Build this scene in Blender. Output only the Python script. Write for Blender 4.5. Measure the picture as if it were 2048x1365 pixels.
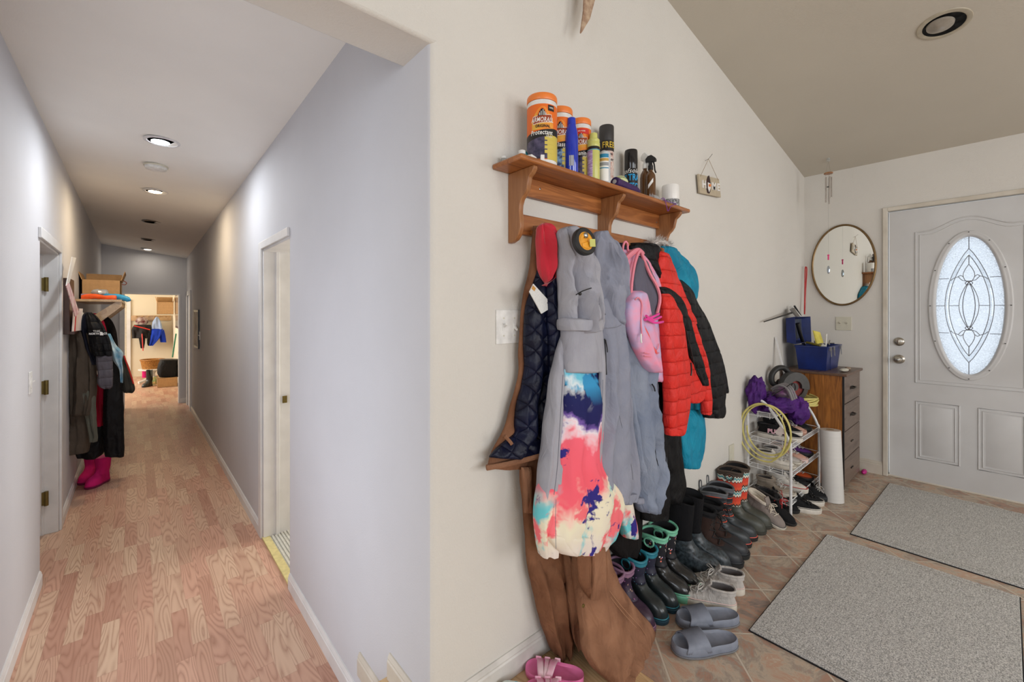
import bpy, bmesh, math, random
from mathutils import Vector, Matrix, noise
random.seed(7)
sc = bpy.context.scene
for o in list(bpy.data.objects): bpy.data.objects.remove(o)
V = Vector; pi = math.pi
# ---------------- camera ----------------
FPX, CX, CY, H = 856.0, 1024.0, 626.0, 1.26
TH = math.atan2(751, 856); CT, ST = math.cos(TH), math.sin(TH)
cam_d = bpy.data.cameras.new('camera'); cam = bpy.data.objects.new('camera', cam_d)
sc.collection.objects.link(cam); sc.camera = cam
cam_d.sensor_width = 36; cam_d.lens = FPX/2048*36; cam_d.shift_y = -(682.5-CY)/2048
cam_d.clip_start = 0.02; cam_d.clip_end = 100
cam.location = (0, 0, H); cam.rotation_euler = (pi/2, 0, -TH)
# ---------------- world, exposure, daylight ----------------
w = bpy.data.worlds.new('World'); sc.world = w; w.use_nodes = True
bg = w.node_tree.nodes['Background']; bg.inputs[0].default_value = (0.86, 0.93, 1.0, 1); bg.inputs[1].default_value = 1.35
vs = sc.view_settings; vs.view_transform = 'Standard'; vs.look = 'None'; vs.exposure = 0.2; vs.gamma = 1.0; vs.use_curve_mapping = False
def area(name, loc, rot, sx, sy, power, col=(1, 1, 1), spread=pi, shape='RECTANGLE'):
    l = bpy.data.lights.new(name, 'AREA'); l.shape = shape; l.size = sx; l.size_y = sy; l.energy = power; l.color = col; l.spread = spread
    o = bpy.data.objects.new(name, l); sc.collection.objects.link(o); o.location = loc; o.rotation_euler = rot
    return o
def lamp(name, loc, power, col, radius=.05, spot=None):
    l = bpy.data.lights.new(name, 'SPOT' if spot else 'POINT'); l.energy = power; l.color = col; l.shadow_soft_size = radius
    if spot: l.spot_size = spot; l.spot_blend = .9
    o = bpy.data.objects.new(name, l); sc.collection.objects.link(o); o.location = loc
    return o
# daylight lamps in unseen windows added to light entry and stairs; side rooms' daylight
area('added_back_daylight', (.2, -3.22, 1.55), (pi/2, 0, 0), 2.3, 1.4, 49, (.93, .96, 1.0))  # unseen opening behind the camera, placed to light coat wall and hall
area('added_corner_daylight', (2.8, -3.22, 1.55), (pi/2, 0, 0), 1.5, 1.4, 33, (1.0, .965, .92))  # unseen opening, added so the cans' shadows fall left on the wall
area('added_west_daylight', (-3.02, -.9, 1.6), (pi/2, 0, -pi/2), 1.9, 1.4, 26, (.86, .92, 1.0))  # unseen opening on the left, put in as a light source
area('added_stair_daylight', (-.50, 1.98, .75), (pi/2, 0, -pi/2), .95, 1.7, 4.9, (.93, .9, 1.0))  # invented opening beside the stairs, brightens hall wall and ceiling
area('daylight_side_room', (2.7, 3.0, 1.1), (pi/2, 0, pi/2), 1.4, 1.6, 34, (1.0, .98, .96))
area('daylight_far_room', (-2.45, 11.9, 1.4), (pi/2, 0, -pi/2), 2.4, 1.5, 110, (1.0, .95, .86))

# ---------------- helpers ----------------
def ray(px, py):
    u = (px-CX)/FPX; v = -(py-CY)/FPX
    return (ST+u*CT, CT-u*ST, v)
def P(px, py, X=None, Y=None, Z=None):
    r = ray(px, py)
    t = X/r[0] if X is not None else (Y/r[1] if Y is not None else (Z-H)/r[2])
    return V((r[0]*t, r[1]*t, H+r[2]*t))
def s2l(c): return c/12.92 if c <= .04045 else ((c+.055)/1.055)**2.4
def rgb(h):
    if isinstance(h, tuple): return (*[s2l(a/255) for a in h], 1)
    return tuple(s2l(int(h[i:i+2], 16)/255) for i in (0, 2, 4))+(1,)
def newmat(name):
    m = bpy.data.materials.new(name); m.use_nodes = True
    return m, m.node_tree, m.node_tree.nodes, m.node_tree.links, m.node_tree.nodes['Principled BSDF']
def mat(name, col, rough=.6, metal=0, var=.06, vs_=30, bump=0, bs=200, spec=.5, sheen=0, trans=0, col2=None, emit=0, coords='Object', coat=0, stretch=None):
    """plain procedural material: base colour broken up by noise, optional fine bump"""
    m, nt, N, L, B = newmat(name)
    tc = N.new('ShaderNodeTexCoord'); mp = N.new('ShaderNodeMapping'); L.new(tc.outputs[coords], mp.inputs[0])
    if stretch: mp.inputs['Scale'].default_value = stretch
    n = N.new('ShaderNodeTexNoise'); n.inputs['Scale'].default_value = vs_; n.inputs['Detail'].default_value = 4
    L.new(mp.outputs[0], n.inputs[0])
    c = rgb(col); c2 = rgb(col2) if col2 else tuple(min(1, a*(1-var*2.2)) for a in c[:3])+(1,)
    c1 = c if col2 else tuple(min(1, a*(1+var)) for a in c[:3])+(1,)
    r = N.new('ShaderNodeValToRGB'); r.color_ramp.elements[0].position = .35; r.color_ramp.elements[1].position = .65
    r.color_ramp.elements[0].color = c2; r.color_ramp.elements[1].color = c1
    L.new(n.outputs[0], r.inputs[0]); L.new(r.outputs[0], B.inputs['Base Color'])
    B.inputs['Roughness'].default_value = rough; B.inputs['Metallic'].default_value = metal
    B.inputs['Specular IOR Level'].default_value = spec; B.inputs['Sheen Weight'].default_value = sheen
    B.inputs['Transmission Weight'].default_value = trans; B.inputs['Coat Weight'].default_value = coat
    if emit: L.new(r.outputs[0], B.inputs['Emission Color']); B.inputs['Emission Strength'].default_value = emit
    if bump:
        n2 = N.new('ShaderNodeTexNoise'); n2.inputs['Scale'].default_value = bs; n2.inputs['Detail'].default_value = 3; L.new(mp.outputs[0], n2.inputs[0])
        b = N.new('ShaderNodeBump'); b.inputs['Strength'].default_value = bump; b.inputs['Distance'].default_value = .004
        L.new(n2.outputs[0], b.inputs['Height']); L.new(b.outputs[0], B.inputs['Normal'])
    return m
def cloth(name, col, rough=.85, col2=None, var=.05, sheen=.0, bump=.25, bs=55, quilt=None, weave=700):
    m = mat(name, col, rough, var=var, vs_=9, bump=bump, bs=bs, sheen=sheen, spec=.25, col2=col2)
    nt = m.node_tree; N = nt.nodes; L = nt.links; B = N['Principled BSDF']
    # broad creases on top of the fine weave
    tcb = N.new('ShaderNodeTexCoord'); mpb = N.new('ShaderNodeMapping'); mpb.inputs['Scale'].default_value = (1.6, 1.6, .8); mpb.inputs['Rotation'].default_value = (0, .35, 0); L.new(tcb.outputs['Object'], mpb.inputs[0])
    nb = N.new('ShaderNodeTexNoise'); nb.inputs['Scale'].default_value = 13; nb.inputs['Detail'].default_value = 5; nb.inputs['Roughness'].default_value = .5; nb.inputs['Distortion'].default_value = 1.0; L.new(mpb.outputs[0], nb.inputs[0])
    bb = N.new('ShaderNodeBump'); bb.inputs['Strength'].default_value = min(1, bump*1.5); bb.inputs['Distance'].default_value = .02; L.new(nb.outputs[0], bb.inputs['Height'])
    old = [l for l in L if l.to_socket == B.inputs['Normal']]
    if old: L.new(old[0].from_socket, bb.inputs['Normal'])
    L.new(bb.outputs[0], B.inputs['Normal'])
    if quilt:   # stitched diamond / row quilting as bump
        tc = N.new('ShaderNodeTexCoord'); mp = N.new('ShaderNodeMapping'); mp.inputs['Rotation'].default_value = (0, pi/4 if quilt[0] == 'd' else 0, 0)
        L.new(tc.outputs['Object'], mp.inputs[0])
        s = N.new('ShaderNodeSeparateXYZ'); L.new(mp.outputs[0], s.inputs[0])
        last = None
        for ax in (('X', 'Z') if quilt[0] == 'd' else ('Z',)):
            a = N.new('ShaderNodeMath'); a.operation = 'MULTIPLY'; a.inputs[1].default_value = pi/quilt[1]; L.new(s.outputs[ax], a.inputs[0])
            b = N.new('ShaderNodeMath'); b.operation = 'SINE'; L.new(a.outputs[0], b.inputs[0])
            c = N.new('ShaderNodeMath'); c.operation = 'ABSOLUTE'; L.new(b.outputs[0], c.inputs[0])
            d = N.new('ShaderNodeMath'); d.operation = 'POWER'; d.inputs[1].default_value = .35; L.new(c.outputs[0], d.inputs[0])
            if last is None: last = d
            else:
                e = N.new('ShaderNodeMath'); e.operation = 'MINIMUM'; L.new(last.outputs[0], e.inputs[0]); L.new(d.outputs[0], e.inputs[1]); last = e
        bp = N.new('ShaderNodeBump'); bp.inputs['Strength'].default_value = 1; bp.inputs['Distance'].default_value = .007
        L.new(last.outputs[0], bp.inputs['Height'])
        old = [l for l in L if l.to_socket == B.inputs['Normal']]
        if old: L.new(old[0].from_socket, bp.inputs['Normal'])
        L.new(bp.outputs[0], B.inputs['Normal'])
    return m
WM = {}
def link(o, parent=None, mw=None):
    sc.collection.objects.link(o)
    if parent is not None: o.parent = parent; WM[o.name] = WM[parent.name]
    else: WM[o.name] = mw or Matrix.Identity(4)
def thing(name, label, cat, loc=(0, 0, 0), rz=0, group=None):
    o = bpy.data.objects.new(name, None); o.empty_display_size = .05; o.location = loc; o.rotation_euler = (0, 0, rz)
    link(o, None, Matrix.Translation(V(loc)) @ Matrix.Rotation(rz, 4, 'Z'))
    o['label'] = label; o['category'] = cat
    if group: o['group'] = group
    return o
def tag(o, label, cat, group=None, kind=None):
    o['label'] = label; o['category'] = cat
    if group: o['group'] = group
    if kind: o['kind'] = kind
    return o
class MB:
    def __init__(s): s.bm = bmesh.new(); s.mi = 0
    def face(s, vs):
        try:
            f = s.bm.faces.new(vs); f.material_index = s.mi; f.smooth = True; return f
        except ValueError: return None
    def hexa(s, p):
        v = [s.bm.verts.new(a) for a in p]
        for q in ((0, 3, 2, 1), (4, 5, 6, 7), (0, 1, 5, 4), (1, 2, 6, 5), (2, 3, 7, 6), (3, 0, 4, 7)): s.face([v[i] for i in q])
        return s
    def box(s, c, d, M=None):
        x, y, z = d[0]/2, d[1]/2, d[2]/2; c = V(c)
        p = [V(a) for a in ((-x, -y, -z), (x, -y, -z), (x, y, -z), (-x, y, -z), (-x, -y, z), (x, -y, z), (x, y, z), (-x, y, z))]
        return s.hexa([(M @ a if M else a)+c for a in p])
    def b2(s, a, b): return s.box([(i+j)/2 for i, j in zip(a, b)], [abs(i-j) for i, j in zip(a, b)])
    def rings(s, R, cap0=True, cap1=True, close=True):
        VR = [[s.bm.verts.new(p) for p in r] for r in R]; n = len(R[0])
        for a, b in zip(VR, VR[1:]):
            for i in range(n if close else n-1): s.face([a[i], a[(i+1) % n], b[(i+1) % n], b[i]])
        if cap0: s.face(VR[0][::-1])
        if cap1: s.face(VR[-1])
        return VR
    def tube(s, pts, r, n=8, cap=True, closed=False):
        pts = [V(p) for p in pts]; R = []; up = None; m = len(pts)
        for i, p in enumerate(pts):
            if closed: d = pts[(i+1) % m]-pts[i-1]
            else: d = pts[min(i+1, m-1)]-pts[max(i-1, 0)]
            d.normalize()
            if up is None: up = V((0, 0, 1)) if abs(d.z) < .9 else V((1, 0, 0))
            a = d.cross(up)
            if a.length < 1e-5: a = d.orthogonal()
            a.normalize(); b = a.cross(d); up = b
            rr = r[i] if isinstance(r, (list, tuple)) else r
            R.append([p+(a*math.cos(2*pi*k/n)+b*math.sin(2*pi*k/n))*rr for k in range(n)])
        if closed: R.append(R[0])
        s.rings(R, cap and not closed, cap and not closed); return s
    def cyl(s, a, b, r, n=20, r2=None): return s.tube([a, b], [r, r2 if r2 is not None else r], n)
    def lathe(s, prof, c=(0, 0, 0), n=28, M=None, cap=True, sx=1):
        c = V(c); R = []
        for r, z in prof:
            R.append([(M @ V((r*math.cos(2*pi*k/n)*sx, r*math.sin(2*pi*k/n), z)) if M else V((r*math.cos(2*pi*k/n)*sx, r*math.sin(2*pi*k/n), z)))+c for k in range(n)])
        s.rings(R, cap, cap); return s
    def prism(s, poly, off):
        off = V(off); a = [V(p) for p in poly]; n = len(a)
        A = [s.bm.verts.new(p) for p in a]; B = [s.bm.verts.new(p+off) for p in a]
        s.face(A[::-1]); s.face(B)
        for i in range(n): s.face([A[i], A[(i+1) % n], B[(i+1) % n], B[i]])
        return s
    def ball(s, c, r, n=20, sc_=(1, 1, 1)):
        c = V(c); R = []
        for i in range(1, n//2):
            t = pi*i/(n//2); R.append([c+V((r*math.sin(t)*math.cos(2*pi*k/n)*sc_[0], r*math.sin(t)*math.sin(2*pi*k/n)*sc_[1], -r*math.cos(t)*sc_[2])) for k in range(n)])
        s.rings(R); return s
    def build(s, name, m, parent=None, sharp=35, bevel=0, sub=0, local=False, noise_amp=0, noise_s=10):
        bm = s.bm
        if noise_amp:
            for v in bm.verts: v.co += noise.noise_vector(v.co*noise_s)*noise_amp
        bmesh.ops.recalc_face_normals(bm, faces=bm.faces)
        if parent is not None and not local:
            inv = WM[parent.name].inverted()
            for v in bm.verts: v.co = inv @ v.co
        me = bpy.data.meshes.new(name); 
        for e in bm.edges:
            if len(e.link_faces) == 2 and e.calc_face_angle(0) > math.radians(sharp): e.smooth = False
        bm.to_mesh(me); bm.free()
        for q in (m if isinstance(m, (list, tuple)) else [m]): me.materials.append(q)
        o = bpy.data.objects.new(name, me); link(o, parent)
        if bevel:
            b = o.modifiers.new('b', 'BEVEL'); b.width = bevel; b.segments = 2; b.limit_method = 'ANGLE'; b.angle_limit = math.radians(40)
        if sub:
            b = o.modifiers.new('s', 'SUBSURF'); b.levels = sub; b.render_levels = sub
        return o
def struct(o, label=None): o['kind'] = 'structure'; return o
def kids(o): return [c for c in bpy.data.objects if c.parent == o]
def dup(root, loc, rz, label, group=None, scale=None):
    r = root.copy(); sc.collection.objects.link(r); r.location = loc; r.rotation_euler = (0, 0, rz)
    if scale: r.scale = scale
    r['label'] = label
    if group: r['group'] = group
    for ch in kids(root):
        c = ch.copy(); sc.collection.objects.link(c); c.parent = r
        for g in kids(ch):
            d = g.copy(); sc.collection.objects.link(d); d.parent = c
    return r
def smooth_pts(pts, n):
    """Catmull-Rom through tuples of any length"""
    out = []; m = len(pts)
    for k in range(n):
        t = k/(n-1)*(m-1); i = min(int(t), m-2); u = t-i
        p0, p1, p2, p3 = pts[max(i-1, 0)], pts[i], pts[i+1], pts[min(i+2, m-1)]
        out.append(tuple(.5*(2*b+(c-a)*u+(2*a-5*b+4*c-d)*u*u+(3*b-a-3*c+d)*u**3) for a, b, c, d in zip(p0, p1, p2, p3)))
    return out
def curve(pts, n=30): return [V(p) for p in smooth_pts([tuple(p) for p in pts], n)]
def loft(name, m, parent, rows, plane='Y', at=(1., 1.), th=.03, folds=(3, .006), seed=0, nv=44, nu=48, wr=.006, flat=.75, hem=.02, taper=(1, 1), build=True, extra=None):
    """a hanging piece of cloth with real thickness: rows of (height, left, right[, plane left, plane right]) give its outline, folds run down it"""
    rr = [tuple(r) if len(r) > 3 else (*r, *at) for r in rows]; rr = smooth_pts(rr, nv); R = []
    for iv, (py, a, b, ya, yb) in enumerate(rr):
        v = iv/(nv-1)
        A = P(a, py, **{plane: ya}); B_ = P(b, py, **{plane: yb}); c = (A+B_)/2; w_ = (B_-A)/2
        t = V((w_.y, -w_.x, 0))
        if t.length < 1e-6: t = V((0, -1, 0))
        t.normalize()
        if t.dot(-c.xy.to_3d()) < 0: t = -t
        tt = th*(taper[0]+(taper[1]-taper[0])*v)*min(1, (.25+6*v))*min(1, (.72+8*(1-v)))
        tt = min(tt, w_.length*.9)
        ring = []
        for k in range(nu):
            ph = 2*pi*k/nu; cs, sn = math.cos(ph), math.sin(ph)
            x = math.copysign(abs(cs)**flat, cs); y = math.copysign(abs(sn)**flat, sn)
            s_ = (x+1)/2
            fo = folds[1]*abs(sn)*(math.sin(s_*folds[0]*2*pi+seed+1.4*math.sin(v*2.2+seed))+.5*math.sin(s_*folds[0]*4.7*pi+seed*2+v*3))*min(1, .3+1.3*v)
            p = c+w_*x*(-1)+t*(y*tt+(fo if y > 0 else fo*.3))
            if wr:
                q = p*9+V((seed*3.1, 0, 0)); nn = noise.noise(q)+.5*noise.noise(q*2.3); q2 = V((p.x*22+p.z*5+seed, p.y*9, p.z*7-p.x*4)); nn += 1.1*(.45-2*abs(noise.noise(q2)))*(y > 0)+.5*(.4-2*abs(noise.noise(q2*2.1+V((7, 1, 3)))))*(y > 0)
                p = p+t*(nn*wr*abs(sn)*min(1, .2+8*(1-v)))+w_.normalized()*(noise.noise(V((p.z*14+seed, x*2, 1)))*wr*.6*abs(cs))+V((0, 0, noise.noise(V((s_*5, seed, 3)))*wr*.6*(1 if v > .95 else 0)))
            ring.append(p)
        R.append(ring)
    if hem:   # turned-in opening at the bottom
        last = R[-1]; c = sum(last, V())/len(last)
        R.append([c+(p-c)*.9+V((0, 0, hem)) for p in last])
    mb = MB(); mb.rings(R)
    return mb.build(name, m, parent, sharp=70) if build else mb
def slab(name, m, parent, pts, plane='Y', at=1., th=.004, n=None):
    """thin solid patch whose outline lies in a plane"""
    q = []
    for i, p in enumerate(pts):
        q.append(P(p[0], p[1], **{plane: p[2] if len(p) > 2 else at}))
    mb = MB(); mb.prism(q, V((0, th, 0)) if plane == 'Y' else V((th, 0, 0)))
    return mb.build(name, m, parent)
FONT = {}
def text(body, size, m, parent, loc, rot=(pi/2, 0, 0), ext=.0005, bend=None, name='lettering', sx=1, italic=0, bold=.0, align='CENTER'):
    """raised lettering; bend=(radius) wraps it round a vertical cylinder whose axis is at loc"""
    c = bpy.data.curves.new('t', 'FONT'); c.body = body; c.size = size; c.extrude = ext; c.align_x = align; c.align_y = 'CENTER'; c.shear = italic; c.offset = bold; c.space_character = 1.08; c.resolution_u = 3
    o = bpy.data.objects.new('t', c); sc.collection.objects.link(o)
    dg = bpy.context.evaluated_depsgraph_get(); me = bpy.data.meshes.new_from_object(o.evaluated_get(dg)); bpy.data.objects.remove(o)
    M = Matrix.Translation(V(loc)) @ (rot if isinstance(rot, Matrix) else __import__('mathutils').Euler(rot).to_matrix().to_4x4())
    if bend:
        bm = bmesh.new(); bm.from_mesh(me); bmesh.ops.triangulate(bm, faces=bm.faces)
        bmesh.ops.subdivide_edges(bm, edges=[e for e in bm.edges if e.calc_length() > size*.25], cuts=1); bm.to_mesh(me); bm.free()
    inv = WM[parent.name].inverted() if parent is not None else Matrix.Identity(4)
    for v in me.vertices:
        x, y, z = v.co.x*sx, v.co.y, v.co.z
        if bend:
            a = x/bend[0]+bend[1]; r = bend[0]+z+.0004
            p = V((r*math.sin(a), -r*math.cos(a), y+0))
            v.co = inv @ (V(loc)+p)
        else: v.co = inv @ (M @ V((x, y, z)))
    me.materials.clear(); me.materials.append(m)
    ob = bpy.data.objects.new(name, me); link(ob, parent); return ob
# ================= SETTING =================
ZH = -.31
def ceil_z(x): return 2.437+(4.36-x)*.182
def wallmat(name, col, bump=.35):
    m = mat(name, col, .75, var=.015, vs_=1.6, bump=bump, bs=150, spec=.3); return m
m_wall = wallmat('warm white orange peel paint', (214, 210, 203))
m_wallc = wallmat('white paint with cool light tint', (202, 202, 206), .15)  # cooler tone puts the hall's cooler light into the wall colour
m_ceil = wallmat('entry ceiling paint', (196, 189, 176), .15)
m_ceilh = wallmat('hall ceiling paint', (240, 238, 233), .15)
m_trim = mat('white gloss trim paint', (222, 221, 220), .4, var=.03, vs_=8)
m_trimd = mat('scuffed beige trim paint', (212, 205, 192), .45, vs_=7, col2=(196, 187, 172))
m_black = mat('black plastic', (18, 18, 20), .45); m_steel = mat('brushed steel', (170, 170, 168), .3, 1)
m_wht = mat('white plastic', (228, 227, 224), .4); m_alm = mat('almond plastic', (205, 201, 184), .45, var=.01)
m_brass = mat('aged brass', (120, 105, 60), .4, .8)

def laminate(name, tones, line, sx=.066, ln=.42, off=(0, 0)):
    m, nt, N, L, B = newmat(name)
    tc = N.new('ShaderNodeTexCoord'); sp = N.new('ShaderNodeSeparateXYZ'); L.new(tc.outputs['Object'], sp.inputs[0])
    def M(op, a, b=None):
        n = N.new('ShaderNodeMath'); n.operation = op
        for i, q in enumerate((a, b)):
            if q is None: continue
            if isinstance(q, (int, float)): n.inputs[i].default_value = q
            else: L.new(q, n.inputs[i])
        return n.outputs[0]
    col = M('FLOOR', M('DIVIDE', M('ADD', sp.outputs['X'], 10.03+off[0]), sx))
    wn = N.new('ShaderNodeTexWhiteNoise'); wn.noise_dimensions = '1D'; L.new(col, wn.inputs['W'])
    yy = M('ADD', M('DIVIDE', sp.outputs['Y'], ln), M('MULTIPLY', wn.outputs['Value'], 1.0)); row = M('FLOOR', yy)
    cb = N.new('ShaderNodeCombineXYZ'); L.new(col, cb.inputs[0]); L.new(row, cb.inputs[1])
    w2 = N.new('ShaderNodeTexWhiteNoise'); w2.noise_dimensions = '3D'; L.new(cb.outputs[0], w2.inputs['Vector'])
    r = N.new('ShaderNodeValToRGB'); r.color_ramp.interpolation = 'LINEAR'
    e = r.color_ramp.elements; e[0].color = rgb(tones[0]); e[1].color = rgb(tones[-1])
    for i, t in enumerate(tones[1:-1]): q = e.new((i+1)/(len(tones)-1)); q.color = rgb(t)
    L.new(w2.outputs['Value'], r.inputs[0])
    # cathedral grain: contour lines of a noise field stretched along the board, different for every strip
    c2 = N.new('ShaderNodeCombineXYZ')
    L.new(M('ADD', M('MULTIPLY', sp.outputs['X'], 11.0), M('MULTIPLY', w2.outputs['Value'], 37.0)), c2.inputs[0])
    L.new(M('ADD', M('MULTIPLY', sp.outputs['Y'], 1.15), M('MULTIPLY', w2.outputs['Value'], 91.0)), c2.inputs[1])
    n = N.new('ShaderNodeTexNoise'); n.inputs['Scale'].default_value = 1.0; n.inputs['Detail'].default_value = 1.2; L.new(c2.outputs[0], n.inputs[0])
    g = M('ABSOLUTE', M('SINE', M('MULTIPLY', n.outputs[0], 62.0)))
    g = M('POWER', g, .7)
    fn = N.new('ShaderNodeTexNoise'); fn.inputs['Scale'].default_value = 1; c3 = N.new('ShaderNodeCombineXYZ')
    L.new(M('MULTIPLY', sp.outputs['X'], 420.0), c3.inputs[0]); L.new(M('MULTIPLY', sp.outputs['Y'], 18.0), c3.inputs[1]); L.new(c3.outputs[0], fn.inputs[0])
    gg = M('MULTIPLY', M('SUBTRACT', 1.0, g), M('ADD', .25, M('MULTIPLY', fn.outputs[0], .7)))
    mx = N.new('ShaderNodeMix'); mx.data_type = 'RGBA'; L.new(gg, mx.inputs[0]); L.new(r.outputs[0], mx.inputs[6]); mx.inputs[7].default_value = rgb(line)
    # joints
    fx = M('FRACT', M('DIVIDE', M('ADD', sp.outputs['X'], 10.03+off[0]), sx)); fy = M('FRACT', yy)
    j = M('MAXIMUM', M('LESS_THAN', fx, .018), M('LESS_THAN', fy, .004))
    m2 = N.new('ShaderNodeMix'); m2.data_type = 'RGBA'; L.new(M('MULTIPLY', j, .35), m2.inputs[0]); L.new(mx.outputs[2], m2.inputs[6]); m2.inputs[7].default_value = rgb((120, 85, 65))
    L.new(m2.outputs[2], B.inputs['Base Color']); B.inputs['Roughness'].default_value = .33; B.inputs['Specular IOR Level'].default_value = .45
    rn = N.new('ShaderNodeTexNoise'); rn.inputs['Scale'].default_value = 5; L.new(tc.outputs['Object'], rn.inputs[0])
    L.new(M('ADD', .27, M('MULTIPLY', rn.outputs[0], .18)), B.inputs['Roughness'])
    return m
m_lam = laminate('pink oak laminate', [(200, 156, 134), (208, 172, 148), (214, 184, 158), (186, 142, 122), (210, 166, 144)], (150, 104, 84))
m_lam2 = laminate('pale maple laminate', [(214, 184, 140), (200, 164, 120), (224, 196, 154)], (176, 134, 92), .09, .6)

def tilemat():
    m, nt, N, L, B = newmat('mottled slate tile')
    tc = N.new('ShaderNodeTexCoord'); mp = N.new('ShaderNodeMapping')
    mp.inputs['Rotation'].default_value = (0, 0, -pi/4)
    L.new(tc.outputs['Object'], mp.inputs[0])
    br = N.new('ShaderNodeTexBrick'); br.offset = 0; br.squash = 1; br.inputs['Scale'].default_value = 1
    T = .28
    br.inputs['Brick Width'].default_value = T; br.inputs['Row Height'].default_value = T; br.inputs['Mortar Size'].default_value = .0042; br.inputs['Mortar Smooth'].default_value = .3
    # grid node at world (2.135, .715); rotation by -45 deg gives u=(x+y)/r2, v=(y-x)/r2
    u0 = (2.135+.715)/math.sqrt(2); v0 = (.715-2.135)/math.sqrt(2)
    mp.inputs['Location'].default_value = (-(u0 % T)+T*40, -(v0 % T)+T*40, 0)
    L.new(mp.outputs[0], br.inputs[0])
    br.inputs['Color1'].default_value = (.2, .2, .2, 1); br.inputs['Color2'].default_value = (.8, .8, .8, 1); br.inputs['Mortar'].default_value = (0, 0, 0, 1)
    n = N.new('ShaderNodeTexNoise'); n.inputs['Scale'].default_value = 7; n.inputs['Detail'].default_value = 8; n.inputs['Roughness'].default_value = .7; n.inputs['Distortion'].default_value = .6
    off = N.new('ShaderNodeVectorMath'); off.operation = 'MULTIPLY_ADD'; off.inputs[1].default_value = (6, 6, 6)
    L.new(br.outputs[0], off.inputs[0]); L.new(mp.outputs[0], off.inputs[2]); L.new(off.outputs[0], n.inputs[0])
    r = N.new('ShaderNodeValToRGB'); e = r.color_ramp.elements; e[0].position = .28; e[1].position = .72
    e[0].color = rgb((112, 100, 94)); e[1].color = rgb((214, 204, 188))
    for p, c in ((.37, (146, 130, 120)), (.43, (178, 140, 118)), (.48, (164, 150, 136)), (.54, (192, 176, 156)), (.60, (190, 152, 128)), (.66, (200, 186, 166))): q = e.new(p); q.color = rgb(c)
    L.new(n.outputs[0], r.inputs[0])
    mx = N.new('ShaderNodeMix'); mx.data_type = 'RGBA'; L.new(br.outputs['Fac'], mx.inputs[0]); L.new(r.outputs[0], mx.inputs[6]); mx.inputs[7].default_value = rgb((206, 194, 176))
    L.new(mx.outputs[2], B.inputs['Base Color']); B.inputs['Roughness'].default_value = .5
    bp = N.new('ShaderNodeBump'); bp.inputs['Strength'].default_value = .5; bp.inputs['Distance'].default_value = .003
    sb = N.new('ShaderNodeMath'); sb.operation = 'SUBTRACT'; L.new(n.outputs[0], sb.inputs[0]); L.new(br.outputs['Fac'], sb.inputs[1]); L.new(sb.outputs[0], bp.inputs['Height']); L.new(bp.outputs[0], B.inputs['Normal'])
    return m
m_tile = tilemat()
def S(name, mb, m, **k): return struct(mb.build(name, m, **k))
# floors and steps
S('floor', MB().b2((-.6, 1.66, ZH-.1), (.66, 9.4, ZH)).b2((-.6, 9.4, ZH-.1), (.81, 14.1, ZH)).b2((-2.6, 9.4, ZH-.1), (-.6, 14.1, ZH)).b2((-1.6, 3.5, ZH-.1), (-.6, 4.6, ZH)), m_lam)
S('floor_tile', MB().b2((1.33, -3.3, -.12), (4.5, 1.12, 0)), m_tile)
S('floor_entry', MB().b2((-3.1, -3.3, -.12), (1.33, 1.12, -.001)).b2((-.42, 1.12, -.12), (.66, 1.40, -.001)), m_lam2)
S('floor_step', MB().b2((-.42, 1.36, ZH), (.66, 1.61, -.155)).b2((-.42, 1.2, ZH), (.66, 1.385, -.02)), m_lam2)
S('floor_side', MB().b2((.66, 2.0, ZH-.1), (2.9, 4.8, ZH+.0)), mat('pale side room floor', (206, 198, 176), .4))
# coat wall, header over the hall opening
def xz(poly, y0, y1): 
    mb = MB(); mb.prism([(x, y0, z) for x, z in poly], (0, y1-y0, 0)); return mb
pl = [(.66, 1.30)]+[(.685-.025*math.cos(k*pi/16), 1.145-.025*math.sin(k*pi/16)) for k in range(9)]+[(4.5, 1.12), (4.5, 1.30)]
mb = MB(); mb.prism([(x, y, -.15) for x, y in pl], (0, 0, 3.3)); mb.bm.normal_update()
for f in mb.bm.faces:
    c = f.calc_center_median()
    if c.x < .665: f.material_index = 1  # hall-side face of the corner gets the cool light tint
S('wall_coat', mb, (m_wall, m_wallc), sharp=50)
S('wall_header', xz([(-3.1, 2.07), (.70, 2.07), (.70, ceil_z(.7)+.02), (-3.1, ceil_z(-3.1)+.02)], 1.1203, 1.2997), m_wall, bevel=.010)
S('wall_left', xz([(-3.1, 0), (-.42, 0), (-.42, 2.07), (-3.1, 2.07)], 1.12, 1.30), m_wall)
# hall walls
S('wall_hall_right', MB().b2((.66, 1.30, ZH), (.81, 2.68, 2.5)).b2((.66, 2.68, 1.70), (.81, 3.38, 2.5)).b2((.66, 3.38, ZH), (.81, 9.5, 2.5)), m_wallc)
S('wall_hall_left', MB().b2((-.57, 1.30, ZH), (-.42, 1.45, 2.5)).b2((-.57, 1.45, 1.65), (-.42, 2.50, 2.5)).b2((-.57, 2.50, ZH), (-.42, 3.66, 2.5)).b2((-.57, 3.66, 1.69), (-.42, 4.47, 2.5)).b2((-.57, 4.47, ZH), (-.42, 9.5, 2.5)), m_wallc)  # gap beside the stairs is added for the hall's extra light
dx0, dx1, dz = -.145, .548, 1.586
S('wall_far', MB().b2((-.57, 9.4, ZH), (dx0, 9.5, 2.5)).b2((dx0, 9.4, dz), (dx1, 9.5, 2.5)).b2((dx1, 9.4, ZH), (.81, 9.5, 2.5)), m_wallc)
mb = MB(); R = []
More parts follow.
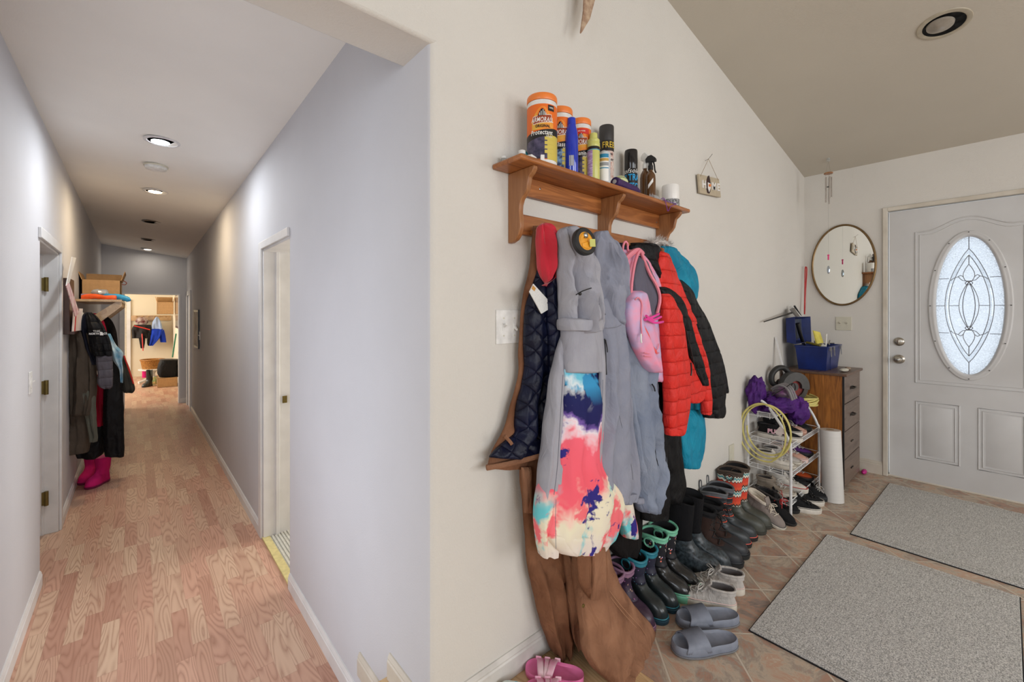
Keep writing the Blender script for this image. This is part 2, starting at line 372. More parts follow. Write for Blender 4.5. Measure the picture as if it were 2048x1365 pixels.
for j in range(31):
    v = j/30; y = 1.28+8.17*v; zl, zr = 2.427+(2.365-2.427)*v, 2.404+(2.203-2.404)*v
    R.append([V((-.5+1.22*i/8, y, zl+(zr-zl)*i/8)) for i in range(9)]+[V((.72, y, 2.55)), V((-.5, y, 2.55))])
mb.rings(R)
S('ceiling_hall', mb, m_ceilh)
# far room shell
m_far = wallmat('cream paint', (222, 212, 190), .1)
S('wall_far_room', MB().b2((-2.7, 14.0, ZH), (.85, 14.1, 2.6)).b2((.70, 9.5, ZH), (.85, 14.0, 2.6)).b2((-2.7, 9.4, ZH), (-2.6, 14.1, 2.6)).b2((-2.7, 9.4, ZH), (-.57, 9.5, 2.6)), m_far)
S('ceiling_far_room', MB().b2((-2.7, 9.4, 2.55), (.85, 14.1, 2.65)), m_far)
# side room shells
S('wall_side_room', MB().b2((2.8, 1.9, ZH), (2.9, 4.9, 2.5)).b2((.81, 4.8, ZH), (2.9, 4.9, 2.5)).b2((.81, 1.9, ZH), (2.9, 2.0, 2.5)).b2((.81, 1.9, 2.45), (2.9, 4.9, 2.55)), m_far)
S('wall_closet', MB().b2((-1.65, 3.4, ZH), (-1.6, 4.7, 2.2)).b2((-1.6, 3.4, ZH), (-.57, 3.45, 2.2)).b2((-1.6, 4.6, ZH), (-.57, 4.65, 2.2)).b2((-1.65, 3.4, 2.15), (-.57, 4.65, 2.2)), m_far)
# entry shell: door wall, back and left walls with openings added for daylight, vaulted ceiling
oy0, oy1, ot = -.285, .571, 2.042
S('wall_door', MB().b2((4.36, oy1, 0), (4.5, 1.14, ceil_z(4.36)+.03)).b2((4.36, oy0, ot), (4.5, oy1, ceil_z(4.36)+.03)).b2((4.36, -3.3, 0), (4.5, oy0, ceil_z(4.36)+.03)), m_wall)
def wallhole(name, a0, a1, h0, h1, z0, z1, ztop, fixed, thick, axis):
    mb = MB()
    for (p, q, r, s_) in ((a0, h0, 0, ztop), (h1, a1, 0, ztop), (h0, h1, 0, z0), (h0, h1, z1, ztop)):
        if axis == 'x': mb.b2((p, fixed, r), (q, fixed-thick, s_))
        else: mb.b2((fixed, p, r), (fixed-thick, q, s_))
    return S(name, mb, m_wall)
def box_wall(mb, p, q, r, s_): mb.b2((p, -3.2, r), (q, -3.35, s_))
mb = MB()
for p, q, r, s_ in ((-3.1, -1.0, 0, 3.9), (1.4, 2.0, 0, 3.9), (3.6, 4.5, 0, 3.9), (-1.0, 1.4, 0, .8), (-1.0, 1.4, 2.3, 3.9), (2.0, 3.6, 0, .8), (2.0, 3.6, 2.3, 3.9)): box_wall(mb, p, q, r, s_)
S('wall_back', mb, m_wall)
wallhole('wall_west', -3.3, 1.3, -1.9, .1, .85, 2.35, 3.9, -3.0, .15, 'y')
for i, (a, b, ax) in enumerate((((-1.0, -3.24, .8), (1.4, -3.30, 2.3), 'x'), ((2.0, -3.24, .8), (3.6, -3.30, 2.3), 'x'), ((-3.05, -1.9, .85), (-3.11, .1, 2.35), 'y'))):
    mb = MB(); t = .05
    if ax == 'x':
        mb.b2(a, (b[0], b[1], a[2]+t)).b2((a[0], a[1], b[2]-t), b).b2(a, (a[0]+t, b[1], b[2])).b2((b[0]-t, a[1], a[2]), b).b2(((a[0]+b[0])/2-t/2, a[1], a[2]), ((a[0]+b[0])/2+t/2, b[1], b[2]))
    else:
        mb.b2(a, (b[0], b[1], a[2]+t)).b2((a[0], a[1], b[2]-t), b).b2(a, (b[0], a[1]+t, b[2])).b2((a[0], b[1]-t, a[2]), b).b2((a[0], (a[1]+b[1])/2-t/2, a[2]), (b[0], (a[1]+b[1])/2+t/2, b[2]))
    S('unseen_window_%d' % (i+1), mb, m_trim)  # frames of the unseen openings added for daylight
mb = MB(); lx = 2.985; hw = .1
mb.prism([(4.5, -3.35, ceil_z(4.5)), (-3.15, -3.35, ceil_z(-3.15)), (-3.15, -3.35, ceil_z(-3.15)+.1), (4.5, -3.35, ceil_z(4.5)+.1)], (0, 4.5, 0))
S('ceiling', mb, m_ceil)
# baseboards
mb = MB(); mb.b2((-.57, 1.45, ZH), (-.52, 1.50, 1.65)).b2((-.57, 2.45, ZH), (-.52, 2.50, 1.65)).b2((-.57, 1.45, 1.60), (-.52, 2.5, 1.65)).b2((-.57, 1.45, ZH), (-.52, 2.5, ZH+.1)); S('unseen_window_4', mb, m_trim)  # frame of the invented stair opening that holds the added lamp
def bboard(name, a, b, z, h=.085, t=.013, n=(0, -1), m=None):
    """profiled board along a->b (x,y), face turned to n"""
    a = V((*a, z)); b = V((*b, z)); nn = V((*n, 0)); prof = [(0, 0), (t, 0), (t, h*.72), (t*.75, h*.78), (t*.8, h*.84), (t*.35, h), (0, h)]
    mb = MB(); R = [[q+nn*p+V((0, 0, zz)) for p, zz in prof] for q in (a, b)]; mb.rings(R); return S(name, mb, m or m_trim, sharp=20)
bboard('baseboard_coat', (.69, 1.12), (4.36, 1.12), 0, .09, m=mat('worn white baseboard', (214, 210, 204), .4, var=.08, vs_=9))
bboard('baseboard_door', (4.36, .60), (4.36, 1.12), 0, .10, n=(-1, 0), m=m_trimd)
bboard('baseboard_hall_right', (.66, 1.66), (.66, 2.67), ZH, .085, n=(-1, 0))
bboard('baseboard_hall_right', (.66, 3.46), (.66, 8.5), ZH, .085, n=(-1, 0))
bboard('baseboard_hall_left', (-.42, 2.50), (-.42, 3.64), ZH, .085, n=(1, 0))
bboard('baseboard_hall_left', (-.42, 4.53), (-.42, 9.4), ZH, .085, n=(1, 0))
bboard('baseboard_far', (.55, 9.4), (.66, 9.4), ZH, .085)
bboard('baseboard_step', (.66, 1.40), (.66, 1.655), -.155, .085, n=(-1, 0), m=m_trimd)
bboard('baseboard_entry', (.66, 1.15), (.66, 1.39), 0, .085, n=(-1, 0), m=m_trimd)
# hall door casings
S('trim_1', MB().b2((.645, 3.38, ZH), (.66, 3.45, 1.75)).b2((.645, 2.68, 1.70), (.66, 3.38, 1.75)).b2((.66, 3.36, ZH), (.83, 3.382, 1.70)).b2((.66, 2.68, 1.685), (.83, 3.37, 1.702)).b2((.735, 3.345, ZH), (.76, 3.37, 1.69)), m_trim, bevel=.003)
S('trim_2', MB().b2((-.42, 4.47, ZH), (-.405, 4.53, 1.75)).b2((-.42, 3.60, 1.69), (-.405, 4.47, 1.75)).b2((-.57, 4.452, ZH), (-.42, 4.472, 1.69)).b2((-.52, 4.44, ZH), (-.49, 4.46, 1.69)).b2((-.57, 3.66, 1.675), (-.42, 4.47, 1.692)), m_trim, bevel=.003)
S('trim_3', MB().b2((dx0-.06, 9.385, ZH), (dx0, 9.4, dz+.0)).b2((dx1, 9.385, ZH), (dx1+.02, 9.4, dz)).b2((dx0, 9.39, dz-.02), (dx1, 9.5, dz)), m_trim)
S('trim_4', MB().b2((.64, 8.5, ZH), (.66, 8.58, 1.62)).b2((.64, 8.58, 1.55), (.66, 9.2, 1.62)).b2((.64, 9.12, ZH), (.66, 9.2, 1.62)), m_trim)
S('trim_5', MB().b2((4.345, oy1, 0), (4.36, oy1+.028, ot+.03)).b2((4.345, oy0-.03, ot), (4.36, oy1, ot+.03)).b2((4.345, oy0-.03, 0), (4.36, oy0, ot)).b2((4.37, oy0, -.0), (4.5, oy1, .012)), m_trimd, bevel=.003)
m_rib = mat('grooved aluminium sill', (206, 204, 194), .5)
mb = MB(); mb.b2((.655, 2.68, ZH), (.70, 3.38, ZH+.012)); S('trim_6', mb, mat('yellowed sill strip', (214, 200, 140), .5))
mb = MB(); mb.b2((.70, 2.68, ZH), (.82, 3.38, ZH+.008))
for k in range(6): mb.b2((.708+k*.02, 2.68, ZH+.008), (.72+k*.02, 3.38, ZH+.014))
S('trim_7', mb, m_rib)
# side-room door leaf, hinged in the left opening
d2 = S('door_2', MB().b2((-1.28, 4.40, ZH+.02), (-.50, 4.438, 1.66)), m_trim)
for y in (569, 776, 999):
    c = P(86, y, Y=4.43); d2h = MB().cyl((-.478, 4.43, c.z-.05), (-.478, 4.43, c.z+.05), .012, 12).b2((-.50, 4.425, c.z-.045), (-.47, 4.44, c.z+.045)).build('hinge', m_brass, d2)
# front door leaf with oval light
m_door = mat('cool white painted steel door', (208, 208, 208), .45, var=.05, vs_=2.5, bump=.1, bs=300, col2=(198, 197, 196))
yc, hwd, zt = .143, .420, 2.034; oc = (yc, 1.3105); oa, ob = .1675, .4885
door = MB(); n = 96; XF, XB = 4.375, 4.415
def rectp(a):
    dy, dz_ = math.cos(a), math.sin(a)
    ty = hwd/abs(dy) if abs(dy) > 1e-6 else 1e9
    tz = ((zt-oc[1]) if dz_ > 0 else (oc[1]-.01))/abs(dz_) if abs(dz_) > 1e-6 else 1e9
    t = min(ty, tz); return (oc[0]+dy*t, oc[1]+dz_*t)
angs = sorted([2*pi*k/n for k in range(n)]+[math.atan2(s1*(zt-oc[1]) if s1 > 0 else -(oc[1]-.01), s0*hwd) % (2*pi) for s0 in (1, -1) for s1 in (1, -1)])
el = [(oc[0]+oa*math.cos(a), oc[1]+ob*math.sin(a)) for a in angs]; rc = [rectp(a) for a in angs]
# loop: front outer -> front inner -> back inner -> back outer -> front outer
R = [[V((XF, y, z)) for y, z in rc], [V((XF, y, z)) for y, z in el], [V((XB, y, z)) for y, z in el], [V((XB, y, z)) for y, z in rc]]
door.rings(R+[R[0]], False, False); bmesh.ops.remove_doubles(door.bm, verts=door.bm.verts, dist=1e-6)
door = struct(door.build('door_1', m_door))
def ytube(pts, r): 
    m_ = MB(); m_.tube([(XF-.001, y, z) for y, z in pts], r, 8, closed=True); return m_
def ell(a, b, n=80): return [(oc[0]+a*math.cos(2*pi*k/n), oc[1]+b*math.sin(2*pi*k/n)) for k in range(n)]
mb = MB()
for a, b, dx, dx2 in ((.205, .527, 0, .012), (.178, .50, .010, .004)): pass
E = [(.206, .526, 0), (.204, .524, .006), (.197, .518, .009), (.190, .510, .006), (.184, .504, .009), (.172, .492, .008), (.167, .487, .001), (.163, .482, -.006)]
R = [[V((XF-dx, y, z)) for y, z in ell(a, b)] for a, b, dx in E]; mb.rings(R, False, False); fr = mb.build('oval_frame', m_door, door, sharp=60)
mb = MB()
for k in range(12):
    a = 2*pi*k/12; mb.ball((XF-.014, oc[0]+.193*math.cos(a), oc[1]+.513*math.sin(a)), .004, 8)
mb.build('screw_cap', mat('dark cap', (60, 56, 52), .5), fr)
ya, yb = oc[0]-.272, oc[0]+.272
def arch(i):
    y0, y1 = ya+i, yb-i; zl, zs = .74+i, 1.86-i; pts = [(y0, zl), (y0, zs)]
    pts += [(y0+(y1-y0)*t, zs+(.075)*math.sin(pi*min(1, max(0, (t-.12)/.76)))**1.6) for t in [j/24 for j in range(1, 24)]]
    return pts+[(y1, zs), (y1, zl)]
mb = ytube(arch(0), .0045); mb.tube([(XF+.001, y, z) for y, z in arch(.022)], .0042, 8, closed=True)
for c in (yc+.158, yc-.158):
    for i, r in ((0, .0045), (.020, .004)):
        y0, y1, z0, z1 = c-.112+i, c+.112-i, .175+i, .60-i
        mb.tube([(XF, y, z) for y, z in ((y0, z0), (y0, z1), (y1, z1), (y1, z0))], r, 8, closed=True)
    mb.hexa([(XF+.004, c-.09, .195), (XF+.004, c+.09, .195), (XF+.004, c+.09, .58), (XF+.004, c-.09, .58), (XF-.005, c-.065, .222), (XF-.005, c+.065, .222), (XF-.005, c+.065, .553), (XF-.005, c-.065, .553)])
mb.build('moulding', m_door, door, sharp=60)
# textured glass
m, nt, N, L, B = newmat('hammered door glass'); m_glass = m
B.inputs['Base Color'].default_value = (.93, .96, 1, 1); B.inputs['Transmission Weight'].default_value = 1; B.inputs['Roughness'].default_value = .22; B.inputs['IOR'].default_value = 1.35
tc = N.new('ShaderNodeTexCoord'); vo = N.new('ShaderNodeTexVoronoi'); vo.inputs['Scale'].default_value = 95; L.new(tc.outputs['Object'], vo.inputs[0])
nz = N.new('ShaderNodeTexNoise'); nz.inputs['Scale'].default_value = 45; nz.inputs['Detail'].default_value = 3; L.new(tc.outputs['Object'], nz.inputs[0])
tr = N.new('ShaderNodeBsdfTranslucent'); tr.inputs[0].default_value = (.95, .97, 1, 1); mxs = N.new('ShaderNodeMixShader'); mxs.inputs[0].default_value = .62; out = N['Material Output']
L.new(B.outputs[0], mxs.inputs[1]); L.new(tr.outputs[0], mxs.inputs[2]); L.new(mxs.outputs[0], out.inputs[0])
ad = N.new('ShaderNodeMath'); ad.operation = 'ADD'; L.new(vo.outputs[0], ad.inputs[0]); L.new(nz.outputs[0], ad.inputs[1])
b_ = N.new('ShaderNodeBump'); b_.inputs['Strength'].default_value = 1; b_.inputs['Distance'].default_value = .02; L.new(ad.outputs[0], b_.inputs['Height']); L.new(b_.outputs[0], B.inputs['Normal']); L.new(b_.outputs[0], tr.inputs['Normal'])
mb = MB(); mb.rings([[V((4.388, y, z)) for y, z in ell(.172, .49)], [V((4.394, y, z)) for y, z in ell(.172, .49)]]); mb.build('oval_glass', m_glass, door)
m_came = mat('lead came', (112, 112, 114), .4, .6)
def cm(mb, pts, r=.0022, closed=False, sm=True):
    q = [(4.386, oc[0]-x, oc[1]+z) for x, z in pts]; mb.tube(curve(q, 40) if sm and not closed else q, r, 6, closed=closed)
mb = MB()
def lens(a, b, n=25, p=1.0): # pointed vesica
    L_ = [(a*math.cos(pi*(k/n-.5))**.85 if abs(k/n-.5) < .4999 else 0, b*(2*k/n-1)) for k in range(n+1)]
    return L_
for a, b, top in ((.118, .40, 0), (.098, .355, 0)):
    Lp = lens(a, b); cm(mb, Lp, sm=False); cm(mb, [(-x, z) for x, z in Lp], sm=False)
for a in (.048, .030):
    Lp = lens(a, .165); cm(mb, Lp, sm=False); cm(mb, [(-x, z) for x, z in Lp], sm=False)
for s_ in (1, -1):
    cm(mb, [(0, s_*.485), (0, s_*.40)]); cm(mb, [(0, s_*.355), (0, s_*.29)])
    for t in (1, -1):
        cm(mb, [(0, s_*.29), (t*.018, s_*.255), (t*.028, s_*.215), (t*.018, s_*.178), (0, s_*.165)])
        cm(mb, [(0, s_*.172), (t*.03, s_*.178), (t*.052, s_*.205)]); cm(mb, [(t*.052, s_*.205), (t*.04, s_*.214), (t*.026, s_*.20)])
        cm(mb, [(t*.052, s_*.205), (t*.075, s_*.195), (t*.09, s_*.18)]); cm(mb, [(t*.098, s_*.195), (t*.157, s_*.195)])
    cm(mb, [(.018*math.cos(k*pi/12), s_*.158+.012*math.sin(k*pi/12)) for k in range(24)], closed=True)
    cm(mb, [(s_*.048, 0), (s_*.097, 0)]); cm(mb, [(s_*.118, 0), (s_*.167, 0)])
mb.build('lead_lines', m_came, door)
m_bevel = mat('clear bevelled glass', (235, 240, 245), .02, trans=1)
mb = MB()
for t in (1, -1):
    for a0, b0, a1, b1 in ((.118, .40, .098, .355),):
        Lo, Li = lens(a0, b0), lens(a1, b1)
        VR = [[V((4.3875, oc[0]-t*x, oc[1]+z)) for x, z in Lo], [V((4.384, oc[0]-t*(x+x2)/2, oc[1]+(z+z2)/2)) for (x, z), (x2, z2) in zip(Lo, Li)], [V((4.3875, oc[0]-t*x, oc[1]+z)) for x, z in Li]]
        mb.rings(VR, False, False, close=False)
mb.build('bevelled_band', m_bevel, door)
# knob, deadbolt
m_nick = mat('satin nickel', (170, 164, 154), .28, 1)
MX = Matrix.Rotation(-pi/2, 4, 'Y')
k = MB(); k.lathe([(.034, 0), (.034, .006), (.028, .010), (.013, .014), (.012, .034), (.020, .040), (.027, .050), (.028, .062), (.022, .072), (.012, .076)], (XF, .507, .906), 28, MX)
k = k.build('door_knob', m_nick, door); MB().lathe([(.010, 0), (.009, .006), (.003, .009)], (XF-.074, .507, .906), 16, MX).build('keyhole_button', m_steel, k)
k = MB(); k.lathe([(.032, 0), (.032, .005), (.026, .012), (.020, .014)], (XF, .507, 1.039), 28, MX); k = k.build('deadbolt', m_nick, door)
MB().box((XF-.022, .507, 1.039), (.02, .008, .034)).build('thumb_turn', m_nick, k, bevel=.003)
# bright exterior ground seen only as light through the door
# ================= COAT SHELF =================
def woodmat(name, c1, c2, axis='X', scale=1.0, rough=.4, knots=True):
    m, nt, N, L, B = newmat(name)
    tc = N.new('ShaderNodeTexCoord'); mp = N.new('ShaderNodeMapping'); L.new(tc.outputs['Object'], mp.inputs[0])
    s = {'X': (2.2, 26, 26), 'Y': (26, 2.2, 26), 'Z': (26, 26, 2.2)}[axis]; mp.inputs['Scale'].default_value = tuple(a*scale for a in s)
    n = N.new('ShaderNodeTexNoise'); n.inputs['Scale'].default_value = 1; n.inputs['Detail'].default_value = 5; n.inputs['Distortion'].default_value = .8; L.new(mp.outputs[0], n.inputs[0])
    r = N.new('ShaderNodeValToRGB'); e = r.color_ramp.elements; e[0].position = .3; e[1].position = .7; e[0].color = rgb(c2); e[1].color = rgb(c1)
    for p, t in ((.42, .35), (.48, .75), (.55, .4)):
        q = e.new(p); q.color = tuple(a*(1-t)+b*t for a, b in zip(rgb(c2), rgb(c1)))
    L.new(n.outputs[0], r.inputs[0]); L.new(r.outputs[0], B.inputs['Base Color']); B.inputs['Roughness'].default_value = rough; B.inputs['Coat Weight'].default_value = .15
    return m
m_pine = woodmat('stained pine, long grain', (186, 118, 62), (112, 58, 24)); m_pinev = woodmat('stained pine, upright grain', (176, 122, 76), (120, 72, 38), 'Z')
SX0, SX1, SZ = .893, 1.995, 1.757; WY = 1.12
shelf = thing('coat_shelf', 'stained pine wall shelf with hooks rail, holding bottles and coats', 'shelf', (SX0, WY, 1.50))
mb = MB(); mb.b2((SX0, WY, SZ-.018), (SX1, .977, SZ)); mb.build('shelf_board', m_pine, shelf, bevel=.006)
def bracket(x):
    prof = [(0, 1.739), (-.128, 1.739), (-.128, 1.728), (-.118, 1.716), (-.104, 1.706), (-.100, 1.69), (-.094, 1.668), (-.082, 1.652), (-.068, 1.640), (-.060, 1.622), (-.058, 1.60), (-.062, 1.575), (-.064, 1.55), (-.056, 1.525), (-.040, 1.508), (-.018, 1.500), (0, 1.5)]
    mb = MB(); mb.prism([(x, WY+a, b) for a, b in prof], (.019, 0, 0)); return mb.build('bracket', m_pinev, shelf, bevel=.003)
for x in (.964, 1.462, 1.925): bracket(x)
for z0, z1, nm in ((1.672, 1.739, 'upper_rail'), (1.535, 1.605, 'lower_rail')):
    mb = MB()
    mb.b2((.983, 1.12, z0), (1.462, 1.10, z1)); mb.b2((1.481, 1.12, z0), (1.925, 1.10, z1)); mb.build(nm, m_pine, shelf, bevel=.002)
m_peg = woodmat('turned peg pine', (180, 112, 58), (120, 66, 30), 'Y')
for x in (1.06, 1.15, 1.24, 1.35, 1.44, 1.56, 1.70, 1.84):
    MB().lathe([(.009, 0), (.007, .02), (.007, .045), (.012, .055), (.013, .062), (.009, .07), (.002, .072)], (x, 1.10, 1.545), 16, Matrix.Rotation(pi/2-.1, 4, 'X')).build('peg', m_peg, shelf)
for x, z in ((1.10, 1.71), (1.90, 1.70)):
    MB().lathe([(.004, 0), (.004, .001), (.002, .0015)], (x, 1.10, z), 12, Matrix.Rotation(pi/2, 4, 'X')).build('screw', m_steel, shelf)

# ================= THINGS ON THE SHELF =================
def patch(mb, c, r, a0, a1, z0, z1, n=24, th=.0004, rows=2):
    """piece of cylinder skin facing angle a0..a1 (0 = towards the room, minus = towards the corner); z0,z1 numbers or functions of s"""
    f0 = z0 if callable(z0) else (lambda s, z=z0: z); f1 = z1 if callable(z1) else (lambda s, z=z1: z); VR = []
    for k in range(n+1):
        s = k/n; a = a0+(a1-a0)*s; col = []
        for rr in (r, r+th):
            pass
        b, t = f0(s), f1(s)
        q = [V((c[0]+rr*math.sin(a), c[1]-rr*math.cos(a), c[2]+z)) for rr, z in ((r-.001, b), (r+th, b), (r+th, t), (r-.001, t))]
        VR.append([mb.bm.verts.new(p) for p in q])
    for A, B_ in zip(VR, VR[1:]):
        for i in range(4): mb.face([A[i], A[(i+1) % 4], B_[(i+1) % 4], B_[i]])
    mb.face(VR[0]); mb.face(VR[-1][::-1]); return mb
def spot(px, top, pw, Y):
    r0 = ray(px, CY); X = r0[0]/r0[1]*Y; d = Y*CT+X*ST; a = math.atan((px-CX)/FPX)
    return X, Y, pw*d/FPX/2*math.cos(a), H+(CY-top)*d/FPX
def col(n, c, rough=.35, **k): return mat(n, c, rough, var=.01, **k)
m_or = col('orange print', (232, 110, 30)); m_orc = col('orange cap plastic', (236, 130, 56)); m_ye = col('yellow print', (206, 186, 84)); m_bk = col('black print', (26, 24, 26)); m_pu = mat('dim violet photo print', (92, 84, 112), .35, col2=(40, 38, 66), vs_=60)
m_ry = mat('orange to yellow print', (226, 178, 70), .35, col2=(236, 120, 34), vs_=14); m_rd = col('red print', (206, 44, 36)); m_sky = mat('pale blue print', (150, 190, 226), .35, col2=(40, 50, 90), vs_=70)
m_whp = col('white print', (236, 234, 230)); m_brn = col('rust print', (150, 60, 24))
def wipes(px, top, pw, Y, label, word, last, extra):
    X, Y, r, zt_ = spot(px, top, pw, Y); h = zt_-SZ; a = -math.atan2(X, Y)+.05
    t = thing('wipes_canister', label, 'canister', (X, Y, SZ), 0, 'wipes canisters on the shelf'); c = (X, Y, SZ)
    MB().lathe([(r*.97, 0), (r, .004), (r, h*.89), (r*.985, h*.895)], c, 40).build('body', m_wht, t)
    MB().lathe([(r*1.0, h*.90), (r*1.015, h*.905), (r*1.015, h*.975), (r*.97, h*.995), (r*.6, h)], c, 40).build('cap', m_orc, t)
    W_ = 1.75
    f = MB(); patch(f, c, r, a-W_, a+W_, h*.05, h*.83, 40); lb = f.build('label', m_or, t)
    def pp(name, m, a0, a1, z0, z1, th=.0007): f = MB(); patch(f, c, r, a+a0, a+a1, z0, z1, 24, th); return f.build(name, m, lb)
    pp('sunburst', m_ry, -.75, .75, lambda s: h*.47, lambda s: h*(.60+.19*math.sin(pi*s)), .0006)
    pp('lower_picture', m_pu if word != 'Glass' else m_sky, -W_, .35, h*.06, lambda s: h*(.30+.10*s))
    pp('dark_band', m_bk, -W_, W_, lambda s: h*(.30+.10*min(1, s*1.3)), lambda s: h*(.40+.10*min(1, s*1.3)), .0009)
    pp('side_panel', m_ye, .30, W_, h*.05, h*.40, .0008)
    for k in range(4): pp('callout', m_ye, .12, .75, h*(.135+.062*k), h*(.18+.062*k), .0013)
    # shield: rust banner, with a horned-helmet like dark dome and pale ribs above it
    pp('banner', m_whp, -.66, .60, lambda s: h*(.545+.03*s), lambda s: h*(.655+.03*s), .0010)
    pp('banner', m_brn, -.63, .57, lambda s: h*(.552+.03*s), lambda s: h*(.648+.03*s), .0013)
    pp('dome', m_or, -.42, .36, h*.64, lambda s: h*(.645+.135*math.sin(pi*s)), .0009)
    pp('dome', m_bk, -.34, .28, h*.65, lambda s: h*(.65+.11*math.sin(pi*s)), .0012)
    for q in (-.2, -.1, .02, .12, .2): pp('rib', m_whp, q-.02, q+.02, h*.665, h*(.75-.25*abs(q)), .0015)
    tx = lambda s_, size, m_, z, da=0, **k: text(s_, size, m_, lb, (X, Y, SZ+h*z), bend=(r+.0012, a+da), ext=.0003, **k)
    tx('ARMORALL', h*.092, m_whp, .603, -.03, bold=.0002, sx=.66, italic=.2)
    if word == 'Protectant': tx('ORIGINAL', h*.055, m_bk, .515, 0, bold=.0003, sx=.8)
    tx(word, h*.092, m_whp, .425, -.08, bold=.0003, italic=.15, sx=.76); tx(last, h*.035, m_whp, .372, .42)
    if extra: pp('corner_badge', m_rd if word == 'Cleaning' else m_bk, .35 if word != 'Cleaning' else -.7, .8, h*.735, h*.815, .0014); tx(extra, h*.034, m_whp, .775, .58 if word != 'Cleaning' else .05, sx=.7)
    return t
wipes(1084, 198, 60, 1.035, 'largest orange wipes canister on the shelf, labelled Original Protectant', 'Protectant', 'Wipes', 'WIPES')
wipes(1120, 222, 50, 1.068, 'orange Glass wipes canister half hidden behind the largest canister', 'Glass', 'Wipes', None)
wipes(1161, 243, 42, 1.062, 'orange Cleaning wipes canister between the blue and lime bottles', 'Cleaning', 'Wipes', '20% MORE')
def bottle(name, label, cat, px, top, pw, Y, prof, m, parts=()):
    X, Y, r, zt_ = spot(px, top, pw, Y); h = zt_-SZ
    t = thing(name, label, cat, (X, Y, SZ)); a = -math.atan2(X, Y)
    MB().lathe([(r*p, h*q) for p, q in prof], (X, Y, SZ), 36).build('body', m, t)
    for nm, pr, mm in parts: MB().lathe([(r*p, h*q) for p, q in pr], (X, Y, SZ), 32).build(nm, mm, t)
    return t, X, Y, r, h, a
m_blu = mat('glossy blue plastic', (20, 50, 178), .12, var=.04, coat=.5); m_lime = mat('lime plastic', (200, 200, 112), .3, var=.02)
t, X, Y, r, h, a = bottle('spray_bottle', 'tall glossy blue sunscreen spray bottle between the canisters', 'bottle', 1143, 236, 27, 1.015, [(.96, 0), (1, .01), (1, .62), (.9, .74), (.68, .85), (.62, .87)], m_blu, [('cap', [(.62, .868), (.66, .875), (.62, .95), (.60, .985), (.4, 1.0)], m_blu)])
f = MB(); patch(f, (X, Y, SZ), r, a-.35, a+.35, h*.12, h*.30); f.build('barcode_label', mat('barcode stripes', (225, 228, 235), .4, col2=(60, 60, 90), vs_=1, stretch=(900, 900, 1)), t)
t, X, Y, r, h, a = bottle('repellent_bottle', 'lime green pump bottle with purple side label', 'bottle', 1187, 267, 25, 1.005, [(.96, 0), (1, .01), (1, .62), (.98, .64)], m_lime, [('collar', [(.99, .625), (1.0, .63), (1.0, .685), (.98, .69)], m_bk), ('cap', [(.98, .69), (1.02, .70), (1.02, .78), (.96, .80), (1.0, .82), (.98, .85), (.68, .87), (.64, .93), (.62, .985), (.4, 1.0)], m_lime)])
f = MB(); patch(f, (X, Y, SZ), r, a-1.4, a-.15, h*.02, h*.60); f.build('side_label', mat('purple printed text', (214, 196, 220), .4, col2=(150, 96, 160), vs_=1, stretch=(60, 60, 500)), t)
f = MB(); patch(f, (X, Y, SZ), r, a-1.4, a+1.4, h*.61, h*.625); f.build('blue_stripe', col('cyan print', (70, 160, 200)), t)
t, X, Y, r, h, a = bottle('lotion_bottle', 'short silver white bottle with blue topped back label', 'bottle', 1208, 302, 26, 1.01, [(.95, 0), (1, .01), (1, .86), (.9, .93), (.5, .97), (.3, 1.0)], mat('pearl silver plastic', (198, 202, 206), .3))
for z0, z1, m_ in ((.05, .84, m_whp), (.74, .85, col('teal blue print', (40, 130, 170))), (.64, .72, col('ochre print', (200, 158, 80))), (.50, .60, col('grey print', (150, 152, 156))), (.42, .45, col('teal print', (60, 140, 180)))):
    f = MB(); patch(f, (X, Y, SZ), r, a-.75, a+.75, h*z0, h*z1, th=.0004 if m_ is m_whp else .0008); f.build('label_band', m_, t)
t, X, Y, r, h, a = bottle('spray_can', 'tall black capped aerosol can marked FREE in gold', 'can', 1213, 254, 29, 1.07, [(.97, 0), (1, .01), (1, .70), (.98, .71)], mat('white can print', (226, 220, 212), .4, col2=(196, 150, 140), vs_=90), [('cap', [(1.0, .70), (1.03, .71), (1.03, .985), (.98, 1.0)], mat('dark grey can cap', (52, 50, 50), .4))])
f = MB(); patch(f, (X, Y, SZ), r*1.03, a-1.4, a+1.4, h*.60, h*.76); f.build('label_band', m_bk, t)
text('A FREE:', h*.125, mat('gold print', (208, 176, 60), .4), t, (X, Y, SZ+h*.685), bend=(r*1.06, a-.0), ext=.0004, bold=.0006, sx=.75)
text('CUSTOM', h*.05, m_bk, t, (X, Y, SZ+h*.545), bend=(r*1.02, a), ext=.0003); text('InkSaver', h*.07, m_bk, t, (X, Y, SZ+h*.47), bend=(r*1.02, a), ext=.0003)
# softball
X, Y, r, zt_ = spot(1240, 340, 30, 1.03)
t = thing('softball', 'pale yellow softball with black stitching', 'ball', (X, Y, SZ)); r = .033
MB().ball((X, Y, SZ+r), r, 32).build('cover', mat('optic yellow leather', (214, 222, 168), .6, bump=.15, bs=400), t)
mb = MB()
for s_ in (1, -1):
    pts = []
    for k in range(25):
        u = -1.2+2.4*k/24; q = V((math.sin(u)*.75*1, -math.cos(u)*.8, s_*(.38+.22*math.cos(u*1.6)))).normalized(); q.rotate(Matrix.Rotation(-.8, 3, 'Z')); pts.append(q)
    for q, q2 in zip(pts, pts[1:]):
        c = V((X, Y, SZ+r)); tz = q.cross(q2-q).normalized()
        mb.tube([c+q*(r+.0006)-tz*.0022, c+q*(r+.001)+tz*.0022], .0005, 5)
mb.build('stitching', m_bk, t)
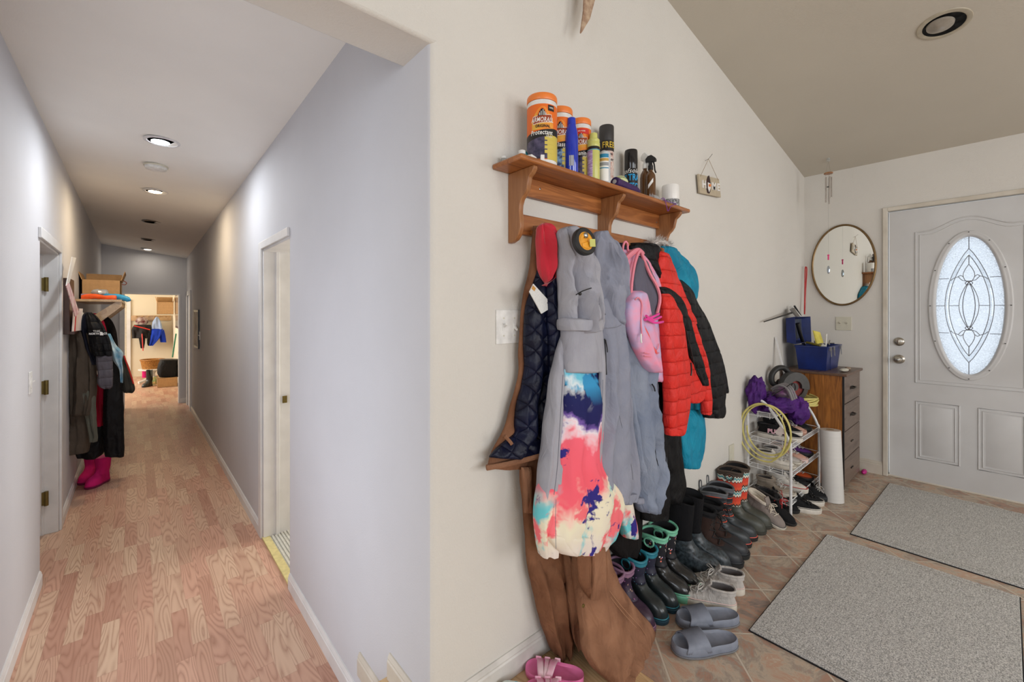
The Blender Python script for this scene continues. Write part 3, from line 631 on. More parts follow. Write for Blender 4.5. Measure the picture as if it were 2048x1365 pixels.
# black boot spray can
t, X, Y, r, h, a = bottle('spray_can', 'black aerosol can reading ULTRA PROTECT in blue letters', 'can', 1262, 302, 26, 1.07, [(.97, 0), (1, .01), (1, .60), (.98, .61)], m_bk, [('cap', [(1.0, .605), (1.02, .61), (1.02, .97), (.96, 1.0)], mat('glossy black cap', (28, 26, 27), .12))])
m_cy = col('cyan lettering', (30, 160, 220))
text('sofsole', h*.13, m_whp, t, (X, Y, SZ+h*.555), bend=(r*1.01, a-.1), ext=.0003, italic=.3)
text('ULTRA', h*.18, m_cy, t, (X, Y, SZ+h*.42), bend=(r*1.01, a-.1), ext=.0003, bold=.0009, sx=.7); text('PROTECT', h*.18, m_cy, t, (X, Y, SZ+h*.24), bend=(r*1.01, a-.1), ext=.0003, bold=.0009, sx=.52); text('EXTREME', h*.07, m_cy, t, (X, Y, SZ+h*.12), bend=(r*1.01, a-.1), ext=.0003, sx=.8)
# amber trigger bottles
m_amb = mat('amber plastic', (104, 66, 30), .1, var=.02, trans=.25, coat=.6)
def trigger(px, top, pw, Y, m_, label, dirx):
    X, Y, r, zt_ = spot(px, top, pw, Y); h = zt_-SZ
    t = thing('trigger_bottle', label, 'bottle', (X, Y, SZ), 0, 'amber spray bottles on the shelf')
    MB().lathe([(r*.95, 0), (r, .004), (r, h*.50), (r*.93, h*.58), (r*.6, h*.64), (r*.42, h*.66), (r*.4, h*.72)], (X, Y, SZ), 32).build('body', m_amb, t)
    hd = MB(); hd.lathe([(r*.5, h*.69), (r*.5, h*.78), (r*.36, h*.80), (r*.34, h*.86)], (X, Y, SZ), 20)
    d = V((dirx[0], dirx[1], 0)).normalized(); n_ = V((-d.y, d.x, 0)); c = V((X, Y, SZ))
    w_ = r*.34
    for s_ in (1,):
        pr = [(-.9, .86), (-.95, .93), (-.5, .985), (.2, 1.0), (1.0, .93), (1.15, .90), (1.1, .855), (.3, .85)]
        hd.prism([c+d*(a_*r)+n_*w_+V((0, 0, h*b_)) for a_, b_ in pr], -n_*w_*2)
    hd = hd.build('spray_head', m_, t, bevel=.0015)
    MB().tube(curve([c+d*r*.55+V((0, 0, h*.86)), c+d*r*.75+V((0, 0, h*.78)), c+d*r*.85+V((0, 0, h*.68)), c+d*r*1.05+V((0, 0, h*.62))], 12), .0035, 8).build('trigger', m_, hd)
    return t, X, Y, r, h
trigger(1290, 306, 20, 1.075, m_wht, 'amber bottle with white spray head behind the purple light', (-.2, -1))
t, X, Y, r, h = trigger(1301, 311, 21, 1.045, m_bk, 'amber bottle with black spray head, rightmost amber bottle', (.3, -1))
f = MB(); patch(f, (X, Y, SZ), r, -1.5, -.5, lambda s: h*(.28+.14*s), lambda s: h*(.36+.14*s)); f.build('paper_strip', m_whp, t)
# purple flashlight lying along the front edge
pr0 = P(1262, 370, Z=SZ+.02); 
a_, b_ = V((1.415, 1.000, SZ+.0195)), V((1.60, 1.012, SZ+.0165))
t = thing('flashlight', 'dark purple cylindrical flashlight lying along the shelf edge', 'flashlight', (1.5, 1.0, SZ))
pts = [a_+(b_-a_)*k for k in (0, .02, .12, .14, .5, .85, .93, 1.0)]
MB().tube(pts, [.0175, .0192, .0195, .0182, .0178, .0165, .0145, .011], 28).build('body', mat('purple cord fabric', (62, 30, 92), .55, var=.2, vs_=1, stretch=(300, 8, 8)), t)
MB().tube([a_-(b_-a_)*.012, a_+(b_-a_)*.01], [.0085, .0085], 20).build('end_cap', mat('grey button', (176, 168, 166), .35), t)
# white lidded jar, clear cup, purple cord
t, X, Y, r, h, a = bottle('cream_jar', 'white jar with black printed lower band near shelf end', 'jar', 1341, 372, 36, 1.045, [(.95, 0), (1.0, .02), (1.0, .36), (.97, .40), (.99, .42), (.99, .96), (.94, 1.0)], m_whp)
f = MB(); patch(f, (X, Y, SZ), r, a-2.4, a+2.4, h*.03, h*.38, 40); f.build('label', mat('black and white jar print', (40, 38, 42), .4, col2=(190, 190, 190), vs_=150), t)
mb = MB(); mb.tube([(1.70, 1.005, SZ+.012), (1.745, 1.008, SZ+.012)], [.010, .012], 16); tag(mb.build('clear_vial', mat('clear plastic', (225, 225, 225), .15, trans=.6)), 'small clear vial lying beside the flashlight tip', 'vial')
mb = MB(); mb.tube(curve([(1.735, .985, SZ+.003), (1.745, .974, SZ+.006), (1.765, .972, SZ-.03), (1.775, .972, SZ-.045), (1.80, .972, SZ-.02), (1.84, .973, SZ-.005), (1.86, .98, SZ+.004), (1.80, .985, SZ+.004), (1.75, .982, SZ+.003)], 40), .0014, 6)
tag(mb.build('lanyard', col('purple cord', (120, 40, 150))), 'thin purple lanyard looping over the shelf edge', 'lanyard')
# little things at the left end
m_clr = mat('clear glass', (240, 244, 244), .06, trans=.85)
X, Y, r, zt_ = spot(1006, 298, 15, 1.09)
t = thing('glass_jar', 'tiny clear glass jar at the far left shelf end', 'jar', (.925, 1.095, SZ)); MB().lathe([(.010, 0), (.011, .002), (.011, .016), (.009, .019)], (.925, 1.095, SZ), 20).build('body', m_clr, t); MB().lathe([(.009, .019), (.0098, .020), (.0098, .026), (.008, .027)], (.925, 1.095, SZ), 20).build('lid', m_wht, t)
t = thing('ink_bottle', 'small white lidded jar on the front left shelf corner', 'jar', (.938, 1.02, SZ)); MB().lathe([(.011, 0), (.012, .002), (.012, .014), (.010, .016)], (.938, 1.02, SZ), 20).build('body', m_clr, t); MB().lathe([(.011, .016), (.0115, .017), (.0115, .027), (.010, .028)], (.938, 1.02, SZ), 20).build('lid', m_wht, t)
mb = MB(); mb.ball((.975, 1.052, SZ+.030), .016, 24); mb.cyl((.975, 1.052, SZ), (.975, 1.052, SZ+.016), .006); tag(mb.build('blue_ball_ornament', mat('iridescent blue green', (10, 80, 170), .1, .5, col2=(40, 110, 70), vs_=40)), 'small shiny blue green ball beside the largest canister', 'ornament')
mb = MB(); mb.box((.972, 1.012, SZ+.008), (.034, .022, .016), Matrix.Rotation(.3, 3, 'Z')); tag(mb.build('white_box', m_whp, bevel=.001), 'tiny white box below the blue ball', 'box')
mb = MB(); mb.box((1.003, .992, SZ+.010), (.018, .012, .020), Matrix.Rotation(.9, 3, 'Z')); tag(mb.build('paper_card', m_whp), 'small folded white card before the largest canister', 'card')

# ================= WALL THINGS =================
def switchplate(name, label, c, n, w_, h_, m, toggles):
    """c centre on wall, n outward normal"""
    c = V(c); n = V(n); u = V((0, 0, 1)).cross(n); t = thing(name, label, 'light switch', c)
    def bx(o, d, mm, nm, par, bev=.0015):
        mb = MB(); mb.box((0, 0, 0), d); M = Matrix((u, V((0, 0, 1)), n)).transposed()
        for v in mb.bm.verts: v.co = c+M @ (v.co+V(o))
        return mb.build(nm, mm, par, bevel=bev)
    bx((0, 0, .003), (w_, h_, .006), m, 'plate', t)
    for x, up in toggles:
        s_ = bx((x, 0, .0065), (.011, .026, .003), m, 'toggle_slot', t, 0)
        mb = MB(); mb.hexa([V(p) for p in ((-.004, -.004, .006), (.004, -.004, .006), (.004, .006, .006), (-.004, .006, .006), (-.0035, up*.010-.003, .020), (.0035, up*.010-.003, .020), (.0035, up*.010+.003, .020), (-.0035, up*.010+.003, .020))])
        M = Matrix((u, V((0, 0, 1)), n)).transposed()
        for v in mb.bm.verts: v.co = c+M @ (v.co+V((x, 0, 0)))
        mb.build('toggle', m_wht if m is not m_alm else m_alm, t)
        for z in (-.03, .03): bx((x, z, .0065), (.005, .005, .002), m_alm, 'screw', t, 0)
    return t
c = P(1016, 654, Y=1.12); switchplate('light_switch', 'white double toggle switch plate left of the coats', c, (0, -1, 0), .112, .116, m_wht, ((-.024, 1), (.024, -1)))
c = P(1687.5, 647.5, X=4.36); switchplate('light_switch', 'beige double toggle switch plate beneath the round mirror', c, (-1, 0, 0), .104, .110, m_alm, ((-.023, 1), (.023, 1)))
c = P(59, 766, X=-.42); switchplate('light_switch', 'white single toggle switch on the left hall wall', (c.x, c.y, c.z), (1, 0, 0), .070, .114, m_wht, ((0, 1),))
c = P(1462, 908, Y=1.12); t = thing('wall_outlet', 'almond electrical outlet low on wall above the boots', 'outlet', c)
MB().box(c+V((0, -.003, 0)), (.07, .006, .115)).build('plate', m_alm, t, bevel=.0015)
for z in (-.02, .02): MB().box(c+V((0, -.0065, z)), (.034, .003, .028)).build('receptacle', m_alm, t, bevel=.003)
# HOME sign
A = P(1397, 348, Y=1.117); t = thing('home_sign', 'small wooden HOME sign hanging from a nail by twine', 'sign', (2.51, 1.117, 2.0))
q = [P(1397, 348, Y=1.10), P(1438, 358, Y=1.10), P(1442, 395, Y=1.10), P(1400, 386, Y=1.10)]
ex = (q[1]-q[0]); 
mb = MB(); mb.prism([p for p in q], (0, .010, 0)); board = mb.build('board', mat('beige painted wood', (186, 172, 148), .6, var=.04), t, bevel=.0008)
U = (q[1]-q[0]).normalized(); Wd = (q[1]-q[0]).length; Hd = (q[0]-q[3]).length; Vv = (q[0]-q[3]).normalized()
cc = sum(q, V())/4
def sign_at(u, v): return cc+U*(u*Wd)+Vv*(v*Hd)
ang = math.atan2(U.z, U.x)
from mathutils import Euler
for ch, u in (('H', -.31), ('M', .16), ('E', .385)):
    p = sign_at(u, -.02); text(ch, .060, m_whp, board, (p.x, 1.097, p.z), Matrix.Rotation(-ang, 4, 'Y') @ Matrix.Rotation(pi/2, 4, 'X'), ext=.003, sx=1.15, bold=.0012, name='letter')
p = sign_at(-.085, .06); 
mb = MB(); mb.prism([(p.x+a_*.9, 1.096, p.z+b_*.6) for a_, b_ in ((-.028, .01), (-.022, .04), (-.008, .075), (.006, .085), (.018, .05), (.026, .01), (.024, -.06), (.010, -.085), (-.014, -.085), (-.026, -.05))], (0, .005, 0)); g = mb.build('gnome_figure', mat('dark red and black paint', (70, 34, 34), .5, col2=(30, 22, 24), vs_=60), board)
mb = MB(); mb.prism([(p.x+a_*.9, 1.094, p.z+b_*.6) for a_, b_ in ((-.018, .012), (.016, .012), (.020, -.03), (.002, -.075), (-.016, -.04))], (0, .004, 0)); mb.build('beard', m_whp, g)
MB().ball((p.x, 1.091, p.z-.008), .008, 12).build('heart', m_orc, g)
nail = P(1417, 318, Y=1.10)
mb = MB(); mb.tube([nail+V((0, .02, -.006)), nail+V((.0, -.0, 0)), P(1425, 308, Y=1.075)], .0015, 6); mb.build('nail', m_steel, t)
mb = MB(); mb.tube([q[0]+V((.02, -.001, -.01)), nail+V((0, 0, .0))], .0012, 6); mb.tube([nail, q[1]+V((-.015, -.001, -.01))], .0012, 6); mb.build('twine', mat('jute twine', (150, 130, 100), .9), t)
# round mirror
c = V((4.36, .852, 1.655)); t = thing('round_mirror', 'round wall mirror with a thin brass rim beside the door', 'mirror', c)
MYr = Matrix.Rotation(-pi/2, 4, 'Y'); rm = .322*.66+.0  # radius from the photo: .21 wide, .33 tall is foreshortening of a circle seen at an angle
c0, c1 = P(1624, 530, X=4.34), P(1751, 530, X=4.34); rY = abs(c0.y-c1.y)/2; zT, zB = P(1688, 450, X=4.34).z, P(1688, 610, X=4.34).z; rZ = (zT-zB)/2
cc = V((4.345, (c0.y+c1.y)/2, (zT+zB)/2))
mirror = newmat('mirror silver'); mirror[4].inputs['Metallic'].default_value = 1; mirror[4].inputs['Roughness'].default_value = 0.01; mirror[4].inputs['Base Color'].default_value = (.86, .87, .84, 1)
def oval(x, a, b, n=72): return [V((x, cc.y+a*math.cos(2*pi*k/n), cc.z+b*math.sin(2*pi*k/n))) for k in range(n)]
MIR = (rY, rZ); rr_ = rZ
mb = MB(); mb.rings([oval(4.352, rY*.985, rZ*.985), oval(4.349, rY*.985, rZ*.985)]); mb.build('mirror_glass', mirror[0], t)
mb = MB(); mb.tube(oval(4.348, rY, rZ), .008, 10, closed=True); mb.build('rim', mat('brass rim', (122, 98, 66), .4, .8), t)
# wind chime
c = V((4.117, .895, 0)); zc = ceil_z(4.117)
t = thing('wind_chime', 'wind chime with clear tubes hanging from ceiling before the mirror', 'wind chime', (c.x, c.y, zc))
MB().cyl((c.x, c.y, zc), (c.x, c.y, zc-.02), .012, 12).build('ceiling_hook', m_clr, t)
z1 = P(1657, 347, X=4.117).z; z2 = P(1657, 402, X=4.117).z; zl = P(1657, 512, X=4.117).z; zf = P(1657, 537, X=4.117).z
MB().lathe([(.028, 0), (.030, .002), (.030, .008), (.028, .010)], (c.x, c.y, z1-.005), 24).build('wooden_disc', m_pinev, t)
mb = MB()
for k in range(3): mb.tube([(c.x, c.y, zc-.02), (c.x+.02*math.cos(k*2.1), c.y+.02*math.sin(k*2.1), z1)], .0006, 5)
mb.tube([(c.x, c.y, z1), (c.x, c.y, zl)], .0006, 5); mb.build('thread', m_steel, t)
for k in range(5):
    a = k*2*pi/5; x, y = c.x+.02*math.cos(a), c.y+.02*math.sin(a); mb = MB(); mb.tube([(x, y, z1-.03), (x, y, z2-.02+.012*k)], .0045, 10); mb.tube([(x, y, z1), (x, y, z1-.03)], .0005, 4); mb.build('chime_tube', mat('polished aluminium tube', (196, 190, 186), .2, .9) if k == 0 else bpy.data.materials['polished aluminium tube'], t)
mb = MB(); mb.lathe([(.012, 0), (.012, .004)], (c.x, c.y, (z1+z2)/2), 16); mb.build('striker', m_bk, t)
mb = MB(); mb.box((c.x, c.y, zl+.004), (.014, .014, .012)); mb.box((c.x, c.y, zl-.018), (.010, .010, .03)); mb.build('pink_clip', mat('hot pink plastic', (230, 60, 130), .3), t, bevel=.003)
mb = MB(); mb.ball((c.x, c.y, zf-.012), .010, 16, (.35, 1, 3.4)); mb.build('silver_leaf', mat('silver leaf', (180, 190, 200), .15, 1), t)
# recessed entry light, unlit
nrm = V((.182, 0, 1)).normalized(); c = V((2.995, .182, ceil_z(2.995)))
Q_ = V((0, 0, 1)).rotation_difference(-nrm).to_matrix().to_4x4()
t = thing('recessed_light', 'unlit recessed ceiling light with black baffle above the entry mats', 'ceiling light', c, 0, None)
MB().lathe([(.100, 0), (.098, .004), (.082, .006), (.078, .004), (.078, -.001)], c, 48, Q_, cap=False).build('trim_ring', mat('cream trim ring', (176, 166, 146), .4), t)
MB().lathe([(.078, .0025), (.001, .0025)], c, 48, Q_).build('baffle', col('black baffle', (6, 6, 6), .6), t)
MB().lathe([(.052, .003), (.050, .010), (.035, .017), (.012, .021), (.001, .022)], c+V((-.012, .012, 0)), 40, Q_).build('bulb', mat('frosted bulb glass', (150, 142, 130), .18, coat=.5), t)
# draped pennant tip hanging from above
t = MB(); q = [(1170, -60), (1192, -60), (1190, 0), (1180, 38), (1163, 66), (1162, 64), (1168, 20)]
slab('feather_tip', mat('dry reddish straw leaf', (190, 166, 140), .7, col2=(150, 118, 96), vs_=40), None, q, at=1.05, th=.006)
tag(bpy.data.objects['feather_tip'], 'dry pointed leaf tip hanging down at top of the wall', 'leaf')
# ================= MATS =================
def rugmat():
    m = mat('grey flecked mat weave', (230, 228, 223), .95, col2=(142, 141, 139), vs_=260, bump=.6, bs=600, spec=.1); nt = m.node_tree; N = nt.nodes; L = nt.links; B = N['Principled BSDF']
    tc = N.new('ShaderNodeTexCoord'); mp = N.new('ShaderNodeMapping'); mp.inputs['Scale'].default_value = (8, 90, 1); L.new(tc.outputs['Object'], mp.inputs[0])
    n = N.new('ShaderNodeTexNoise'); n.inputs['Scale'].default_value = 2.2; n.inputs['Detail'].default_value = 6; L.new(mp.outputs[0], n.inputs[0])
    old = [l for l in L if l.to_socket == B.inputs['Base Color']][0].from_socket
    mx = N.new('ShaderNodeMix'); mx.data_type = 'RGBA'; mx.blend_type = 'OVERLAY'; mx.inputs[0].default_value = .45; L.new(old, mx.inputs[6]); L.new(n.outputs[0], mx.inputs[7]); L.new(mx.outputs[2], B.inputs['Base Color'])
    return m
m_rug = rugmat(); m_rugb = mat('black rubber backing', (22, 22, 24), .8)
def rug(label, x0, y0, rz):
    t = thing('door_mat', label, 'mat', (x0, y0, 0), rz, 'grey entry mats')
    o = MB(); o.b2((0, -.70, .003), (1.11, 0, .009)); o.build('carpet_top', m_rug, t, local=True, bevel=.002)
    o = MB(); o.b2((-.004, -.704, 0), (1.114, .004, .004)); o.build('rubber_backing', m_rugb, t, local=True)
    o = MB()
    for x in (.03, .055, 1.055, 1.08): o.b2((x, -.68, .0085), (x+.002, -.02, .0098))
    o.build('stitch_line', mat('pale stitching', (168, 164, 156), .9), t, local=True)
rug('nearer grey doormat, lying beside the slides', 1.823, .652, -.008)
rug('farther grey doormat, lying in front of the front door', 3.05, .558, -.02)

# ================= CHEST =================
m_oak = woodmat('orange oak veneer, upright', (176, 112, 48), (96, 52, 18), 'Z', 1.3, .4); m_grw = woodmat('grey brown drawer veneer', (126, 108, 96), (92, 76, 68), 'X', .9, .45)
CX0, CX1, CY0, CY1, CZ = 3.715, 4.21, .715, 1.09, .832
chest = thing('chest_of_drawers', 'narrow oak veneer chest of four grey brown drawers beside the shoe rack', 'chest of drawers', (CX0, CY0, 0))
MB().b2((CX0, CY0+.012, .03), (CX1, CY1, CZ-.018)).build('body', m_oak, chest)
MB().b2((CX0-.012, CY0-.015, CZ-.018), (CX1+.02, CY1+.01, CZ)).build('top', woodmat('dark worn top', (112, 84, 66), (76, 54, 42), 'X', 1, .4), chest, bevel=.003)
MB().b2((CX0+.01, CY0+.03, 0), (CX1-.01, CY1-.01, .03)).build('plinth', m_black, chest)
MB().b2((CX0-.001, CY0+.002, .02), (CX0+.012, CY0+.013, CZ-.018)).build('corner_strip', m_bk, chest)
zz = [.035, .228, .424, .618, .812]
for i in range(4):
    d = MB().b2((CX0+.012, CY0, zz[i]+.003), (CX1-.004, CY0+.014, zz[i+1]-.003)).build('drawer', m_grw, chest, bevel=.002)
    xc, zc = (CX0+CX1)/2-.03, (zz[i]+zz[i+1])/2
    hd = MB()
    if i >= 2: hd.tube(curve([(xc-.045, CY0, zc), (xc-.036, CY0-.018, zc), (xc, CY0-.022, zc+.002), (xc+.036, CY0-.018, zc), (xc+.045, CY0, zc)], 16), .0045, 8); hd.b2((xc-.05, CY0-.002, zc-.01), (xc+.05, CY0, zc+.01))
    else: hd.b2((xc-.03, CY0-.006, zc-.003), (xc+.03, CY0, zc+.003))
    hd.build('handle', mat('antique dark metal', (52, 46, 42), .4, .7), d)
# pink thing beyond the chest
mb = MB(); mb.ball((4.275, .70, .018), .035, 16, (1.25, .5, .5)); tag(mb.build('pink_shoe_tip', mat('magenta plastic', (190, 30, 130), .4)), 'magenta plastic clog toe poking out behind the chest', 'clog')
# tall white roll
m_roll = mat('glossy white plastic roll', (214, 212, 208), .25, var=.012, vs_=1, stretch=(2, 2, 60))
t = thing('plastic_roll', 'tall white roll of plastic sheeting standing by the chest', 'roll', (3.515, .745, 0))
MB().tube([(3.512, .738, .0), (3.53, .758, .468)], [.061, .060], 40).build('roll', m_roll, t); MB().tube([(3.53, .758, .462), (3.53, .758, .4695)], [.022, .022], 20).build('core', mat('card core', (150, 130, 100), .8), t)
# toolbox
m_tb = mat('dark blue toolbox plastic', (10, 36, 104), .4, var=.12, vs_=12); m_tbi = mat('dusty toolbox inside', (60, 70, 88), .6, var=.25, vs_=20)
TX0, TX1, TY0, TY1, TZ0, TZ1 = 3.79, 4.17, .825, 1.035, CZ, 1.012
tb = thing('toolbox', 'open dark blue toolbox on top of the chest of drawers', 'toolbox', (TX0, TY0, TZ0))
def opentray(mb, x0, y0, x1, y1, z0, z1, ins=.018, t=.004, sgn=1):
    A = [(x0+ins, y0+ins, z0), (x1-ins, y0+ins, z0), (x1-ins, y1-ins, z0), (x0+ins, y1-ins, z0)]; B_ = [(x0, y0, z1), (x1, y0, z1), (x1, y1, z1), (x0, y1, z1)]
    C = [(x0+t, y0+t, z1), (x1-t, y0+t, z1), (x1-t, y1-t, z1), (x0+t, y1-t, z1)]; D = [(x0+ins+t, y0+ins+t, z0+t), (x1-ins-t, y0+ins+t, z0+t), (x1-ins-t, y1-ins-t, z0+t), (x0+ins+t, y1-ins-t, z0+t)]
    mb.rings([[V(p) for p in q] for q in (A, B_, C, D)]); return mb
mb = opentray(MB(), TX0, TY0, TX1, TY1, TZ0, TZ1); mb.build('body', m_tb, tb, bevel=.002)
mb = MB()
for a, b in (((TX0-.005, TY0-.005), (TX1+.008, TY0+.003)), ((TX0-.005, TY1-.003), (TX1+.008, TY1+.003)), ((TX0-.005, TY0), (TX0+.003, TY1)), ((TX1-.003, TY0), (TX1+.008, TY1))): mb.b2((*a, TZ1-.012), (*b, TZ1))
mb.build('rim', m_tb, tb, bevel=.002)
mb = MB(); opentray(mb, TX0-.03, -.5*(TZ1*0+.21), TX1, .105, 0, .065, .012)
for v in mb.bm.verts:   # stand the lid on its long edge, opening towards the room, tipped back a little
    x, y, z = v.co; v.co = V((x, 1.085-z+.0+(y+.105)*.10*.35, TZ1+.008+(y+.105)))
lid = mb.build('lid', m_tb, tb, bevel=.002)
MB().b2((TX0+.04, 1.076, TZ1+.04), (TX1-.06, 1.080, TZ1+.20)).build('lid_tray', m_tbi, lid)
for x in (TX0+.02, TX0+.115, TX1-.06):
    mb = MB(); mb.b2((x, TY0-.012, TZ1-.03), (x+.022, TY0-.004, TZ1-.004)); mb.tube([(x+.004, TY0-.010, TZ1-.02), (x+.006, TY0-.013, TZ1-.075), (x+.016, TY0-.013, TZ1-.075), (x+.018, TY0-.010, TZ1-.02)], .0018, 6); mb.build('latch', m_steel, tb)
MB().b2((TX0+.10, TY0+.006, TZ0+.0), (TX0+.104, TY0+.010, TZ1-.02)).build('seam', m_tb, tb)
def tool(name, label, cat, fn, m):
    mb = MB(); fn(mb); return tag(mb.build(name, m, bevel=.0008), label, cat)
tool('hammer_handle', 'black grip tool standing in open toolbox lid', 'tool', lambda b: b.tube([(4.02, 1.03, TZ1-.03), (3.96, 1.045, TZ1+.08), (3.93, 1.055, TZ1+.165)], [.012, .013, .015], 12), m_black)
mb = MB(); mb.hexa([V(p) for p in ((3.83, .90, TZ1+.015), (3.90, .88, TZ1+.02), (3.915, .905, TZ1+.10), (3.84, .93, TZ1+.115), (3.83, .91, TZ1+.015), (3.90, .89, TZ1+.02), (3.915, .91, TZ1+.10), (3.84, .935, TZ1+.115))]); tag(mb.build('yellow_paper', mat('crumpled yellow paper', (214, 200, 90), .8), noise_amp=.008, noise_s=30), 'crumpled yellow paper sticking out of the toolbox', 'paper')
tool('white_stick', 'short white rod upright in the toolbox', 'rod', lambda b: b.cyl((3.885, .862, TZ1-.06), (3.88, .855, TZ1+.09), .0045, 8), m_wht)
tool('putty_tube', 'pale tube of caulk lying in toolbox', 'tube', lambda b: b.tube([(3.86, .87, TZ1-.004), (3.99, .95, TZ1+.022)], [.016, .012], 12), mat('pale tube', (206, 202, 190), .5))
tool('pliers', 'steel pliers across the toolbox top', 'pliers', lambda b: (b.tube([(3.98, .86, TZ1+.004), (4.06, .88, TZ1+.012), (4.11, .885, TZ1+.03)], .005, 8), b.tube([(3.98, .88, TZ1+.006), (4.06, .875, TZ1+.012), (4.12, .86, TZ1+.008)], .005, 8)), m_steel)
tool('utility_knife', 'dark utility knife in toolbox beside the yellow paper', 'knife', lambda b: b.tube([(3.82, .88, TZ1+.005), (3.87, .98, TZ1+.02)], .009, 8), mat('yellow black tool grip', (120, 110, 40), .5))
# scrapers lying on the lid edge
zL = TZ1+.218
tool('drywall_pan', 'grey metal taping knife on top of toolbox lid', 'taping knife', lambda b: b.hexa([V(p) for p in ((3.80, 1.02, zL), (3.90, 1.03, zL+.002), (3.90, 1.07, zL+.07), (3.80, 1.06, zL+.055), (3.80, 1.035, zL), (3.90, 1.045, zL+.002), (3.90, 1.085, zL+.07), (3.80, 1.075, zL+.055))]), mat('dull steel', (128, 126, 124), .35, .8))
tool('white_scraper', 'white handled scraper leaning over the toolbox lid', 'scraper', lambda b: b.hexa([V(p) for p in ((3.92, 1.03, zL), (3.94, 1.03, zL), (3.90, 1.08, zL+.085), (3.88, 1.08, zL+.085), (3.92, 1.045, zL), (3.94, 1.045, zL), (3.90, 1.09, zL+.085), (3.88, 1.09, zL+.085))]), m_wht)
tool('black_square', 'dark rafter tool resting behind the scraper', 'tool', lambda b: b.tube([(4.03, 1.06, zL+.004), (3.96, 1.085, zL+.085)], .007, 8), m_black)
a_, b_ = P(1528, 644, Y=1.09), V((3.80, 1.06, zL+.03))
tool('long_knife', 'thin dark bar sticking out left of the toolbox lid', 'bar', lambda b: b.tube([a_, a_*.4+b_*.6, b_], [.004, .006, .008], 8), mat('dark steel', (70, 66, 62), .4, .7))
r0, r1 = P(1612, 535, Y=1.09), P(1609, 629, Y=1.085)
mb = MB(); mb.tube(curve([r1+V((-.004, 0, 0)), (r0+r1)/2+V((-.014, 0, 0)), r0+V((-.022, 0, -.02)), r0+V((0, 0, .0)), r0+V((.022, 0, -.02)), (r0+r1)/2+V((.010, 0, 0)), r1+V((.004, 0, 0))], 40), .0045, 8)
tag(mb.build('red_loop', mat('red plastic', (178, 22, 26), .35)), 'thin red loop handle standing up from toolbox', 'loop')
mb = MB(); mb.ball((3.86, .745, CZ+.013), .035, 20, (1.6, .75, .36)); tag(mb.build('white_dish', mat('white stone scraper', (206, 202, 188), .5)), 'white oval soap like piece at chest front edge', 'soap')
mb = MB(); mb.ball((4.0, .75, CZ+.012), .022, 14, (1.2, .9, .55)); tag(mb.build('pebble', mat('tan pebble', (160, 140, 120), .8)), 'small tan stone beside the white oval piece', 'stone')
a_, b_ = P(1551, 675, Y=1.113), P(1571, 757, Y=1.03)
mb = MB(); mb.box((a_+b_)/2, (.022, .008, (a_-b_).length), (V((0, 0, 1)).rotation_difference(a_-b_)).to_matrix()); tag(mb.build('white_strip', m_trim), 'white trim strip leaning on the wall behind the saw', 'strip')

# ================= SHOE RACK =================
m_wire = mat('white coated wire', (226, 226, 226), .3)
RX0, RX1, RY0, RY1 = 3.03, 3.655, .85, 1.095
rack = thing('shoe_rack', 'white wire shoe rack with curved tube sides next to the chest', 'shoe rack', (RX0, RY0, 0))
def side(x, xt):
    pts = [(x, RY1, 0), (x, RY1, .40), (xt, RY1, .64), (xt, RY1-.010, .675), (xt, RY1-.04, .69), (xt, RY1-.10, .68), (xt, RY0+.055, .56), (xt, RY0+.012, .47), (x, RY0, .40), (x, RY0, 0)]
    MB().tube(curve(pts, 70), .0085, 12).build('side_frame', m_wire, rack)
side(RX0, RX0); side(RX1, RX1)
SH = (.08, .255, .43, .592)
for z in SH:
    mb = MB(); zf = z-.012 if z < .5 else z; yf = RY0 if z < .5 else RY0+.10
    for y, zz_, r in ((RY1, z, .0032), (yf, zf, .0032), (yf-.0, zf+.028, .0028), ((RY1+yf)/2, z-.006, .0025)): mb.cyl((RX0, y, zz_), (RX1, y, zz_), r, 6)
    n_ = 26
    for k in range(n_+1):
        x = RX0+.01+(RX1-RX0-.02)*k/n_; mb.tube([(x, RY1, z), (x, yf+.02, zf), (x, yf-.004, zf+.006), (x, yf, zf+.028)], .0015, 5)
    mb.cyl((RX0, RY1, z+.028), (RX1, RY1, z+.028), .0025, 6)
    for k in range(3): mb.cyl((RX0+.0, RY1-.06-.07*k, z-.01), (RX0, RY1-.06-.07*k, z+.03), .002, 5)
    for x in (RX0, RX1): mb.cyl((x, RY1, z+.028), (x, yf, zf+.028), .0025, 6); mb.cyl((x, RY1, z), (x, yf, zf), .0025, 6)
    mb.build('wire_shelf', m_wire, rack)

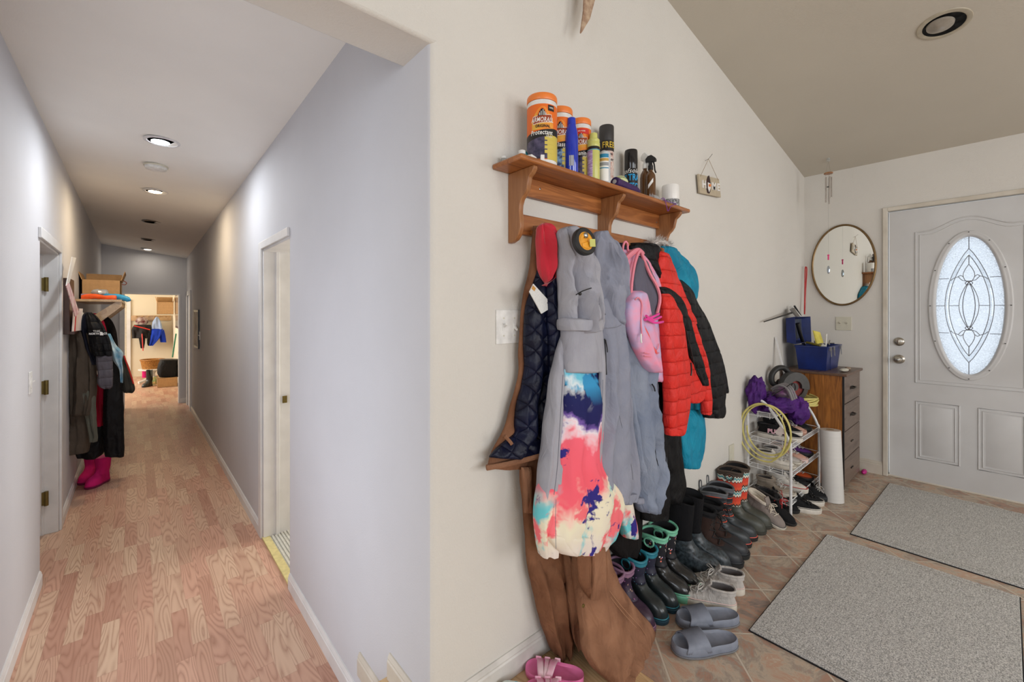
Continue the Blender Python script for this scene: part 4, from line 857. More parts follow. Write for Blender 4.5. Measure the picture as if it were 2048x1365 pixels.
# ================= FOOTWEAR =================
def ringpts(z, xb, xf, w, waist, side, tilt=0, n=40, pt=.8):
    R = []; mid, a = (xb+xf)/2, (xf-xb)/2
    for k in range(n):
        th_ = 2*pi*k/n; cs, sn = math.cos(th_), math.sin(th_); x = math.copysign(abs(cs)**pt, cs); y = math.copysign(abs(sn)**pt, sn)
        f = 1-waist*math.exp(-((x+.25)/.35)**2)+(.10*x if waist else 0)
        R.append(V((mid+a*x, w*y*f+side*.012*waist*8*(max(x, 0)**2)*abs(a)*5*.2, z+tilt*(mid+a*x))))
    return R
def make_boot(name, label, cat, L=.22, hs=.23, w=.040, side=1, mats=None, sole_h=.02, toe_h=.075, shaft_w=.042, split=.13, collar_r=.006, group=None, dip=.02, handle=False, tab=False, cuff=None, ridge=True, extra=None, flare=1.0, bump_out=0, fox=.0020):
    """pull-on boot built from horizontal slices: sole, rubber foot, shaft, collar and lining"""
    S_, F_, T_, C_, I_ = mats
    t = thing(name, label, cat, (0, 0, 0), 0, group)
    def rg(z, xb, xf, w_, wa=0, **k): return ringpts(z, xb*L, xf*L, w_, wa, side, **k)
    so = [rg(0, .0, .99, w*1.0, .22), rg(.004, -.015, 1.01, w*1.06, .2), rg(sole_h*.9, -.015, 1.02, w*1.07, .18), rg(sole_h, -.008, 1.005, w*1.03, .18)]
    mb = MB(); mb.rings(so); mb.build('sole', S_, t, sharp=40)
    ft = [(sole_h, .0, .995, w*1.0, .16), (toe_h*.45, -.005, .99, w*1.0, .13), (toe_h*.75, .0, .955, w*.95, .10), (toe_h, .01, .86, w*.88, .08), (toe_h*1.13, .02, .73, w*.82, .05), (toe_h*1.3, .03, .60, w*.80, 0), (toe_h*1.55, .02, .52, w*.82, 0), (toe_h*1.9, .01, .475, w*.88, 0)]
    prof = [f for f in ft if f[0] < hs]
    zs = toe_h*1.9
    if hs > zs+.02:
        for k in range(1, 7):
            u = k/6; prof.append((zs+(hs-zs)*u, .01-.03*u*flare, .475+.05*u*flare, w*.88+(shaft_w-w*.88)*u, 0))
    pr = smooth_pts(prof, 40); rings = [rg(*p) for p in pr]
    top = rings[-1]; c = sum(top, V())/len(top)
    for i, r in enumerate(rings):      # dip of the collar front/back, gentle wrinkles
        for p in r:
            u = max(0, (pr[i][0]-zs)/(max(hs-zs, .01))); p.z += dip*u*(-((p.x-c.x)/(.25*L))**2*.5+.3)
            if bump_out and pr[i][0] > toe_h*1.2: nn = noise.noise(V((p.x*18, p.y*18, p.z*30+L*50)))*bump_out; p.x += nn; p.y += nn*.6
    si = next((i for i, p in enumerate(pr) if p[0] >= split), len(pr)-1)
    mb = MB(); mb.rings(rings[:si+1], True, si < len(pr)-1); mb.build('foot', F_, t, sharp=60)
    if si < len(pr)-1:
        mb = MB(); mb.rings([[p+(p-c_).normalized()*.0015 for p in r] for r in rings[si:] for c_ in [sum(r, V())/len(r)]], False, False)
        sh = mb.build('shaft', T_, t, sharp=60)
        e = sh.modifiers.new('s', 'SOLIDIFY'); e.thickness = .004; e.offset = -1
    inn = []
    for d_, s_ in ((0, .96), (hs*.08, .86), (hs*.3, .74), (hs*.5, .55)):
        inn.append([V((c.x+(p.x-c.x)*s_, c.y+(p.y-c.y)*s_, p.z-d_)) for p in rings[-1]])
    mb = MB(); mb.rings(inn, False, True); mb.build('lining', I_, t, sharp=60)
    if C_: mb = MB(); mb.tube([p+V((0, 0, .0)) for p in rings[-1]], collar_r, 8, closed=True); mb.rings([[p+(p-c).normalized()*.0025+V((0, 0, -zz)) for p in rings[-1]] for zz in (.0, .018)], False, False); mb.build('collar', C_, t, sharp=80)
    if handle:
        for s_ in (1, -1):
            y = s_*shaft_w; pts = [V((c.x+.022*math.cos(q), s_*(shaft_w+.004), hs-.012+.020*math.sin(q)-.01)) for q in [k*2*pi/16 for k in range(16)]]
            mb = MB(); mb.tube(pts, .004, 8, closed=True); mb.build('pull_handle', C_, t)
    if tab:
        mb = MB(); x0 = -.02*L; mb.tube(curve([(x0, -.0, hs-.02), (x0-.006, 0, hs+.02), (x0-.004, 0, hs+.045), (x0+.004, 0, hs+.045), (x0+.006, 0, hs-.005)], 14), .0035, 6); mb.build('pull_tab', C_ or S_, t)
    if ridge:
        mb = MB(); mb.tube([p+V((0, 0, .001)) for p in rg(sole_h+.004, -.004, 1.0, w*1.02, .17)], fox, 6, closed=True); mb.build('foxing_line', ridge if ridge is not True else F_, t)
    if cuff:
        ri = rings[-6:]; mb = MB(); mb.rings([[c_+(p-c_)*1.12 for p in r] for r in ri for c_ in [sum(r, V())/len(r)]], False, False, True)
        o = mb.build('fur_cuff', cuff, t, sharp=80); e = o.modifiers.new('s', 'SOLIDIFY'); e.thickness = .012
    if extra: extra(t, rings, pr, L, w, hs, c)
    return t
tongue_m = [None]
def laces(n=5, m=None, z0=.6, z1=.98, spread=.5, r=.0018, bow=True):
    def f(t, rings, pr, L, w, hs, c):
        i0, i1 = int(len(rings)*z0), int(len(rings)*z1)-1; rows = []
        for k in range(n):
            r_ = rings[int(i0+(i1-i0)*k/(n-1))]; q = sorted([p for p in r_ if p.x > sum(p_.x for p_ in r_)/len(r_)], key=lambda p: -p.x)
            lf = max(q[:9], key=lambda p: p.y); rt = min(q[:9], key=lambda p: p.y); rows.append((lf, rt, q[0]))
        mb = MB()
        for (a1, b1, f1), (a2, b2_, f2) in zip(rows, rows[1:]):
            o = V((.003, 0, .003))
            mb.tube(curve([a1+o, (f1+f2)/2+o*2, b2_+o], 8), r, 6); mb.tube(curve([b1+o, (f1+f2)/2+o*1.4, a2+o], 8), r, 6)
        if bow:
            T = rows[-1][2]+V((.004, 0, .004))
            for s_ in (1, -1):
                mb.tube(curve([T, T+V((.02, s_*.02, .012)), T+V((.03, s_*.04, -.002)), T+V((.018, s_*.028, -.006)), T], 16), r, 6); mb.tube(curve([T, T+V((.02, s_*.012, -.004)), T+V((.034, s_*.03, -.03))], 10), r, 6)
        mb.build('laces', m, t)
        if hs < .12:   # tongue rising out of the opening
            tg = MB(); x0, x1 = L*.60, L*.42; R_ = []
            for k in range(8):
                u = k/7; x = x0+(x1-x0)*u; z = hs*(.62+.62*u-.08*u*u); R_.append([V((x, y_*w*.55*(1-.15*u), z-abs(y_)**2*.006)) for y_ in (-1, -.6, -.2, .2, .6, 1)]+[V((x-.006, y_*w*.55*(1-.15*u), z-.004-abs(y_)**2*.006)) for y_ in (1, .6, .2, -.2, -.6, -1)])
            tg.rings(R_); tg.build('tongue', tongue_m[0] or m, t)
    return f
def put(t, x, y, deg, z=0, pitch=0, roll=0):
    t.location = (x, y, z); t.rotation_euler = (math.radians(roll), math.radians(pitch), math.radians(deg)); WM[t.name] = Matrix.Identity(4); return t
def pair(mk, items):
    first = None
    for (x, y, deg, lab) in items:
        if first is None: first = put(mk(lab), x, y, deg)
        else: put(dup(first, (x, y, 0), 0, lab), x, y, deg)
def dots(name, base, cols, scale=70, thr=.28, rough=.5):
    """printed motif scatter: voronoi cells coloured at random on a dark ground"""
    m, nt, N, L, B = newmat(name); tc = N.new('ShaderNodeTexCoord'); v = N.new('ShaderNodeTexVoronoi'); v.inputs['Scale'].default_value = scale; v.inputs['Randomness'].default_value = .9; L.new(tc.outputs['Object'], v.inputs[0])
    lt = N.new('ShaderNodeMath'); lt.operation = 'LESS_THAN'; lt.inputs[1].default_value = thr; L.new(v.outputs['Distance'], lt.inputs[0])
    r = N.new('ShaderNodeValToRGB'); r.color_ramp.interpolation = 'CONSTANT'; e = r.color_ramp.elements; e[0].color = rgb(base); e[1].color = rgb(cols[0]); e[1].position = .35
    for i, c in enumerate(cols[1:]): q = e.new(.35+.65*(i+1)/len(cols)); q.color = rgb(c)
    sp = N.new('ShaderNodeSeparateColor'); L.new(v.outputs['Color'], sp.inputs[0]); L.new(sp.outputs[0], r.inputs[0])
    mx = N.new('ShaderNodeMix'); mx.data_type = 'RGBA'; L.new(lt.outputs[0], mx.inputs[0]); mx.inputs[6].default_value = rgb(base); L.new(r.outputs[0], mx.inputs[7]); L.new(mx.outputs[2], B.inputs['Base Color']); B.inputs['Roughness'].default_value = rough
    return m
def bands(name, stops, axis='Z', per=.02, rough=.6, zig=0, zf=0):
    """printed stripes: repeating colour bands along an axis, optionally zigzag"""
    m, nt, N, L, B = newmat(name); tc = N.new('ShaderNodeTexCoord'); sp = N.new('ShaderNodeSeparateXYZ'); L.new(tc.outputs['Object'], sp.inputs[0])
    def M(op, a, b=None):
        n = N.new('ShaderNodeMath'); n.operation = op
        for i, q in enumerate((a, b)):
            if q is None: continue
            if isinstance(q, (int, float)): n.inputs[i].default_value = q
            else: L.new(q, n.inputs[i])
        return n.outputs[0]
    h = sp.outputs[axis]
    if zig:
        s_ = M('ADD', sp.outputs['X'], sp.outputs['Y']); h = M('ADD', h, M('MULTIPLY', M('PINGPONG', s_, zf), zig))
    fr = M('FRACT', M('DIVIDE', h, per)); r = N.new('ShaderNodeValToRGB'); r.color_ramp.interpolation = 'CONSTANT'; e = r.color_ramp.elements
    e[0].position = stops[0][0]; e[0].color = rgb(stops[0][1]); e[1].position = stops[1][0]; e[1].color = rgb(stops[1][1])
    for p, c in stops[2:]: q = e.new(p); q.color = rgb(c)
    L.new(fr, r.inputs[0]); L.new(r.outputs[0], B.inputs['Base Color']); B.inputs['Roughness'].default_value = rough; return m
m_rub = mat('dark green grey rubber', (34, 42, 44), .3, var=.12, vs_=30, coat=.15); m_rubb = mat('black rubber sole', (30, 32, 34), .6)
m_teal = mat('teal rubber', (40, 124, 142), .45); m_mint = mat('mint rubber', (118, 190, 158), .45); m_lil = mat('dusty lilac rubber', (142, 106, 132), .5); m_in = mat('black lining', (24, 24, 27), .9)
m_navysole = mat('deep teal sole rubber', (24, 62, 78), .5)
m_neo = cloth('black neoprene', (12, 12, 16), .85); m_glit = mat('glitter black rubber', (40, 40, 40), .28, var=.5, vs_=600, coat=.3); m_camo = mat('mottled dark rubber', (66, 76, 82), .35, col2=(28, 34, 38), vs_=75)
pair(lambda l: make_boot('rain_boot', l, 'boot', .21, .205, .038, 1, (mat('plum sole', (120, 84, 104), .5), mat('plum rubber', (58, 38, 58), .35), dots('plum motif print', (52, 34, 58), [(150, 90, 140), (180, 150, 120)], 90), m_lil, m_in), split=.09, shaft_w=.048, ridge=m_lil, group='plum rain boots', handle=True),
     [(1.520, 1.105, -88, 'purple rain boot with lilac collar, toe showing beside brown overalls'), (1.455, 1.108, -90, 'purple rain boot mostly hidden behind the brown overalls')])
pair(lambda l: make_boot('rain_boot', l, 'boot', .215, .215, .039, 1, (m_navysole, m_rub, dots('star motif print', (40, 40, 58), [(170, 190, 200), (140, 100, 160), (90, 150, 170)], 95, .22), m_teal, m_in), split=.11, shaft_w=.046, ridge=m_teal, group='teal trimmed rain boots', handle=True),
     [(1.612, 1.10, -91, 'teal collared rain boot nearer the brown overalls'), (1.702, 1.105, -89, 'teal collared rain boot next to the mint trimmed pair')])
pair(lambda l: make_boot('rain_boot', l, 'boot', .225, .25, .042, 1, (m_mint, m_glit, dots('butterfly motif print', (30, 30, 36), [(220, 210, 200), (220, 120, 100), (120, 200, 170), (200, 170, 200)], 75, .30), m_mint, m_in), split=.115, shaft_w=.050, ridge=m_mint, sole_h=.034, group='mint trimmed rain boots', handle=True, fox=.0030),
     [(1.775, 1.105, -81, 'mint collared glitter rain boot, left of its pair'), (1.872, 1.11, -83, 'mint collared glitter rain boot, right of its pair')])
pair(lambda l: make_boot('winter_boot', l, 'boot', .262, .34, .050, 1, (m_rubb, m_camo, m_neo, None, m_in), split=.16, shaft_w=.052, group='tall black winter boots', toe_h=.090, dip=.03),
     [(1.985, 1.105, -70, 'tall black winter boot with mottled rubber foot beside mint boots'), (2.095, 1.11, -74, 'tall black winter boot beside the brown laced boots')])
m_blc = mat('black lace', (28, 26, 26), .8); m_brl = cloth('brown nubuck', (54, 38, 33), .85)
pair(lambda l: make_boot('pac_boot', l, 'boot', .265, .235, .054, 1, (m_rubb, mat('charcoal rubber foot', (32, 36, 42), .45), m_brl, cloth('black pile cuff', (30, 30, 32), .95), m_in), split=.085, shaft_w=.050, sole_h=.024, collar_r=.011, group='brown laced snow boots', extra=laces(6, m_blc, .35, .98, r=.0026), bump_out=.006),
     [(2.195, 1.095, -77, 'brown laced snow boot with black cuff, nearer the sneakers'), (2.30, 1.105, -77, 'brown laced snow boot with black cuff, nearer striped boots')])
m_cor = mat('coral rubber', (232, 96, 80), .45)
pair(lambda l: make_boot('rain_boot', l, 'boot', .245, .27, .044, 1, (m_rubb, mat('slate rubber', (44, 50, 54), .42), bands('black knit with coral stripes', [(0, (28, 28, 34)), (.42, (226, 92, 64)), (.55, (28, 28, 34)), (.75, (90, 92, 100)), (.83, (28, 28, 34))], per=.034), mat('grey binding', (92, 94, 98), .7), m_in), split=.115, shaft_w=.048, ridge=m_cor, group='striped rain boots', tab=True),
     [(2.385, 1.105, -66, 'black rain boot with coral stripes, left of its pair'), (2.485, 1.11, -67, 'black rain boot with coral stripes, right of its pair')])
m_trb = bands('zigzag red teal white knit', [(0, (214, 66, 44)), (.30, (90, 36, 30)), (.36, (224, 216, 200)), (.50, (70, 150, 156)), (.62, (224, 216, 200)), (.68, (56, 54, 48)), (.80, (222, 84, 50))], per=.085, zig=1.0, zf=.011)
m_olr = mat('olive grey rubber', (70, 72, 64), .45, var=.08)
pair(lambda l: make_boot('rain_boot', l, 'boot', .245, .33, .046, 1, (mat('olive sole', (62, 62, 56), .6), m_olr, m_trb, mat('brown binding', (70, 56, 46), .7), m_in), split=.125, shaft_w=.052, collar_r=.007, group='zigzag patterned rain boots', handle=True),
     [(2.615, 1.11, -72, 'olive rain boot with red zigzag shaft, left of its pair'), (2.725, 1.115, -76, 'olive rain boot with red zigzag shaft, right of its pair')])
# moccasin slippers with fleece
m_gsu = cloth('grey suede', (138, 128, 122), .85); m_fle = mat('cream fleece', (214, 204, 188), 1, bump=1, bs=120)
def mocc(l):
    tongue_m[0] = m_gsu
    return make_boot('moccasin_slipper', l, 'slipper', .25, .105, .046, 1, (mat('white foam sole', (210, 204, 190), .6), m_gsu, m_gsu, None, m_fle), toe_h=.05, split=.3, shaft_w=.045, sole_h=.018, cuff=m_fle, group='grey fleece slippers', extra=laces(4, m_fle, .5, .9, r=.0022), ridge=mat('dark grey piping', (100, 96, 94), .7))
a_ = put(mocc('grey moccasin slipper with cream fleece collar tipped against the wall'), 2.86, 1.06, -98, .085, 22)
b_ = put(dup(a_, (0, 0, 0), 0, 'grey fleece lined slipper behind the tipped moccasin'), 2.90, 1.10, -80, .0, 0)
m_bsu = cloth('black suede', (22, 22, 24), .9); m_bfur = mat('grey black fur', (74, 68, 66), 1, bump=1, bs=160, col2=(30, 28, 28), vs_=80)
def fslip(l):
    tongue_m[0] = m_bsu
    return make_boot('fur_slipper', l, 'slipper', .24, .115, .044, 1, (m_rubb, m_bsu, m_bsu, None, m_in), toe_h=.048, split=.3, cuff=m_bfur, group='black fur slippers', ridge=False, extra=laces(4, mat('red white cord', (190, 40, 40), .7), .45, .9, r=.002))
a_ = put(fslip('black suede slipper with grey fur cuff in front of shoe rack'), 2.955, 1.03, -98, .05, 14)
b_ = put(dup(a_, (0, 0, 0), 0, 'black suede slipper tucked behind the furry one by the rack'), 3.12, 1.07, -90, 0, 0)
# sneakers
m_lg = cloth('light grey mesh', (190, 184, 178), .8, bump=.5, bs=400); m_pks = mat('pale pink foam', (228, 198, 190), .55); m_wfo = mat('off white foam', (206, 198, 184), .6); m_wlace = mat('white lace', (196, 192, 186), .8)
def sneaker(l, ma=m_lg, so=m_wfo, line=m_pks, la=m_wlace, L=.235, grp='light grey sneakers', name='sneaker', tall=.095, inn=None, bow=True):
    tongue_m[0] = ma
    return make_boot(name, l, 'shoe', L, tall, .040, 1, (so, ma, ma, ma, inn or mat('grey lining', (96, 92, 92), .9)), toe_h=.046, split=.3, shaft_w=.036, sole_h=.028, collar_r=.0055, group=grp, ridge=line, dip=.012, extra=laces(5, la, .5, .93, r=.0022, bow=bow), flare=.2)
def fwd(x0, y0, x1, y1): return math.degrees(math.atan2(y1-y0, x1-x0))
a_ = put(sneaker('light grey mesh sneaker nearer the slides'), 1.905, .735, fwd(1.905, .735, 1.80, .945))
b_ = put(dup(a_, (0, 0, 0), 0, 'light grey mesh sneaker behind the other, toward the boots'), 2.045, .755, fwd(2.045, .755, 1.93, .96))
# slides
m_sl = mat('blue grey EVA foam', (128, 134, 148), .6, bump=.1, bs=300); m_slb = mat('blue grey sole', (112, 112, 116), .7)
def slide(l):
    t = thing('slide_sandal', l, 'slide', (0, 0, 0), 0, 'grey slides on the tiles'); L = .255; w = .048
    R = [ringpts(z, xb*L, xf*L, w*s_, .12, 1) for z, xb, xf, s_ in ((0, .02, .98, .96), (.006, 0, 1.0, 1.03), (.022, -.005, 1.005, 1.06), (.033, 0, 1.0, 1.02), (.036, .015, .985, .97), (.031, .03, .97, .90), (.027, .06, .94, .82))]
    mb = MB(); mb.rings(R); fb = mb.build('footbed', m_sl, t, sharp=50)
    mb = MB(); mb.tube([p for p in ringpts(.006, 0, L, w*1.05, .12, 1)], .0035, 6, closed=True); mb.build('outsole', m_slb, t)
    R = []; n = 26
    for k in range(n+1):
        a = pi*k/n; y = -w*1.04*math.cos(a); z = .020+.048*abs(math.sin(a))**.7
        x0 = L*(.50+.04*math.sin(a)); x1 = L*(.88-.06*math.sin(a)); cols = []
        for j in range(25):
            u = j/24; x = x0+(x1-x0)*u; rid = .0012*math.sin(j*pi) ; cols.append((x, u))
        R.append([V((x, y*(1-.06*u), z-(u*.016)*abs(math.sin(a))+(.0022*(j % 2)))) for j, (x, u) in enumerate(cols)])
    mb = MB(); mb.rings(R, False, False, close=False); o = mb.build('strap', m_sl, t, sharp=180); e = o.modifiers.new('s', 'SOLIDIFY'); e.thickness = .006; e.offset = -1
    return t
a_ = put(slide('grey ribbed slide lying closest to the overalls'), 1.71, .66, fwd(1.71, .66, 1.50, .80))
b_ = put(dup(a_, (0, 0, 0), 0, 'grey ribbed slide between its mate and the sneakers'), 1.845, .705, fwd(1.845, .705, 1.645, .86))
# pink sandals
m_pk = mat('pink EVA footbed', (232, 120, 172), .5, var=.03); m_pkw = mat('pale pink marbled strap', (238, 206, 214), .5, col2=(234, 160, 190), vs_=25)
def sandal(l):
    t = thing('strap_sandal', l, 'sandal', (0, 0, 0), 0, 'pink strap sandals'); L = .20; w = .042
    R = [ringpts(z, xb*L, xf*L, w*s_, .14, 1) for z, xb, xf, s_ in ((0, .02, .98, .96), (.005, 0, 1.0, 1.03), (.020, -.005, 1.005, 1.06), (.026, 0, 1.0, 1.02), (.023, .03, .97, .90), (.019, .06, .94, .82))]
    mb = MB(); mb.rings(R); fb = mb.build('footbed', m_pk, t, sharp=50)
    for (xa, xb_, hh, wd) in ((.80, .68, .026, .024), (.46, .60, .032, .024), (.64, .62, .029, .016)):
        R = []; n = 22
        for k in range(n+1):
            a = pi*k/n; y = -w*1.05*math.cos(a); z = .012+hh*abs(math.sin(a))**.75; x = L*(xa+(xb_-xa)*k/n); R.append([V((x-wd/2, y, z-.001)), V((x-wd/4, y, z+.001)), V((x+wd/4, y, z+.001)), V((x+wd/2, y, z-.001))])
        mb = MB(); mb.rings(R, False, False, close=False); o = mb.build('strap', m_pkw, t, sharp=180); e = o.modifiers.new('s', 'SOLIDIFY'); e.thickness = .0045
        y = w*.9; mb = MB(); mb.box((L*xa, -w*.78, .012+hh*.72), (.020, .004, .014)); mb.build('buckle', m_pkw, t, bevel=.002)
    return t
a_ = put(sandal('pink strap sandal touching the brown overalls'), 1.145, .935, fwd(1.145, .935, 1.03, 1.09), 0)
b_ = put(dup(a_, (0, 0, 0), 0, 'pink strap sandal lowest at the picture edge'), 1.10, .885, fwd(1.10, .885, .965, 1.03), 0)
mb = MB(); mb.rings([ringpts(z, .0, .17, .036*s_, .1, 1) for z, s_ in ((0, .9), (.012, 1), (.03, .95), (.04, .6))])
for v in mb.bm.verts: v.co = Matrix.Rotation(math.radians(120), 3, 'Z') @ v.co+V((.99, .935, 0))
tag(mb.build('child_slipper', dots('pastel motif', (206, 214, 208), [(230, 160, 160), (140, 190, 200), (230, 220, 140)], 60, .4)), 'pastel patterned slipper at the lower edge beside sandals', 'slipper')
# rack shoes
m_bmesh = cloth('black mesh', (24, 24, 26), .8, bump=.5, bs=400); m_wleath = mat('white leather', (216, 210, 200), .5); m_pkl = cloth('blush suede', (204, 160, 142), .8); m_red = mat('red leather', (204, 52, 44), .45)
def onrack(t, x, y, z, deg): return put(t, x, y, z=z, deg=deg)
px_ = sneaker('black sneaker with pink lettering on second rack shelf', m_bmesh, m_wleath, m_wleath, m_bk, .25, None); 
tx = text('PUMA', .036, mat('pink lettering', (226, 176, 190), .5), px_, (.115, -.0435, .052), (pi/2, 0, 0), ext=.002, bold=.002)
put(px_, 3.16, 1.08, -82, SH[2]-.0)
rs = [('black sneaker with a white heel, upper shelf behind the lettered one', m_bmesh, m_wleath, 3.275, 1.085, SH[2]+.01, -80), ('blush suede sneaker on the second rack shelf', m_pkl, m_pkl, 3.39, 1.09, SH[2], -84), ('black shoe with turquoise laces at right of second shelf', m_bmesh, m_rubb, 3.52, 1.09, SH[2], -88),
      ('white knit sneaker at the left of third rack shelf', m_wleath, m_wfo, 3.13, 1.08, SH[1], -84), ('grey white sneaker beside the knit one on third shelf', m_lg, m_wfo, 3.25, 1.08, SH[1], -86), ('pink toed shoe on third rack shelf', m_pkl, m_pks, 3.38, 1.07, SH[1], -95), ('purple grey sneaker at right of third shelf', cloth('purple mesh', (92, 50, 120), .8), m_rubb, 3.51, 1.08, SH[1], -84),
      ('beige shoe on the bottom rack shelf, left end', cloth('beige canvas', (150, 138, 124), .8), m_wfo, 3.14, 1.08, SH[0], -88), ('white sneaker with red swoosh like stripe on bottom shelf', m_wleath, m_wleath, 3.27, 1.05, SH[0], -84), ('black strappy shoe on the bottom rack shelf', m_bmesh, m_rubb, 3.40, 1.08, SH[0], -88), ('orange and black shoe at right of bottom shelf', cloth('orange mesh', (196, 84, 40), .8), m_rubb, 3.53, 1.08, SH[0], -88)]
cy_l = mat('turquoise lace', (60, 180, 200), .6)
for l, ma, so, x, y, z, dg in rs:
    l = l.replace('swoosh like ', ''); t = sneaker(l, ma, so, m_red if 'red stripe' in l else so, cy_l if 'turquoise' in l else (m_wlace if ma is not m_bmesh else m_bk), .225, None); put(t, x, y, dg, z)
for l, x, y, dg in (('black sneaker with white sole on floor before the rack', 3.13, .93, -62), ('black sneaker with white sole on floor nearest the roll', 3.27, .945, -60)):
    put(sneaker(l, m_bmesh, m_wleath, m_wleath, m_bk, .215, 'black white sneakers on the floor'), x, y, dg)
t = sneaker('low black lace shoe between rack foot and white roll', m_bmesh, m_rubb, m_rubb, m_wlace, .2, None); put(t, 3.385, .90, -50)

# ================= ON THE RACK =================
m_purp = cloth('purple ripstop', (84, 34, 120), .6, col2=(58, 22, 92), bump=.6, bs=28)
def blob(c, r, sc_, amp, s, seed, n=64):
    mb = MB(); c = V(c); R = []
    for i in range(1, 40):
        t_ = pi*i/40; ring = []
        for k in range(n):
            d = V((math.sin(t_)*math.cos(2*pi*k/n), math.sin(t_)*math.sin(2*pi*k/n), -math.cos(t_)))
            q = d*s+V((seed, 0, 0)); f = 1+amp*(noise.noise(q)+.28*(1-2*abs(noise.noise(q*2.1)))+.10*(1-2*abs(noise.noise(q*4.3))))
            ring.append(c+V((d.x*sc_[0], d.y*sc_[1], d.z*sc_[2]))*r*f)
        R.append(ring)
    mb.rings(R); return mb
t = thing('purple_jacket', 'crumpled purple jacket heaped on the top of shoe rack', 'jacket', (3.2, 1.0, .6))
b = blob((3.24, .985, .655), .2, (1.05, .46, .36), .28, 2.0, 3)
for v in b.bm.verts: v.co.z = max(v.co.z, .604-.08*max(0, .92-v.co.y)); v.co.y = min(v.co.y, 1.112)
b.build('body', m_purp, t, sharp=180)
b = blob((3.08, 1.06, .72), .085, (.95, .55, 1.25), .35, 2, 9)
for v in b.bm.verts: v.co.y = min(v.co.y, 1.112)
b.build('hood', m_purp, t, sharp=180)
b = blob((3.36, .90, .60), .09, (1.2, .6, .9), .3, 2, 5); b.build('sleeve', m_purp, t, sharp=180)
# circular saw
m_sg = mat('grey cast guard', (84, 84, 84), .4, .5); sx, sy, sz = 3.50, .96, .735
saw = thing('circular_saw', 'grey and black circular saw with red blade on top of rack', 'circular saw', (sx, sy, .64))
nS = V((-.55, -.83, 0)).normalized(); uS = V((nS.y, -nS.x, 0)) * -1; 
def disc(r0, r1, o0, o1, name, m, par, a0=0, a1=2*pi, n=40, c=(0, 0)):
    mb = MB(); C_ = V((sx, sy, sz)); R = []
    for k in range(n+1):
        a = a0+(a1-a0)*k/n; d = uS*math.cos(a)+V((0, 0, 1))*math.sin(a); R.append([C_+uS*c[0]+V((0, 0, c[1]))+d*r+nS*o for r, o in ((r0, o0), (r1, o0), (r1, o1), (r0, o1))])
    full = abs(a1-a0-2*pi) < .01
    mb.rings(R, not full, not full); return mb.build(name, m, par)
disc(.001, .088, -.004, -.001, 'blade', mat('red painted blade', (150, 40, 40), .4, .3, col2=(110, 60, 56), vs_=30), saw); disc(.001, .028, -.001, .008, 'arbor', m_sg, saw)
disc(.045, .105, -.03, .02, 'blade_guard', m_sg, saw, -.2, pi+.1); disc(.07, .102, -.02, .012, 'lower_guard', mat('steel lower guard', (84, 82, 80), .35, .6), saw, pi, 2*pi)
C_ = V((sx, sy, sz))
MB().tube([C_-nS*.02, C_-nS*.13], [.045, .040], 24).build('motor', m_black, saw)
mb = MB(); mb.tube(curve([C_-nS*.05+uS*.03+V((0, 0, .05)), C_-nS*.06+uS*-.02+V((0, 0, .12)), C_-nS*.06-uS*.08+V((0, 0, .125)), C_-nS*.06-uS*.125+V((0, 0, .08)), C_-nS*.06-uS*.12+V((0, 0, .02)), C_-nS*.06-uS*.05+V((0, 0, .0))], 30), .019, 12); mb.build('handle', mat('black rubber grip', (34, 33, 33), .55), saw)
MB().box(C_-nS*.05-uS*.055+V((0, 0, .03)), (.05, .03, .035)).build('orange_switch_housing', mat('orange plastic', (222, 76, 36), .4), saw, bevel=.006)
mb = MB(); mb.box(C_-nS*.03+V((0, 0, -.088)), (.20, .10, .005), Matrix.Rotation(math.atan2(uS.y, uS.x), 3, 'Z')); mb.build('base_plate', m_sg, saw)
# goggles / climbing shoe like item on purple jacket
t = thing('bike_helmet', 'black and violet kids helmet lying on purple jacket', 'helmet', (3.22, .95, .7))
b = blob((3.215, .945, .728), .075, (1.15, .8, .62), .06, 2, 1); b.build('shell', mat('violet grey helmet shell', (112, 60, 110), .35, col2=(60, 58, 62), vs_=18), t, sharp=180)
for k in range(3): MB().tube(curve([(3.15+.04*k, .875, .70), (3.15+.04*k, .90, .765), (3.16+.045*k, .95, .785), (3.17+.04*k, 1.0, .755)], 14), .008, 8).build('vent_rib', mat('grey helmet rib', (128, 124, 126), .4), t)
MB().tube(curve([(3.10, .98, .72), (3.14, .92, .77), (3.22, .89, .80), (3.30, .90, .75), (3.28, .93, .70)], 24), .003, 6).build('strap', m_black, t)
# cords
m_yc = mat('pale yellow cord rubber', (212, 200, 120), .5)
mb = MB(); pts = []
for k in range(7*28):
    a = 2*pi*k/28; q = k/28; pts.append((3.53+(.125+.008*math.sin(q*2.1))*math.cos(a), .93+(.095+.006*math.cos(q*1.7))*math.sin(a), .617+.0075*(q % 7)+.006*math.sin(a*2+q)))
mb.tube(pts, .0055, 8); tag(mb.build('extension_cord', m_yc), 'coiled pale yellow extension cord lying under the circular saw', 'cord', None)
mb = MB(); pts = []
for k in range(3*40):
    a = 2*pi*k/40; q = k/40; rz_ = .155+.012*(q % 3); ry_ = .125+.010*((q*1.3) % 3)
    pts.append((3.012-.006*q, .97+ry_*math.cos(a)+.01*q, .52-rz_*math.sin(a)*(1.0)-.01*q))
mb.tube(pts, .0050, 8); c2 = mb.build('extension_cord', m_yc)
tag(c2, 'yellow extension cord loops hanging from the left side of rack', 'cord')
mb = MB(); p = P(1560, 864, X=3.0); mb.box(p, (.003, .038, .05), Matrix.Rotation(.6, 3, 'X')); mb.build('paper_tag', mat('creased white tag', (212, 200, 194), .7), c2)
